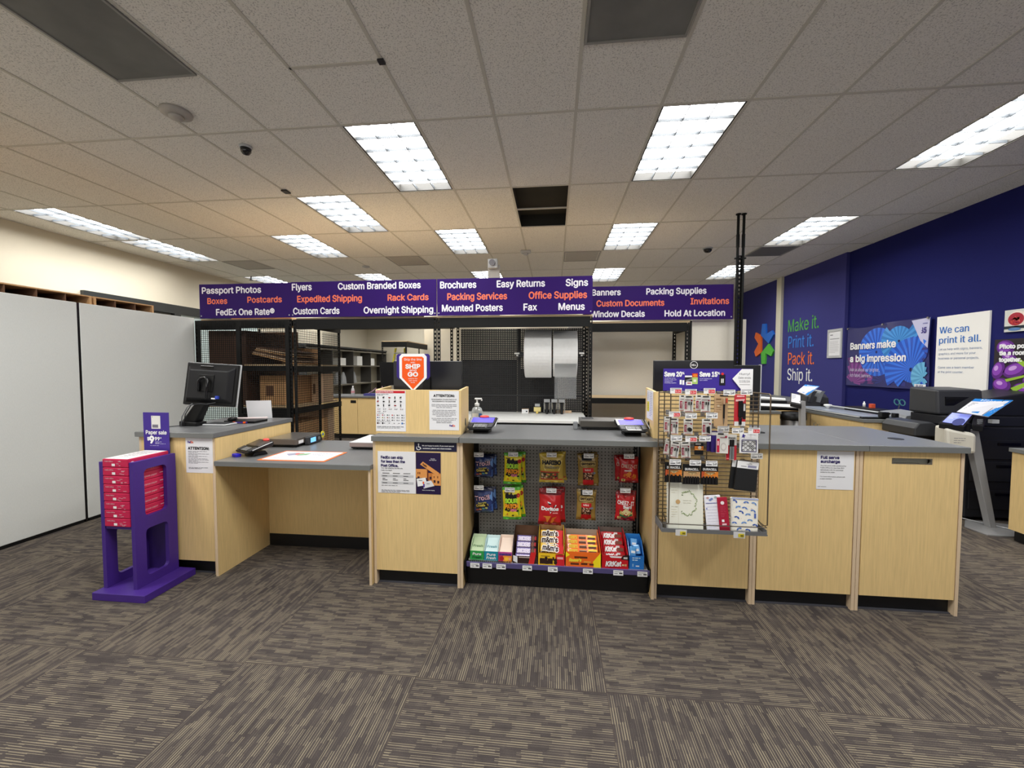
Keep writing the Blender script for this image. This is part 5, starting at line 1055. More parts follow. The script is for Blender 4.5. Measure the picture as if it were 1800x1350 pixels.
# cartons on the bottom shelf
ZS = .1812
def tray(label, x0, x1, y0, y1, hf, hb, out, inn, art=None, fmat=None, yslope=.5, zb=ZS, step=.35):
    t = thing('display_carton', label, 'carton', ((x0+x1)/2, (y0+y1)/2, zb), group='open display cartons on the snack shelf'); th = .003; ym = y0+(y1-y0)*yslope
    q = MB(); q.box(x0, x1, y0, y0+th, zb, zb+hf, fmat or out); f = q.build('front_panel', t)
    for xa in (x0, x1-th): q = MB(); q.prism([(y0+th, zb), (y1-th, zb), (y1-th, zb+hb), (ym, zb+hb*.93), (y0+th, zb+hf)], 'x', xa, xa+th, out); q.build('side_panel', t)
    q = MB(); q.box(x0, x1, y1-th, y1, zb, zb+hb, inn); q.build('back_panel', t); q = MB(); q.box(x0+th, x1-th, y0+th, y1-th, zb, zb+.003, inn); q.build('bottom', t)
    if art: p = Pr((x0, y0-.0003, zb+hf)); art(p, x1-x0, hf); p.build('print', f)
    return t
def gum(t, x0, x1, y0, y1, hf, hb, txt, m, txtm):
    q = MB(); q.hexa([(x0+.006, y0+.005, ZS+.004), (x1-.006, y0+.005, ZS+.004), (x1-.006, y1-.006, ZS+.004), (x0+.006, y1-.006, ZS+.004), (x0+.006, y0+.005, ZS+hf-.004), (x1-.006, y0+.005, ZS+hf-.004), (x1-.006, y1-.006, ZS+hb-.02), (x0+.006, y1-.006, ZS+hb-.02)], m); o = q.build('inner_card', t)
    sl = math.atan2(hb-.02-hf+.004, y1-y0-.011); p = Pr((x0+.006, y1-.006, ZS+hb-.0195), (1, 0, 0), (0, math.cos(sl), math.sin(sl)))
    p.text(txt, (x1-x0)/2-.006, (y1-y0)*.7, .02, txtm, w=(x1-x0)*.7, al='c', bold=.03); p.build('print', o)
def art2(l1, l2, m1, m2):
    def f(p, w, h):
        p.text(l1, w*.5, h*.46, h*.27, m1, w=w*.62, al='c', bold=.02, slant=.15)
        if l2: p.text(l2, w*.5, h*.84, h*.27, m2, w=w*.66, al='c', bold=.02, slant=.15)
    return f
t = tray('small green gum carton with a pale lid at the left of the snack shelf', -.573, -.478, 2.72, 2.86, .062, .125, ink(206, 226, 190), ink(214, 230, 200), art2('Pure', 'Fresh', WI, ink(20, 70, 40)), gloss(48, 160, 76)); gum(t, -.573, -.478, 2.72, 2.86, .062, .125, 'Fresh', ink(204, 224, 186), ink(120, 150, 110))
t = tray('small teal gum carton with a pale lid, second from the left on the shelf', -.474, -.378, 2.72, 2.86, .062, .122, ink(206, 232, 234), ink(220, 238, 238), art2('Pure', 'Fresh', WI, WI), gloss(28, 138, 160)); gum(t, -.474, -.378, 2.72, 2.86, .062, .122, 'Fresh', ink(214, 236, 236), ink(110, 160, 170))
def a_ment(p, w, h): p.rect(0, h*.38, w, h, ink(240, 150, 60), 1); p.rect(0, h*.38, w*.35, h, ink(180, 50, 90), 2); p.text('mentos', w*.5, h*.34, h*.24, ink(60, 50, 130), w=w*.86, al='c', bold=.04, l=3); p.disc(w*.25, h*.7, w*.16, ink(170, 30, 40), 3, ry=h*.22); p.disc(w*.62, h*.72, w*.2, ink(250, 190, 60), 3, ry=h*.2); p.disc(w*.85, h*.72, w*.1, ink(240, 170, 130), 4, ry=h*.16)
t = tray('small pink and orange mint carton with a cream lid on the snack shelf', -.374, -.28, 2.718, 2.86, .064, .128, ink(236, 210, 196), ink(240, 222, 206), a_ment, gloss(190, 80, 150)); gum(t, -.374, -.28, 2.718, 2.86, .064, .128, '', ink(240, 220, 204), GI)
q = MB(); [q.disc((-.35+.023*k, 2.735+.0, ZS+.0645), .013, 'y', ink(200, 70, 130), 12, .018) for k in range(3)]
def bar(label, x0, x1, y, z, hh, m, art, tilt=.55, th=.018, group=None, hx=0.):
    """wrapped bar leaning back; lower front edge at (y, z)"""
    t = thing('candy_bar', label, 'candy bar', ((x0+x1)/2, y, z), group=group); t.rotation_euler = (-tilt, hx, 0); w = (x1-x0)
    q = MB(); n = 8; P = []
    for k in range(n+1):
        u = k/n; d = th*(1-abs(2*u-1)**4)*.5+.0015; P.append((-w/2+w*u, d))
    for (xa, da), (xb, db) in zip(P, P[1:]): q.hexa([(xa, th/2-da, .004), (xb, th/2-db, .004), (xb, th/2+db, .004), (xa, th/2+da, .004), (xa, th/2-da, hh), (xb, th/2-db, hh), (xb, th/2+db, hh), (xa, th/2+da, hh)], m)
    q.build('wrapper', t, local=True, bev=.003)
    p = Pr((-w/2, -.0018, hh)); art(p, w, hh); p.build('print', t, local=True)
    return t
def stack(n, base, x0, x1, y0, z0, dy, dz, hh, m, art, group, names, **k):
    for i in range(n): bar(names[i]+' '+base, x0+.002*(i % 2), x1-.002*((i+1) % 2), y0+dy*i, z0+dz*i, hh, m, art, group=group, **k)
def a_snick(p, w, h): p.rect(w*.04, h*.1, w*.72, h*.9, ink(120, 110, 176), 1); p.text('SNICKERS', w*.08, h*.76, h*.5, ink(236, 226, 244), w=w*.6, bold=.05, l=2, slant=.1); p.disc(w*.82, h*.5, w*.08, ink(120, 76, 60), 2, ry=h*.34, n=9); p.rect(w*.9, h*.2, w*.98, h*.7, ink(200, 50, 60), 2)
t = tray('brown candy bar carton with lavender labelled bars, right of the three small cartons', -.275, -.104, 2.7, 2.93, .05, .175, gloss(50, 30, 26), CARDD, lambda p, w, h: (p.poly([(w*.03, -h*.1), (w*.2, h*.05), (w*.2, h*.95), (w*.03, h*.7)], ink(226, 226, 226)), p.rect(w*.25, h*.1, w*.7, h*.2, ink(220, 200, 190)), p.poly([(w*.74, -h*.6), (w*.95, -h*.6), (w*.86, h), (w*.64, h)], ink(206, 40, 40), 2)))
stack(4, 'lavender labelled bar in the brown candy carton', -.262, -.115, 2.712, ZS+.012, .045, .024, .05, gloss(70, 44, 52), a_snick, 'bars in the brown candy carton', ['front', 'second', 'third', 'rearmost'])
def a_mm(p, w, h, red=False): p.rect(w*.7, 0, w, h, ink(206, 40, 44), 1); p.text("m&m's", w*.1, h*.74, h*.62, WI, w=w*.66, bold=.14, l=2); p.text("m&m's", w*.1, h*.74, h*.62, ink(50, 30, 24), w=w*.66, bold=.03, l=3)
def a_mmf(p, w, h): p.rect(w*.66, h*.1, w, h, ink(206, 36, 44), 1); p.rect(0, -h*.02, w, h*.03, ink(170, 110, 30), 1); p.text("m&m's", w*.08, h*.86, h*.5, ink(50, 28, 20), w=w*.62, bold=.05, l=2); p.rect(w*.1, h*.24, w*.45, h*.29, ink(120, 90, 30), 2); p.rect(w*.72, h*.3, w*.95, h*.48, ink(240, 170, 170), 2)
t = tray('yellow and red chocolate candy carton with a brown inside, in the middle of the shelf', -.098, .078, 2.695, 2.93, .085, .19, gloss(240, 196, 40), CARD, a_mmf)
stack(4, 'yellow candy pack in the yellow and red carton', -.09, .07, 2.712, ZS+.04, .045, .027, .055, gloss(244, 200, 60), a_mm, 'packs in the yellow and red candy carton', ['front', 'second', 'third', 'rearmost'])
bar('yellow candy pack lying askew over the front of the yellow and red carton', -.085, .068, 2.69, ZS+.088, .05, gloss(244, 202, 70), a_mm, group='packs in the yellow and red candy carton', hx=.1, tilt=.5)
def a_ree(p, w, h): p.text("REESE'S", w*.06, h*.74, h*.5, ink(226, 190, 50), w=w*.28, bold=.04, l=2); p.rect(w*.4, h*.4, w*.64, h*.8, ink(86, 44, 20), 2); p.rect(w*.42, h*.28, w*.62, h*.42, ink(190, 150, 110), 3); p.rect(w*.68, h*.15, w*.97, h*.5, ink(240, 210, 70), 1); p.rect(w*.7, h*.46, w*.94, h*.8, ink(80, 40, 18), 2)
def a_reef(p, w, h): 
    p.poly([(0, 0), (w*.12, h*.22), (0, h*.4)], ink(250, 226, 30), 1); p.poly([(w, -.002), (w, h), (w*.8, h), (w*.78, h*.62)], ink(250, 226, 30), 1); p.text("Reese's", w*.1, h*.66, h*.2, ink(244, 214, 60), w=w*.34, bold=.05, l=2, slant=.2, rot=.03)
    for x0_, x1_, y_ in ((.25, .62, .36), (.14, .38, .82), (.44, .62, .8), (.68, .8, .82)): p.rect(w*x0_, h*(y_-.07), w*x1_, h*(y_+.05), ink(90, 44, 20), 2)
    p.rect(w*.52, h*.6, w*.72, h*.7, ink(230, 160, 60), 2)
t = tray('wide orange peanut butter cup carton with yellow corners on the shelf', .086, .318, 2.695, 2.93, .1, .165, gloss(240, 110, 34), mat('pale_kraft', (176, 160, 140), .7), a_reef)
stack(4, 'orange bar in the wide orange carton', .096, .306, 2.715, ZS+.075, .042, .014, .04, gloss(240, 120, 40), a_ree, 'bars in the wide orange carton', ['front', 'second', 'third', 'rearmost'], tilt=.7)
def a_kit(p, w, h): p.text('KitKat', w*.12, h*.78, h*.55, WI, w=w*.5, bold=.03, l=2, slant=.2, rot=.03); p.rect(w*.66, h*.3, w*.95, h*.7, ink(110, 50, 30), 1); p.rect(w*.62, h*.08, w*.78, h*.3, ink(200, 190, 190), 2)
def a_kitf(p, w, h): p.disc(w*.42, h*.66, w*.3, ink(170, 10, 24), 1, ry=h*.28); p.text('KitKat', w*.43, h*.82, h*.36, WI, w=w*.58, al='c', bold=.03, l=3, slant=.2, rot=.05); p.poly([(w*.28, h*.04), (w*.76, h*.04), (w*.72, h*.16), (w*.34, h*.16)], WI, 2); p.poly([(w*.8, -h*.03), (w, -h*.1), (w, h*.3), (w*.72, h*.26)], ink(40, 24, 24), 2); p.rect(w*.82, h*.08, w*.97, h*.22, ink(200, 196, 190), 3); p.rect(w*.76, h*.62, w*.84, h*.74, ink(226, 196, 150), 3); p.rect(w*.86, h*.6, w*.94, h*.76, ink(206, 160, 110), 3)
t = tray('red wafer bar carton with a grey inside, right side of the snack shelf', .326, .496, 2.69, 2.94, .09, .185, gloss(196, 24, 34), mat('grey_board_inside', (112, 100, 92), .7), a_kitf)
stack(4, 'red wafer bar in the red carton', .336, .486, 2.71, ZS+.045, .05, .026, .055, gloss(180, 20, 32), a_kit, 'bars in the red wafer carton', ['front', 'second', 'third', 'rearmost'], tilt=.6)
def a_blu(p, w, h): p.text('POCKET', w*.5, h*.26, h*.13, ink(190, 222, 240), w=w*.56, al='c', bold=.0); p.text('TISSUES', w*.5, h*.44, h*.13, ink(190, 222, 240), w=w*.56, al='c', bold=.0); p.rect(w*.44, h*.72, w*.68, h*.8, ink(226, 236, 240)); p.rect(w*.2, h*.6, w*.3, h*.82, ink(120, 170, 210))
t = tray('narrow bright blue carton at the right end of the snack shelf', .505, .6, 2.7, 2.86, .09, .175, gloss(40, 116, 196), gloss(50, 130, 206), lambda p, w, h: (p.lines(w*.2, h*.12, w*.8, 2, h*.16, h*.07, ink(190, 222, 240), seed=4), p.rect(w*.44, h*.72, w*.68, h*.8, ink(226, 236, 240)), p.rect(w*.2, h*.6, w*.3, h*.82, ink(120, 170, 210))))
for k, (x, y, z, r_) in enumerate(((.53, 2.74, .07, .2), (.572, 2.76, .075, -.25), (.55, 2.8, .1, .1))):
    q = MB(); q.box(-.022, .022, -.012, .012, 0, .06, gloss(96, 168, 230)); o = q.build('tissue_pack', local=True, loc=(x, y, ZS+z), bev=.006); o.rotation_euler = (-.3, r_, r_); tag(o, 'pale blue soft pack %s inside the bright blue carton' % ('on the left', 'on the right', 'at the back')[k], 'pack', group='packs inside the bright blue carton'); MB().box(-.014, .014, -.0135, -.0125, .02, .035, WI).build('label', o, local=True)

# ------------------------------------------------------------------ wire grid merchandiser
GW = mat('bronze_wire', (104, 90, 72), .4, metal=.5)
t = thing('wire_grid_rack', 'grey brown wire grid rack of office supplies hanging on the right counter', 'display rack', (.94, 2.58, .5))
q = MB(); n = 33
for k in range(n+1): z = .565+.8*k/n; q.cyl((.648, 2.58, z), (1.238, 2.58, z), .0032, GW, 6)
q.build('horizontal_wires', t)
q = MB()
for x in (.65, .683, .94, 1.205, 1.236): q.cyl((x, 2.586, .545), (x, 2.586, 1.37), .0035, GW, 8)
q.build('vertical_wires', t)
for x0, x1 in ((.68, .66), (1.205, 1.225)):
    q = MB(); q.tube([(x0, 2.586, 1.368), (x0, 2.45, 1.368), (x0, 2.44, 1.362), (x0, 2.44, .60), (x0, 2.47, .585), (x0, 2.58, .62)], .0038, GW, 8) if x0 < 1 else q.tube([(1.205, 2.586, 1.368), (1.225, 2.44, 1.368), (1.228, 2.435, 1.36), (1.228, 2.435, .61), (1.21, 2.45, .6), (1.205, 2.58, .64)], .0038, GW, 8); q.build('front_hoop', t)
q = MB(); q.box(.65, 1.235, 2.44, 2.59, .545, .552, GRY); q.hexa([(.64, 2.437, .545), (1.228, 2.437, .545), (1.228, 2.44, .545), (.64, 2.44, .545), (.64, 2.433, .57), (1.228, 2.433, .57), (1.228, 2.436, .57), (.64, 2.436, .57)], GRY); q.box(.64, .645, 2.44, 2.59, .545, .59, GRY); q.box(1.225, 1.23, 2.44, 2.59, .545, .58, GRY); q.build('bottom_bin', t)
q = MB(); q.tube([(.645, 2.58, .6), (.645, 2.435, .596), (1.226, 2.435, .596), (1.226, 2.58, .6)], .003, WIRE, 6); q.build('bin_rail', t)
for x in (.75, 1.075):
    q = MB(); q.box(x-.032, x+.032, 2.431, 2.4325, .53, .566, mat('clear_tag_holder', (206, 206, 206), .2)); q.box(x-.006, x+.026, 2.4295, 2.4308, .536, .556, ink(206, 190, 50)); q.box(x+.006, x+.022, 2.4285, 2.4293, .541, .55, ink(120, 106, 30)); q.build('price_label', t)
for x in (.7, 1.19): q = MB(); q.box(x-.01, x+.01, 2.59, 2.6785, 1.0, 1.006, GW); q.box(x-.012, x+.012, 2.66, 2.6785, .9, .94, GW); q.build('mounting_bracket', t)
t = thing('sale_header', 'purple sale header sign with a white arrow, clipped on top of the wire grid', 'sign', (.92, 2.55, 1.37))
MB().box(.664, 1.175, 2.548, 2.551, 1.378, 1.512, ink(62, 44, 146)).build('header_card', t)
q = MB(); q.prism([(1.062, 1.452), (1.115, 1.51), (1.178, 1.51), (1.178, 1.385), (1.115, 1.385)], 'y', 2.5405, 2.5425, WI); q.prism([(1.115, 1.385), (1.178, 1.385), (1.178, 1.365), (1.115, 1.365)], 'y', 2.5405, 2.5425, WI); a_ = q.build('white_arrow', t)
p = Pr((.664, 2.5477, 1.512)); p.text('Save 20', .007, .047, .027, WI, w=.1, bold=.04); p.text('%', .109, .034, .013, WI, bold=.03); p.text('Save 15', .212, .047, .027, WI, w=.1, bold=.04); p.text('%', .314, .034, .013, WI, bold=.03)
for k, (s_, w_) in enumerate((('on all flash drives,', .064), ('memory cards, and', .068), ('hanging and', .046), ('mounting supplies', .068))): p.text(s_, .008, .061+.0095*k, .006, ink(206, 200, 240), w=w_, bold=.02)
for k, (s_, w_) in enumerate((('on all charging and', .07), ('sync cables', .045))): p.text(s_, .212, .063+.0095*k, .006, ink(206, 200, 240), w=w_, bold=.02)
p.rect(.096, .068, .108, .096, WI); p.rect(.112, .07, .123, .098, WI); p.rect(.126, .042, .168, .052, WI); p.rect(.126, .052, .168, .082, BI); p.poly([(.13, .07), (.168, .056), (.168, .066), (.14, .078)], GI, 2); p.rect(.133, .078, .168, .1, WI, 3); p.rect(.14, .085, .163, .091, ink(160, 40, 40), 4)
p.rect(.168, .028, .201, .052, ink(196, 50, 30), 2); p.rect(.168, .052, .201, .093, ink(170, 200, 110), 2); p.disc(.185, .041, .013, ink(226, 130, 40), 3, ry=.009); p.rect(.176, .066, .192, .08, ink(226, 230, 210), 3)
p.rect(.326, .035, .36, .1, ink(26, 24, 30), 2); p.disc(.343, .031, .008, ink(210, 50, 50), 3); p.rect(.336, .06, .341, .085, WI, 3); p.rect(.345, .06, .35, .085, WI, 3); p.build(parent=t)
p = Pr((1.062, 2.5402, 1.51)); p.text('Hurry!', .039, .035, .0125, GI, w=.058, bold=0.); p.text('Sale ends', .033, .057, .0115, GI, w=.07, bold=0.); p.text('2/28/26', .038, .079, .0125, GI, w=.06, bold=0.); p.rect(.04, .091, .1, .093, GI); p.build('print', a_)

def gtag(k, label, x, z, sale=False, col=None): return hook(label, x, z, 2.43, 2.577, w=.064, h=.032, sale=sale, tag_col=col, group='wire hooks with price tags on the wire grid')
TG = [(.705, 1.384, 1, 'empty wire hook with a red sale tag, top left of the wire grid'), (.789, 1.378, 1, 'wire hook with a red sale tag, second along the top of the wire grid'), (.891, 1.384, 1, 'wire hook with a red sale tag, third along the top of the wire grid'), (1.0, 1.376, 0, 'wire hook with a white tag above the kraft pen card'), (1.094, 1.38, 0, 'wire hook with a white tag above the red carded marker'),
      (.7, 1.247, 1, 'wire hook with a red sale tag, left of the second row on the grid'), (.792, 1.239, 0, 'wire hook with a white tag, middle of the second row on the grid'), (.907, 1.242, 0, 'wire hook with a white tag left of the kraft pen card, second row'), (.712, 1.108, 0, 'wire hook with a white tag, left of the third row on the grid'), (.795, 1.104, 1, 'wire hook with a red sale tag, middle of the third row on the grid'), (.872, 1.108, 0, 'wire hook with a white tag above the orange and black battery card'),
      (.972, 1.166, 0, 'wire hook with a grey tag above the white purple edged pack'), (1.052, 1.157, 0, 'wire hook with a white tag above the twin marker card'), (1.14, 1.159, 1, 'wire hook with a red sale tag above the black coil card'), (.708, .966, 0, 'wire hook with a white tag above the left battery pack'), (.821, .965, 0, 'wire hook with a white tag above the middle battery pack'), (.912, .963, 0, 'wire hook with a white tag above the right battery pack'), (1.158, 1.013, 0, 'wire hook with a tilted grey tag above the black notebooks')]
for k, (x, z, s_, l_) in enumerate(TG): gtag(k, l_, x, z, bool(s_), ink(206, 204, 200) if 'grey tag' in l_ else None)
def card(name, label, cat, x, zt, w, h, y, base, art, th=.004, group=None, rz=0., ry=0.):
    t = thing(name, label, cat, (x, y, zt), group=group); t.rotation_euler = (0, ry, math.radians(rz))
    q = MB(); q.box(-w/2, w/2, -th/2, th/2, -h, 0, base); q.build('card', t, local=True)
    p = Pr((-w/2, -th/2-.0002, 0)); art(p, w, h, t); p.build('print', t, local=True)
    return t
MRN = ink(150, 34, 58); CW = ink(222, 220, 214)
def a_pack(kind):
    def f(p, w, h, t):
        p.rect(w*.18, h*.03, w*.82, h*.1, BI, 2); p.rect(w*.1, h*.24, w*.9, h*.27, ink(110, 60, 80), 2); p.rect(w*.08, h*.36, w*.34, h*.84, MRN, 2); p.text('USB', w*.31, h*.8, w*.15, ink(230, 200, 206), w=h*.36, rot=PI/2, l=3); p.disc(w*.82, h*.3, w*.09, MRN, 2, n=8)
        if kind == 0:
            for dx in (.52, .76):
                q = MB(); q.box(-w/2+w*(dx-.05), -w/2+w*(dx+.05), -.012, -.003, -h*.56, -h*.38, BLK); q.box(-w/2+w*(dx-.025), -w/2+w*(dx+.025), -.009, -.003, -h*.92, -h*.56, GRY if dx > .6 else WHT); q.build('cable_plug', t, local=True)
        elif kind == 1:
            q = MB(); q.cyl((w*.14, -.003, -h*.66), (w*.14, -.02, -h*.66), w*.24, BLK, 14); q.build('black_coil', t, local=True)
        else:
            q = MB(); q.hexa([(-w*.02, -.016, -h*.82), (w*.28, -.016, -h*.9), (w*.28, -.003, -h*.9), (-w*.02, -.003, -h*.82), (-w*.04, -.016, -h*.5), (w*.24, -.016, -h*.44), (w*.24, -.003, -h*.44), (-w*.04, -.003, -h*.5)], BLK); q.build('black_adapter', t, local=True)
        p.rect(w*.1, h*.95, w*.9, h*.985, ink(200, 130, 130), 2)
    return f
G2 = 'white accessory packs hanging on the wire grid'
pk = card('cable_pack', 'white cable pack in front on the second top hook of the grid', 'pack', .79, 1.353, .052, .095, 2.47, CW, a_pack(0), group=G2, rz=-6)
dup(pk, (.778, 2.52, 1.353), label='white cable pack behind another on the second top hook of the grid')
dup(pk, (.886, 2.47, 1.354), label='white cable pack in front on the third top hook of the grid'); dup(pk, (.872, 2.52, 1.354), label='white cable pack behind another on the third top hook of the grid')
dup(pk, (.706, 2.465, 1.22), label='white cable pack in front under the red tag, left of the second row'); dup(pk, (.692, 2.52, 1.222), label='white cable pack behind another, left of the second row'); 
card('cable_pack', 'white pack with a round black coil, second row of the grid', 'pack', .79, 1.214, .05, .09, 2.47, CW, a_pack(1), group=G2, rz=-6)
card('cable_pack', 'white pack with a black adapter, left of the kraft pen card', 'pack', .895, 1.217, .053, .094, 2.47, CW, a_pack(2), group=G2, rz=-4)
dup(pk, (.72, 2.465, 1.08), rot=(0, .14, -.1), label='white cable pack in front hanging askew, left of the third row'); dup(pk, (.705, 2.52, 1.085), rot=(0, .16, -.1), label='white cable pack behind another, left of the third row')
dup(pk, (.775, 2.47, 1.08), rot=(0, -.06, -.1), label='narrow white cable pack under the red tag of the third row')
def a_bat1(p, w, h, t): p.rect(0, h*.28, w, h*.62, ink(214, 120, 40)); p.disc(w*.58, h*.4, w*.2, ink(230, 214, 190), 2); p.rect(w*.1, h*.08, w*.7, h*.14, ink(200, 196, 190)); p.rect(w*.1, h*.54, w*.9, h*.6, ink(240, 190, 110), 2)
card('battery_card', 'small black and orange battery card in the third row of the grid', 'battery pack', .853, 1.076, .05, .072, 2.47, BI, a_bat1)
def a_kraft(p, w, h, t):
    p.rect(w*.12, h*.13, w*.5, h*.17, ink(120, 90, 60)); p.lines(w*.12, h*.24, w*.55, 5, .014, .002, ink(150, 118, 84)); p.disc(w*.3, h*.36, w*.09, ink(206, 186, 156), 2); p.rect(w*.84, h*.12, w*.97, h*.26, ink(206, 70, 50), 2)
    q = MB(); q.cyl((w*.2, -.006, -h*.3), (w*.2, -.006, -h*.74), .005, BLK, 10); q.cyl((w*.2, -.006, -h*.1), (w*.2, -.006, -h*.3), .004, CARDP, 10); q.cyl((w*.2, -.006, -h*.74), (w*.2, -.006, -h*.95), .0045, STEEL, 10, r2=.001); q.build('black_pen', t, local=True)
    q = MB(); q.box(-w*.1, w*.5, -.004, -.001, -h*.06, -h*.02, BLK); q.build('hang_hole', t, local=True)
card('pen_card', 'kraft card holding a slim black pen, in the upper middle of the grid', 'pen pack', .976, 1.362, .076, .19, 2.48, mat('kraft_card', (190, 156, 116), .7), a_kraft)
def a_redc(p, w, h, t):
    p.text('X-Acto' if False else '', 0, 0, .01, WI) if False else None
    p.rect(w*.2, h*.03, w*.85, h*.08, ink(240, 170, 170)); p.poly([(w*.1, h*.16), (w*.9, h*.14), (w*.8, h*.22), (w*.1, h*.22)], ink(240, 190, 190), 2); p.rect(w*.72, h*.28, w, h*.78, ink(30, 24, 26), 2); p.text('KNIFE', w*.94, h*.62, w*.18, WI, w=h*.26, rot=PI/2, l=3) if False else p.rect(w*.78, h*.3, w*.94, h*.52, ink(220, 220, 220), 3)
    p.rect(w*.02, h*.86, w*.98, h, ink(222, 222, 220), 2)
    q = MB(); q.box(-w*.18, w*.18, -.014, -.003, -h*.72, -h*.2, BLK); q.cyl((0, -.008, -h*.72), (0, -.008, -h*.96), .008, gloss(14, 14, 14), 10); q.build('black_marker', t, local=True, bev=.003)
card('marker_card', 'red card holding a thick black marker, upper right of the grid', 'marker pack', 1.082, 1.362, .064, .184, 2.48, gloss(196, 34, 46), a_redc)
def a_wp(p, w, h, t): p.rect(w*.1, h*.03, w*.6, h*.1, BI, 2); p.rect(w*.03, h*.3, w*.26, h*.95, ink(196, 40, 70), 2); p.rect(w*.07, h*.4, w*.2, h*.62, ink(240, 190, 200), 3); p.disc(w*.8, h*.2, w*.1, ink(180, 40, 70), 2); p.rect(w*.3, h*.22, w*.75, h*.25, ink(150, 60, 80), 2); p.disc(w*.6, h*.68, w*.26, ink(200, 192, 188), 2, ry=h*.2); p.disc(w*.6, h*.68, w*.18, ink(222, 218, 212), 3, ry=h*.13)
w_ = card('accessory_pack', 'white purple edged accessory pack in front, right of the third row', 'pack', .98, 1.14, .064, .122, 2.46, CW, a_wp, rz=-4, group='purple edged packs')
for k, s_ in enumerate(('second', 'third')): 
    q = MB(); q.box(-.032, .032, -.006, .006, -.122, 0, ink(58, 40, 120)); o = q.build('accessory_pack', local=True, loc=(.965-.012*k, 2.5+.03*k, 1.138)); tag(o, 'purple edged accessory pack, %s one back on its hook' % s_, 'pack', 'purple edged packs'); q = MB(); q.box(-.0325, -.005, -.0066, -.0061, -.02, -.002, CW); q.build('white_corner', o, local=True)
def a_twin(p, w, h, t):
    p.text('Sharpie', w*.5, h*.16, h*.065, BI, w=w*.7, al='c', slant=.2); p.rect(0, h*.42, w*.3, h, ink(180, 24, 40)); p.rect(w*.75, h*.42, w, h, ink(196, 50, 60)); p.rect(w*.04, h*.92, w*.28, h*.97, ink(240, 120, 120), 2)
    for dx in (-.11, .13): q = MB(); q.cyl((w*dx, -.007, -h*.2), (w*dx, -.007, -h*.46), w*.1, BLK, 10); q.cyl((w*dx, -.007, -h*.46), (w*dx, -.007, -h*.95), w*.1, GRY, 10); q.build('marker', t, local=True)
card('marker_card', 'red and white card holding two black capped markers', 'marker pack', 1.035, 1.128, .058, .15, 2.47, CW, a_twin)
def a_coil(p, w, h, t):
    p.poly([(w*.14, h*.1), (w*.2, h*.02), (w*.24, h*.1), (w*.32, h*.12), (w*.25, h*.17), (w*.26, h*.26), (w*.19, h*.2), (w*.1, h*.22), (w*.14, h*.16)], ink(60, 50, 140), 2); p.rect(w*.4, h*.06, w*.9, h*.08, ink(190, 190, 196), 2)
    p.frame(w*.1, h*.33, w*.92, h*.93, .004, ink(48, 36, 96), 2)
    q = MB(); R = random.Random(2)
    for r_ in range(5):
        for c in range(6):
            if (r_+c) % 2 == 0 or R.random() < .35: x = -w*.31+w*.125*c; z = -h*(.43+.1*r_); q.tube([(x-.005, -.004, z-.003), (x-.001, -.006, z+.004), (x+.004, -.005, z+.002), (x+.007, -.004, z-.003)], .0017, BLK, 5)
    q.build('black_clips', t, local=True)
card('clip_card', 'white card of curled black clips in a purple rounded frame', 'clip pack', 1.131, 1.138, .1, .118, 2.47, WI, a_coil, rz=-3)
def a_dur(k):
    def f(p, w, h, t):
        oc = (ink(226, 130, 50), ink(206, 160, 110), ink(226, 134, 50))[k]
        p.text('DURACELL', w*.52, h*.3, h*.105, WI, w=w*.78, al='c', bold=.04); p.rect(w*.04, h*.36, w, h*.66, oc); p.rect(w*.04, h*.36, w*.2, h*.66, ink(200, 90, 50), 2) if k != 1 else None; p.poly([(w*.2, h*.38), (w*.88, h*.38), (w*.6, h*.52), (w*.48, h*.52)], ink(226, 196, 140), 3); p.rect(w*.3, h*.39, w*.8, h*.43, ink(120, 100, 70), 4); p.poly([(w*.5, h*.46), (w*.58, h*.46), (w*.54, h*.51)], ink(60, 40, 30), 4)
        n = (4, 6, 5)[k]
        for c in range(n): x = -w*.34+w*.72*c/(n-1); q = MB(); q.cyl((x, -.006, -h*.6), (x, -.006, -h*.95), w*.055, gloss(32, 30, 32), 10); q.cyl((x, -.006, -h*.58), (x, -.006, -h*.6), w*.03, STEEL, 8); q.build('battery', t, local=True)
    return f
for k, (x, zt, lab) in enumerate(((.706, .958, 'left black and orange battery pack in the battery row'), (.809, .95, 'middle battery pack with a tan label in the battery row'), (.911, .952, 'right black and orange battery pack in the battery row'))): card('battery_pack', lab, 'battery pack', x, zt, .097, .12, 2.46, BI, a_dur(k), th=.008, group='battery packs on the wire grid')
for k, lab in enumerate(('black pocket notebook in front, right side of the grid', 'black pocket notebook behind the front one on the grid')):
    card('notebook', lab, 'notebook', 1.122-.016*k, .975-.002*k, .118, .172, 2.455+.03*k, mat('black_notebook', (24, 25, 27), .5), lambda p, w, h, t: (p.rect(0, 0, w, h*.24, WI), p.rect(w*.18, h*.16, w*.44, h*.18, GI, 2), p.rect(w*.5, h*.12, w*.9, h*.2, ink(150, 150, 176), 2), p.poly([(w*.4, h*.085), (w*.52, h*.075), (w*.62, h*.06), (w*.72, h*.09), (w*.6, h*.075), (w*.52, h*.09)], BI, 2)), th=.014, group='black pocket notebooks', ry=.09)
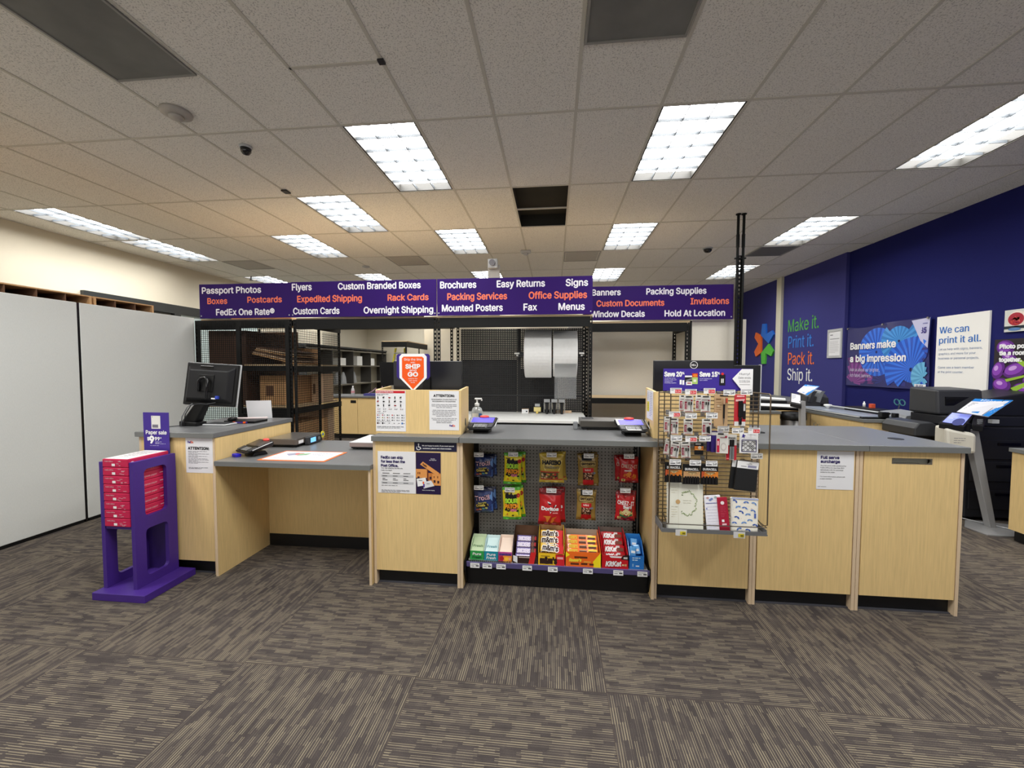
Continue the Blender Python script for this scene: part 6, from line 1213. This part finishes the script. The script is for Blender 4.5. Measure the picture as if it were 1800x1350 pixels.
def planner(label, x0, x1, zb, zt, y, base, art, coil=True, lean=.08, ry=0., name='planner'):
    w, h = x1-x0, zt-zb; t = thing(name, label, 'planner', ((x0+x1)/2, y, zb), group='spiral planners in the bottom bin'); t.rotation_euler = (-lean, ry, 0)
    q = MB(); q.box(-w/2, w/2, 0, .012, 0, h, base); q.build('cover', t, local=True, bev=.002)
    p = Pr((-w/2, -.0003, h)); art(p, w, h); p.build('print', t, local=True)
    if coil:
        q = MB(); n = int(h/.0095)
        for k in range(n): z = .006+(h-.012)*k/(n-1); q.tube([(-w/2+.008, -.002, z), (-w/2-.003, -.006, z), (-w/2-.006, .006, z), (-w/2+.004, .014, z)], .0013, WHT, 4)
        q.build('spiral', t, local=True)
    return t
def a_wreath(p, w, h):
    p.rect(w*.3, 0, w*.303, h, ink(190, 184, 150)); p.lines(w*.1, h*.1, w*.28, 3, h*.05, .0018, ink(206, 198, 170)); p.lines(w*.1, h*.5, w*.28, 1, h*.05, .002, ink(170, 160, 130), short=1); p.lines(w*.1, h*.56, w*.28, 4, h*.05, .0018, ink(206, 198, 170)); p.disc(w*.29, h*.4, w*.065, ink(196, 160, 110), 2)
    R = random.Random(4)
    for k in range(46):
        a = k/46*2*PI; r_ = R.uniform(.9, 1.1); 
        if abs(math.cos(a)+1) < .25: continue
        p.disc(w*.56+w*.24*r_*math.cos(a), h*.42+h*.25*r_*math.sin(a), w*.026, [ink(110, 140, 60), ink(140, 166, 90), ink(90, 116, 50)][k % 3], 2, ry=w*.011, n=7, rot=a+R.uniform(-.8, .8))
    p.lines(w*.42, h*.36, w*.68, 2, h*.05, .003, ink(206, 204, 186), al='c', short=.9)
planner('white spiral planner with a green leaf wreath in the bottom wire bin', .68, .884, .553, .832, 2.455, ink(230, 230, 216), a_wreath)
def a_fly(p, w, h):
    R = random.Random(6)
    for k in range(26): p.disc(w*R.uniform(.06, .94), h*R.uniform(.05, .95), w*.02, [ink(206, 186, 180), ink(170, 190, 216), ink(222, 206, 180)][k % 3], 1, ry=w*.012, n=6, rot=R.uniform(0, 3))
    for k, (x, y) in enumerate(((.14, .1), (.85, .14), (.5, .28), (.38, .4), (.62, .46), (.82, .35), (.22, .56), (.7, .62), (.12, .72), (.9, .75), (.48, .7), (.3, .88), (.64, .9), (.25, .26), (.55, .12))):
        c = [ink(60, 92, 170), ink(110, 150, 206), ink(84, 120, 190)][k % 3]; a = R.uniform(-.6, .6)
        for s_ in (-1, 1): p.disc(w*x+s_*w*.05*math.cos(a), h*y+s_*w*.05*math.sin(a), w*.062, c, 2, ry=w*.03, n=7, rot=a+s_*.6)
    p.rect(w*.85, h*.42, w*.92, h*.56, ink(74, 100, 176), 3); p.rect(0, 0, w, h*.045, ink(170, 180, 216), 3)
planner('cream spiral planner with blue butterflies, right end of the bottom bin', 1.035, 1.185, .553, .757, 2.45, ink(238, 234, 222), a_fly, ry=.03)
def a_pad(p, w, h):
    for k, (x, y) in enumerate(((.2, .06), (.45, .09), (.7, .05), (.85, .1), (.35, .12))): p.disc(w*x, h*y, w*.09, [ink(190, 150, 150), ink(120, 140, 190), ink(150, 176, 170)][k % 3], 2, ry=h*.03, n=7)
    p.rect(w*.06, h*.2, w*.95, h*.215, ink(70, 76, 150), 2); p.lines(w*.1, h*.3, w*.9, 8, h*.08, .0015, ink(206, 204, 222)); p.rect(w*.06, h*.33, w*.12, h*.38, ink(120, 130, 190), 2); p.rect(w*.1, h*.93, w*.16, h*.96, ink(70, 70, 90), 2)
planner('white list pad with a flowered top in the bottom bin, left of the red band', .905, .995, .553, .765, 2.452, ink(232, 232, 240), a_pad, coil=False, ry=-.08, name='list_pad')
planner('deep red banded pad between the list pad and the butterfly planner', .975, 1.03, .553, .758, 2.442, ink(164, 28, 54), lambda p, w, h: (p.disc(w*.46, h*.15, w*.19, ink(236, 226, 226), 2), p.lines(w*.2, h*.26, w*.75, 7, h*.045, .0016, ink(200, 90, 110)), p.rect(w*.25, h*.62, w*.5, h*.69, WI, 2), p.rect(w*.25, h*.73, w*.7, h*.78, ink(230, 190, 196), 2)), coil=False, ry=-.08, name='list_pad')
# ------------------------------------------------------------------ right wall: lettering, logo, posters
def wall_text(label, name, s_, y0, y1, z, h, col, x=4.769):
    """raised letters on the wall that faces -x; y0 is the far (left) end"""
    t = thing(name, label, 'wall lettering', (x, (y0+y1)/2, z), group='raised slogan lines on the blue wall')
    for k, (lift) in enumerate((0,)):
        p = Pr((x-.001, y0, z), (0, -1, 0), (0, 0, 1)); p.text(s_, 0, 0, h, col, w=y0-y1, bold=-.004, l=0)
    o = p.build('letters', t); o.modifiers.new('thick', 'SOLIDIFY').thickness = .004; o.modifiers['thick'].offset = 1
    return t
wall_text('green slogan line, top of the four on the blue wall', 'wall_lettering', 'Make it.', 8.86, 7.9, 2.24, .245, mat('letter_green', (78, 168, 72), .45))
wall_text('blue slogan line, second of the four on the blue wall', 'wall_lettering', 'Print it.', 8.84, 8.03, 1.912, .238, mat('letter_blue', (52, 128, 214), .45))
wall_text('orange slogan line, third of the four on the blue wall', 'wall_lettering', 'Pack it.', 8.83, 8.0, 1.58, .24, mat('letter_orange', (240, 116, 56), .45))
wall_text('white slogan line, lowest of the four on the blue wall', 'wall_lettering', 'Ship it.', 8.84, 8.035, 1.263, .235, mat('letter_white', (240, 240, 240), .45))
t = thing('wall_emblem', 'star like emblem of blue, orange and green pieces on the far blue wall', 'wall emblem', (4.765, 9.75, 2.05))
for nm_, c, pts in (('blue_piece', (36, 112, 214), [(9.848, 2.514), (9.701, 2.504), (9.669, 2.268), (9.425, 2.329), (9.349, 2.242), (9.556, 2.053), (9.894, 2.255)]), ('orange_piece', (240, 112, 46), [(10.143, 2.344), (9.894, 2.255), (9.872, 1.858), (10.113, 1.773), (10.191, 1.891), (10.005, 2.069), (10.192, 2.226)]), ('green_piece', (86, 190, 66), [(9.556, 2.043), (9.348, 1.878), (9.431, 1.765), (9.669, 1.841), (9.683, 1.603), (9.839, 1.598), (9.872, 1.848)])):
    q = MB(); q.prism(pts, 'x', 4.735, 4.769, mat('emblem_'+nm_, c, .45)); q.build(nm_, t)
def wframe(p): pass
t = thing('framed_notice', 'small white framed notice on the blue wall beside the slogan', 'picture frame', (4.76, 7.45, 1.69))
q = MB(); q.box(4.752, 4.769, 7.28, 7.63, 1.685, 1.725, LGR); q.box(4.752, 4.769, 7.28, 7.63, 2.135, 2.175, LGR); q.box(4.752, 4.769, 7.28, 7.31, 1.725, 2.135, LGR); q.box(4.752, 4.769, 7.6, 7.63, 1.725, 2.135, LGR); q.build('frame', t)
MB().box(4.76, 4.767, 7.311, 7.599, 1.726, 2.134, PAPER).build('sheet', t); p = Pr((4.7595, 7.6, 2.134), (0, -1, 0), (0, 0, 1), lift=.001); p.rect(.03, .05, .1, .065, GI); p.rect(.03, .12, .26, .13, GI); p.lines(.03, .17, .26, 8, .026, .007, ink(190, 190, 190)); p.build(parent=t)
# fabric banner
t = thing('wall_banner', 'blue and purple fabric banner about making a big impression on the blue wall', 'banner', (4.8, 6.45, 1.24))
def warpb(x, y): return .006+.01*math.sin(x*9+y*3)*math.sin(y*4)*(.4+x)+.02*max(0, x-1.2)
BW, BH = 1.49, .94
def topy(x): return .035*math.sin(PI*min(1, x/.75))*(1 if x < .75 else 0)
q = MB(); N1 = 24; M1 = 12
V = []
for s_ in (0, 1):
    for j in range(M1+1):
        for i in range(N1+1):
            x = BW*i/N1; y = BH*j/M1; yy = y+topy(x)*(1-j/M1); V.append((4.8-warpb(x, y)+.003*s_, 7.2-x, 2.172-yy))
W1 = (N1+1)*(M1+1); NB = gloss(34, 40, 104)
q.v = V
for s_ in (0, 1):
    for j in range(M1):
        for i in range(N1): a = s_*W1+j*(N1+1)+i; f = [a, a+N1+1, a+N1+2, a+1]; q.f.append(f if not s_ else f[::-1]); q.m.append(q.mi(NB))
q.build('fabric', t, smooth=True)
p = Pr((4.8, 7.2, 2.172), (0, -1, 0), (0, 0, 1), warp=lambda x, y: warpb(x, y), lift=.0016)
def fan(cx, cy, r, c1, c2, a0=0., a1=2*PI, n=30, l=1, clip=True):
    for k in range(n):
        a = a0+(a1-a0)*k/n; b_ = a0+(a1-a0)*(k+1)/n
        for r0, r1 in ((.06, .4), (.4, .7), (.7, 1.)):
            pts = [(cx+r*rr*math.cos(t_), cy+r*rr*math.sin(t_)) for rr, t_ in ((r0, a), (r1, a), (r1, b_), (r0, b_))]
            if all(0 <= X_ <= BW-.01 and .05 <= Y_ <= BH-.01 for X_, Y_ in pts): p.poly(pts[::-1] if False else pts, (c1, c2)[k % 2], l)
FB = gloss(44, 116, 230); FB2 = gloss(26, 80, 190); FC = gloss(64, 150, 222); FC2 = gloss(44, 120, 196); FP = gloss(134, 66, 146); FP2 = gloss(96, 46, 116); FD = gloss(40, 50, 132); FD2 = gloss(28, 36, 100); FL = gloss(110, 186, 226); FL2 = gloss(86, 160, 206)
fan(.15, 1.0-.1, .42, FP, FP2, n=44, l=1); fan(.75, .85, .38, FD, FD2, n=40, l=1); fan(.62, .42, .36, FB, FB2, n=48, l=2); fan(1.0, .28, .3, FC, FC2, n=40, l=3); fan(1.22, .68, .44, FB, FB2, n=56, l=4); fan(1.42, .78, .2, FL, FL2, n=30, l=5); fan(1.28, .42, .2, FB2, FD, n=30, l=3)
p.poly([(1.2, .02), (1.48, .01), (1.48, .4), (1.36, .3)], gloss(190, 190, 220), 6); p.text('$85', 1.3, .2, .07, ink(60, 50, 130), w=.14, bold=.03, l=7); p.rect(1.3, .07, 1.45, .085, ink(120, 120, 170), 7)
p.text('Banners make', .1, .36, .1, WI, w=.86, bold=.03, l=8); p.text('a big impression', .1, .56, .1, WI, w=1.02, bold=.03, l=8)
p.text('Ask us about our brighter,', .1, .71, .05, ink(210, 206, 230), w=.6, bold=0., l=8); p.text('rich fabric banners.', .1, .8, .05, ink(210, 206, 230), w=.44, bold=0., l=8)
p.rect(1.28, .87, 1.46, .925, WI, 8); p.text('FLEX', 1.31, .915, .035, ink(70, 70, 120), w=.11, l=9); p.build('print', t)
q = MB(); [q.cyl((4.76, 7.18-x, 2.15-y), (4.775, 7.18-x, 2.15-y), .015, STEEL, 10) for x, y in ((.02, 0), (.72, 0), (1.44, -.01))]; q.build('grommets', t)
# white poster
t = thing('wall_poster', 'large white poster with blue heading on the blue wall, right of the banner', 'poster', (4.8, 5.34, 1.237))
MB().box(4.8, 4.819, 5.03, 5.65, 1.237, 2.155, mat('poster_white', (246, 244, 238), .5)).build('board', t)
p = Pr((4.7995, 5.65, 2.155), (0, -1, 0), (0, 0, 1), lift=.001); BL_ = ink(52, 116, 196)
p.text('We can', .04, .21, .08, BL_, w=.36, bold=.012); p.text('print it all.', .04, .335, .08, BL_, w=.5, bold=.012)
for k, (s_, w_) in enumerate((('Let us help with signs, banners,', .52), ('graphics and more for your', .45), ('business or personal projects.', .49), ('', 0), ('Come see a team member', .44), ('at the print counter.', .32))):
    if s_: p.text(s_, .04, .42+.056*k, .026, ink(120, 140, 176), w=w_, bold=-.004)
p.build('print', t)
# photo posters
t = thing('wall_poster', 'small food photo poster at the right edge, above the aubergine poster', 'poster', (4.8, 4.5, 1.9))
MB().box(4.8, 4.819, 4.12, 4.88, 1.9, 2.13, ink(214, 216, 208)).build('board', t)
p = Pr((4.7995, 4.88, 2.13), (0, -1, 0), (0, 0, 1), lift=.0012); R = random.Random(8)
p.disc(.12, .1, .09, ink(240, 226, 214), 1, ry=.085); p.disc(.11, .1, .075, ink(170, 44, 60), 2, ry=.068)
for k in range(14): a = R.uniform(0, 6.3); r_ = R.uniform(0, .05); p.disc(.11+r_*math.cos(a), .1+r_*math.sin(a), .022, [ink(200, 70, 60), ink(150, 30, 60), ink(220, 110, 90)][k % 3], 3, ry=.008, n=8, rot=R.uniform(0, 3))
p.rect(.0, .17, .2, .2, ink(40, 50, 60), 1); p.disc(.1, .205, .06, ink(90, 130, 180), 2, ry=.016); p.disc(.24, .13, .05, ink(170, 160, 180), 2, ry=.05); p.disc(.24, .13, .034, ink(90, 80, 150), 3, ry=.034); p.poly([(.2, .02), (.34, .01), (.3, .07)], ink(110, 150, 80), 2); p.disc(.42, .12, .08, ink(150, 60, 60), 2); p.build('print', t)
t = thing('wall_poster', 'purple aubergine photo poster at the right edge of the blue wall', 'poster', (4.8, 4.55, 1.25))
MB().box(4.8, 4.819, 4.14, 4.965, 1.25, 1.826, ink(46, 40, 44)).build('board', t)
p = Pr((4.7995, 4.965, 1.826), (0, -1, 0), (0, 0, 1), lift=.0012)
for k, (x, y, r_, ry, a) in enumerate(((.1, .09, .09, .08, .2), (.14, .2, .08, .05, .5), (.04, .33, .06, .1, .3), (.2, .33, .12, .075, -.4), (.08, .49, .09, .075, .2), (.36, .42, .09, .06, -.3), (.3, .52, .11, .06, .1), (.4, .27, .08, .06, 0), (.52, .4, .1, .08, .3), (.56, .2, .1, .08, .3), (.68, .35, .1, .1, .2))):
    p.disc(x+.01, y, r_, ink(96, 40, 130), 1, ry=ry, n=18, rot=a); p.disc(x, y-.008, r_*.76, ink(140, 70, 180), 2, ry=ry*.7, n=16, rot=a); p.disc(x-.01, y-.02, r_*.35, ink(206, 160, 226), 3, ry=ry*.3, n=12, rot=a)
for a, b_, c, d in (((.12, .43), (.3, .38), (.31, .4), (.14, .455)), ((.18, .52), (.36, .43), (.38, .45), (.22, .56)), ((.24, .2), (.36, .3), (.33, .33), (.22, .24)), ((.3, .32), (.4, .26), (.41, .28), (.32, .34))): p.poly([a, b_, c, d], ink(150, 190, 60), 4)
for s_, y, w_ in (('Photo posters', .1, .36), ('tie a room', .17, .26), ('together.', .24, .21)): p.text(s_, .06, y, .042, WI, w=w_, bold=.05, l=6)
p.build('print', t)

# ------------------------------------------------------------------ self service area on the right
def base_counter(label, x0, x1, y0, y1, zt, pulls=(), kick=True, group='maple self service counters', face=None):
    t = thing('side_counter', label, 'counter', ((x0+x1)/2, (y0+y1)/2, 0), group=group)
    MB().box(x0-.02, x1+.01, y0-.02, y1, zt-.035, zt, EDGE).build('countertop', t, bev=.003)
    MB().box(x0, x1, y0, y1-.01, .1, zt-.0355, WOOD).build('body', t)
    MB().box(x0+.04, x1, y0+.04, y1-.02, 0, .0995, KICK).build('kick_plate', t)
    for y in pulls: q = MB(); q.tube([(x0-.001, y, zt-.16), (x0-.028, y, zt-.16), (x0-.028, y, zt-.26), (x0-.001, y, zt-.26)], .005, STEEL, 8); q.build('pull', t)
    for y in (y0+(y1-y0)*.5,): MB().box(x0-.004, x0-.0005, y-.003, y+.003, .1, zt-.05, CARDD).build('door_gap', t)
    return t
base_counter('maple counter with grey top behind the wire grid, left of the steel bin', 2.45, 3.08, 5.86, 6.6, .92)
base_counter('maple counter along the blue wall, carrying the long paper trimmer', 3.52, 4.3, 4.98, 6.9, .93, pulls=(5.82, 5.74))
base_counter('far maple counter along the blue wall behind the wide printer', 4.1, 4.73, 7.6, 10.6, .93)
base_counter('maple table cut off by the right edge of the picture', 4.0, 4.75, 2.7, 3.96, .82)
t = thing('waste_bin', 'round brushed steel bin with a black rim between the two counters', 'bin', (3.3, 5.95, 0)); MB().lathe([(.14, 0), (.145, .02), (.15, .8)], (3.3, 5.95, 0), STEEL, 28).build('drum', t, smooth=True); MB().lathe([(.152, .8), (.156, .82), (.15, .9), (.1, .905)], (3.3, 5.95, 0), BLK, 28).build('rim', t, smooth=True)
# wide printer on the left counter
t = thing('wide_printer', 'black wide format printer with white roller bars, behind the wire grid', 'printer', (3.0, 6.2, .921))
q = MB(); q.hexa([(2.62, 6.0, .921), (3.42, 5.98, .921), (3.42, 6.45, .921), (2.62, 6.45, .921), (2.62, 5.98, .985), (3.46, 5.95, .945), (3.42, 6.45, 1.02), (2.62, 6.45, 1.03)], BLK); q.build('body', t, bev=.01)
q = MB(); q.hexa([(2.66, 6.0, .992), (3.4, 5.99, .955), (3.38, 6.18, .985), (2.66, 6.18, 1.005), (2.66, 6.0, .999), (3.4, 5.99, .962), (3.38, 6.18, .992), (2.66, 6.18, 1.012)], WHT); q.build('white_table', t)
q = MB(); q.cyl((2.98, 6.3, 1.07), (3.36, 6.28, 1.045), .026, WHT, 14); q.build('roller', t); q = MB(); q.box(2.92, 3.36, 6.22, 6.4, 1.0, 1.035, BLK); q.build('roller_cradle', t)
def sign_board(t, TL, TR, BR, BL, m, name, art=None, w=1., h=1.):
    TL, TR, BR, BL = map(Vector, (TL, TR, BR, BL)); u = (TR-TL); v = (TL-BL); n = u.cross(v).normalized()*.006
    q = MB(); q.hexa([BL-n, BR-n, TR-n, TL-n, BL, BR, TR, TL], m); o = q.build(name, t)
    if art:
        mb = MB()
        class S(Pr):
            def P(s, x, y, l): 
                a, b_ = x, y; return TL*(1-a)*(1-b_)+TR*a*(1-b_)+BR*a*b_+BL*(1-a)*b_+n/.006*(.0006+.0006*l)
        p = S((0, 0, 0), mb=mb); art(p); p.build('print', o)
    return o
BLU = ink(40, 130, 210)
def a_help(p):
    p.rect(0, 0, 1, .2, BLU); p.text('Help', .22, .15, .11, WI, w=.38, bold=.03, l=2); p.rect(.8, .2, 1, 1, BLU); p.lines(.08, .3, .42, 4, .08, .03, GI, seed=1); p.lines(.46, .3, .74, 5, .1, .03, GI, seed=2); p.rect(.4, .78, .6, .92, BLU, 2); p.lines(.08, .66, .36, 2, .08, .03, GI, seed=3); p.rect(.84, .3, .96, .5, WI, 2); p.rect(.77, .0, .79, 1, BLK, 3)
    p.lines(.84, .6, .96, 3, .08, .025, ink(180, 210, 240), seed=5)
def kiosk(label, dx, dy, s_TL, s_TR, s_BR, s_BL, scr, foot, head, small=False):
    t = thing('payment_kiosk', label, 'kiosk', foot, group='self service payment kiosks')
    fx, fy, _ = foot
    if not small:
        q = MB(); q.prism([(fx-.07, fy+.16), (fx-.23, fy-.01), (fx-.225, fy-.21), (fx+.03, fy-.23), (fx+.19, fy-.08), (fx+.23, fy+.08), (fx+.05, fy+.16)][::-1], 'z', 0, .014, mat('kiosk_silver', (168, 168, 168), .4, metal=.4)); q.build('base_plate', t, bev=.003)
    hx, hy, hz = head
    q = MB(); a, b_ = (.026, .045) if not small else (.03, .03)
    q.hexa([(fx-a, fy-.03, .012), (fx+a, fy-.03, .012), (fx+a, fy+.03, .012), (fx-a, fy+.03, .012), (hx-b_, hy-.03, hz), (hx+b_, hy-.03, hz), (hx+b_, hy+.03, hz), (hx-b_, hy+.03, hz)], mat('kiosk_grey', (150, 150, 150), .4)); q.build('post', t, bev=.004)
    sign_board(t, s_TL, s_TR, s_BR, s_BL, ink(226, 226, 230), 'help_board', a_help)
    TL, TR, BR, BL = map(Vector, scr); m_ = (TL+TR+BR+BL)/4
    ex = [(c-m_)*1.25+m_-Vector((0, 0, .004)) for c in (TL, TR, BR, BL)]
    q = MB(); lo = [c-Vector((0, 0, .05)) for c in ex]; q.hexa([lo[3], lo[2], lo[1], lo[0], ex[3], ex[2], ex[1], ex[0]], BLK); q.build('head', t, bev=.006)
    sign_board(t, TL, TR, BR, BL, ink(228, 228, 230) if small else mat('kiosk_screen', (136, 146, 220), .2, emit=.55), 'screen', lambda p: (p.lines(.05, .12, .5, 4, .14, .05, ink(150, 150, 156) if small else ink(220, 224, 245), seed=3), small or p.disc(.7, .82, .28, ink(70, 76, 130), 2, ry=.35)))
    return t
t = kiosk('near payment kiosk with a leaning grey post and a blue and white help board', 0, 0, (4.17, 4.47, 1.212), (4.46, 4.42, 1.203), (4.09, 4.25, 1.058), (3.86, 4.3, 1.098), ((3.90, 4.39, 1.078), (4.04, 4.35, 1.065), (3.81, 4.18, .987), (3.67, 4.22, 1.008)), (4.13, 4.23, 0), (3.975, 4.29, .93))
q = MB(); q.hexa([(3.9, 4.19, .93), (3.97, 4.17, .92), (4.14, 4.34, .985), (4.07, 4.37, .99), (3.89, 4.19, .99), (3.98, 4.17, .975), (4.17, 4.35, 1.055), (4.08, 4.38, 1.065)], BLK); pad = q.build('card_reader', t, bev=.008); q = MB(); [q.box(3.955+.018*k+.02*r, 3.967+.018*k+.02*r, 4.2+.02*r+.006*k, 4.215+.02*r+.006*k, .99+.011*r, .998+.011*r, GRY) for k in range(3) for r in range(4)]; q.build('keys', pad)
q = MB(); q.hexa([(3.68, 4.17, .72), (3.9, 4.14, .72), (3.92, 4.3, .72), (3.7, 4.34, .72), (3.655, 4.17, .955), (3.895, 4.14, .905), (3.93, 4.3, .92), (3.7, 4.34, .97)], mat('kiosk_cream', (214, 210, 196), .45)); wb = q.build('white_housing', t, bev=.025)
p = Pr((3.66, 4.139, .93), (1, -.12, 0), (0, 0, 1), lift=.012); p.lines(.03, .06, .12, 3, .02, .005, GI, l=1, seed=2); p.build('print', wb)
q = MB(); q.box(3.72, 3.9, 4.2, 4.32, .9, 1.0, BLK); q.build('neck', t, bev=.01)
q = MB(); q.box(4.2, 4.26, 4.33, 4.37, .985, 1.02, LGR); q.build('side_bracket', t)
kiosk('far payment kiosk with a tilted blue and white board, beside the steel bin', 0, 0, (3.47, 6.0, 1.283), (3.625, 5.95, 1.263), (3.36, 5.75, 1.149), (3.255, 5.8, 1.2), ((3.2, 5.82, 1.17), (3.3, 5.8, 1.15), (3.2, 5.62, 1.05), (3.11, 5.66, 1.07)), (3.24, 5.58, 0), (3.24, 5.66, 1.08), True)
# desk printer with curved guides
t = thing('desk_printer', 'black desk printer with two curved paper guides against the blue wall', 'printer', (3.85, 6.5, .931))
q = MB(); q.hexa([(3.66, 6.32, .931), (3.98, 6.3, .931), (4.1, 6.62, .931), (3.74, 6.66, .931), (3.68, 6.34, 1.1), (3.98, 6.32, 1.08), (4.12, 6.62, 1.12), (3.76, 6.66, 1.14)], mat('soft_black', (40, 40, 42), .5)); q.build('body', t, bev=.012)
for k in range(2):
    q = MB(); x = 3.7+.11*k; P = [(x+.07*a/5, 6.3, 1.02+.16*math.sin(a/5*1.5)) for a in range(6)]
    for (xa, ya, za), (xb, yb, zb) in zip(P, P[1:]): q.hexa([(xa, ya, za), (xa+.045, ya, za-.01), (xb+.045, yb, zb-.01), (xb, yb, zb), (xa, ya+.25, za+.02), (xa+.045, ya+.25, za+.01), (xb+.045, yb+.25, zb+.01), (xb, yb+.25, zb+.02)], GRY if k else DGR)
    q.build('paper_guide', t)
# paper trimmer
t = thing('paper_trimmer', 'long white paper trimmer with a metal rail on the maple counter by the blue wall', 'paper trimmer', (3.72, 5.75, .931))
q = MB(); q.box(3.53, 3.95, 5.02, 6.55, .931, .95, BLK); q.build('base', t, bev=.004); q = MB(); q.box(3.55, 3.86, 5.05, 6.5, .9505, .956, mat('trimmer_board', (150, 158, 170), .25)); q.build('board', t); q = MB(); q.box(3.51, 3.53, 5.06, 6.5, .94, .953, LGR); q.build('edge_bar', t)
q = MB(); q.cyl((3.76, 5.03, 1.0), (3.76, 5.98, 1.0), .008, LGR, 8); q.cyl((3.88, 5.1, .985), (3.88, 6.5, .985), .01, BLK, 8); q.build('rail', t); q = MB(); q.lathe([(.02, 0), (.02, .02), (.05, .04), (.045, .055), (.01, .06)], (3.76, 5.98, .956), WHT, 14); q.build('clamp_knob', t, smooth=True); q = MB(); q.box(3.72, 3.8, 5.0, 5.06, .951, 1.01, BLK); q.box(3.86, 3.9, 5.0, 5.06, .951, 1.0, BLK); q.build('end_block', t, bev=.004)
q = MB(); q.box(4.05, 4.28, 5.5, 6.1, .931, .985, BLK); o = q.build('desk_caddy', loc=(4.16, 5.8, .931), bev=.006); tag(o, 'low black desk caddy behind the paper trimmer', 'caddy')
o = MB().lathe([(.016, 0), (.016, .05), (.008, .056), (.006, .075)], (4.2, 5.95, .9855), WHT, 12).build('glue_bottle', loc=(4.2, 5.95, .9855), smooth=True); tag(o, 'small white bottle standing on the low black caddy', 'bottle')
o = MB().box(4.17, 4.22, 5.78, 5.83, .9855, 1.04, ink(220, 90, 60)).build('orange_cap', loc=(4.2, 5.8, .9855), bev=.004); tag(o, 'small orange and white dispenser on the low black caddy', 'dispenser'); MB().box(4.172, 4.218, 5.782, 5.828, .99, 1.01, WI).build('white_band', o) if False else None
t = thing('scissors', 'teal handled scissors standing against the blue wall', 'scissors', (4.25, 5.45, .931)); TE = mat('teal_plastic', (20, 96, 104), .4)
for k in range(2): q = MB(); q.tube([(4.25+.02*math.cos(a), 5.45-.04+.08*k+.03*math.sin(a), 1.09+.035*math.sin(a+.6)) for a in [i*PI/5 for i in range(11)]], .007, TE, 6); q.build('handle', t)
q = MB(); q.tube([(4.25, 5.45, 1.06), (4.25, 5.47, .99), (4.25, 5.48, .932)], .006, STEEL, 6); q.build('blade', t); q = MB(); q.lathe([(.03, 0), (.032, .07)], (4.25, 5.48, .9315), BLK, 14); q.build('cup', t)
for k, (y, lab) in enumerate(((5.35, 'grey document tray on the counter, left of the pair'), (5.15, 'grey document tray on the counter, right of the pair'))):
    q = MB(); q.hexa([(4.0, y-.1, .931), (4.27, y-.1, .931), (4.27, y+.08, .931), (4.0, y+.08, .931), (4.02, y-.1, .965), (4.25, y-.1, 1.0), (4.25, y+.08, 1.01), (4.02, y+.08, .985)], mat('tray_grey', (140, 142, 144), .5)); o = q.build('document_tray', loc=(4.13, y, .931)); tag(o, lab, 'tray', 'grey document trays'); 
# copier
t = thing('copier', 'large black office copier standing against the blue wall behind the near kiosk', 'copier', (4.4, 4.72, 0)); CB = mat('copier_black', (27, 28, 34), .45); CG = mat('copier_grey', (50, 51, 54), .45)
q = MB(); q.box(4.07, 4.79, 4.42, 4.96, .03, .93, CB); q.build('cabinet', t, bev=.012)
for z in (.12, .4, .62): q = MB(); q.box(4.1, 4.76, 4.408, 4.4195, z, z+.19, CB); d = q.build('drawer', t, bev=.004); q = MB(); q.box(4.33, 4.53, 4.402, 4.4075, z+.14, z+.165, gloss(8, 8, 10)); q.build('handle', d)
q = MB(); q.box(4.1, 4.18, 4.45, 4.52, 0, .0295, BLK); q.box(4.68, 4.76, 4.45, 4.52, 0, .0295, BLK); q.box(4.1, 4.18, 4.86, 4.93, 0, .0295, BLK); q.build('caster', t)
q = MB(); q.cyl((4.12, 4.4195, .2), (4.12, 4.416, .2), .012, GRY, 10); q.build('sticker', t)
q = MB(); q.hexa([(3.98, 4.5, .931), (4.79, 4.5, .931), (4.79, 4.96, .931), (3.98, 4.96, .931), (3.98, 4.52, 1.03), (4.79, 4.52, 1.03), (4.79, 4.96, 1.03), (3.98, 4.96, 1.03)], CB); q.build('scanner_bed', t, bev=.012)
q = MB(); q.hexa([(3.95, 4.6, 1.035), (4.36, 4.58, 1.035), (4.36, 4.95, 1.035), (3.95, 4.95, 1.035), (3.95, 4.62, 1.29), (4.36, 4.6, 1.295), (4.36, 4.95, 1.31), (3.95, 4.95, 1.31)], CG); a_ = q.build('document_feeder', t, bev=.02); q = MB(); q.box(4.02, 4.24, 4.6, 4.618, 1.13, 1.22, gloss(16, 16, 18)); q.build('slot', a_)
q = MB(); q.hexa([(4.37, 4.56, 1.031), (4.79, 4.56, 1.031), (4.79, 4.95, 1.031), (4.37, 4.95, 1.031), (4.37, 4.58, 1.2), (4.79, 4.58, 1.28), (4.79, 4.95, 1.29), (4.37, 4.95, 1.22)], CB); q.build('feeder_tray', t, bev=.012)
q = MB(); q.prism([(3.66, .82), (3.66, .9), (3.7, .955), (3.82, .965), (3.92, .91), (4.05, .9), (4.065, .9), (4.065, .82)], 'y', 4.5, 4.92, CG); q.build('output_tray', t, bev=.012)
q = MB(); q.box(3.72, 3.9, 4.6, 4.9, .25, .8195, CB); q.build('finisher', t)
q = MB(); q.hexa([(3.75, 4.55, .966), (3.95, 4.55, .915), (4.02, 4.8, .95), (3.8, 4.8, .985), (3.75, 4.55, .97), (3.95, 4.55, .92), (4.02, 4.8, .955), (3.8, 4.8, .99)], BLU); q.build('blue_sheet', t) if False else None
o = MB().tube([(4.0, 4.6, .01), (4.1, 4.36, .02), (4.2, 4.2, .022), (4.28, 4.1, .022), (4.4, 4.05, .02), (4.42, 4.0, .01)], .005, LGR).build('cable', loc=(4.2, 4.2, .01)); tag(o, 'pale cable lying over the silver kiosk base plate', 'cable')
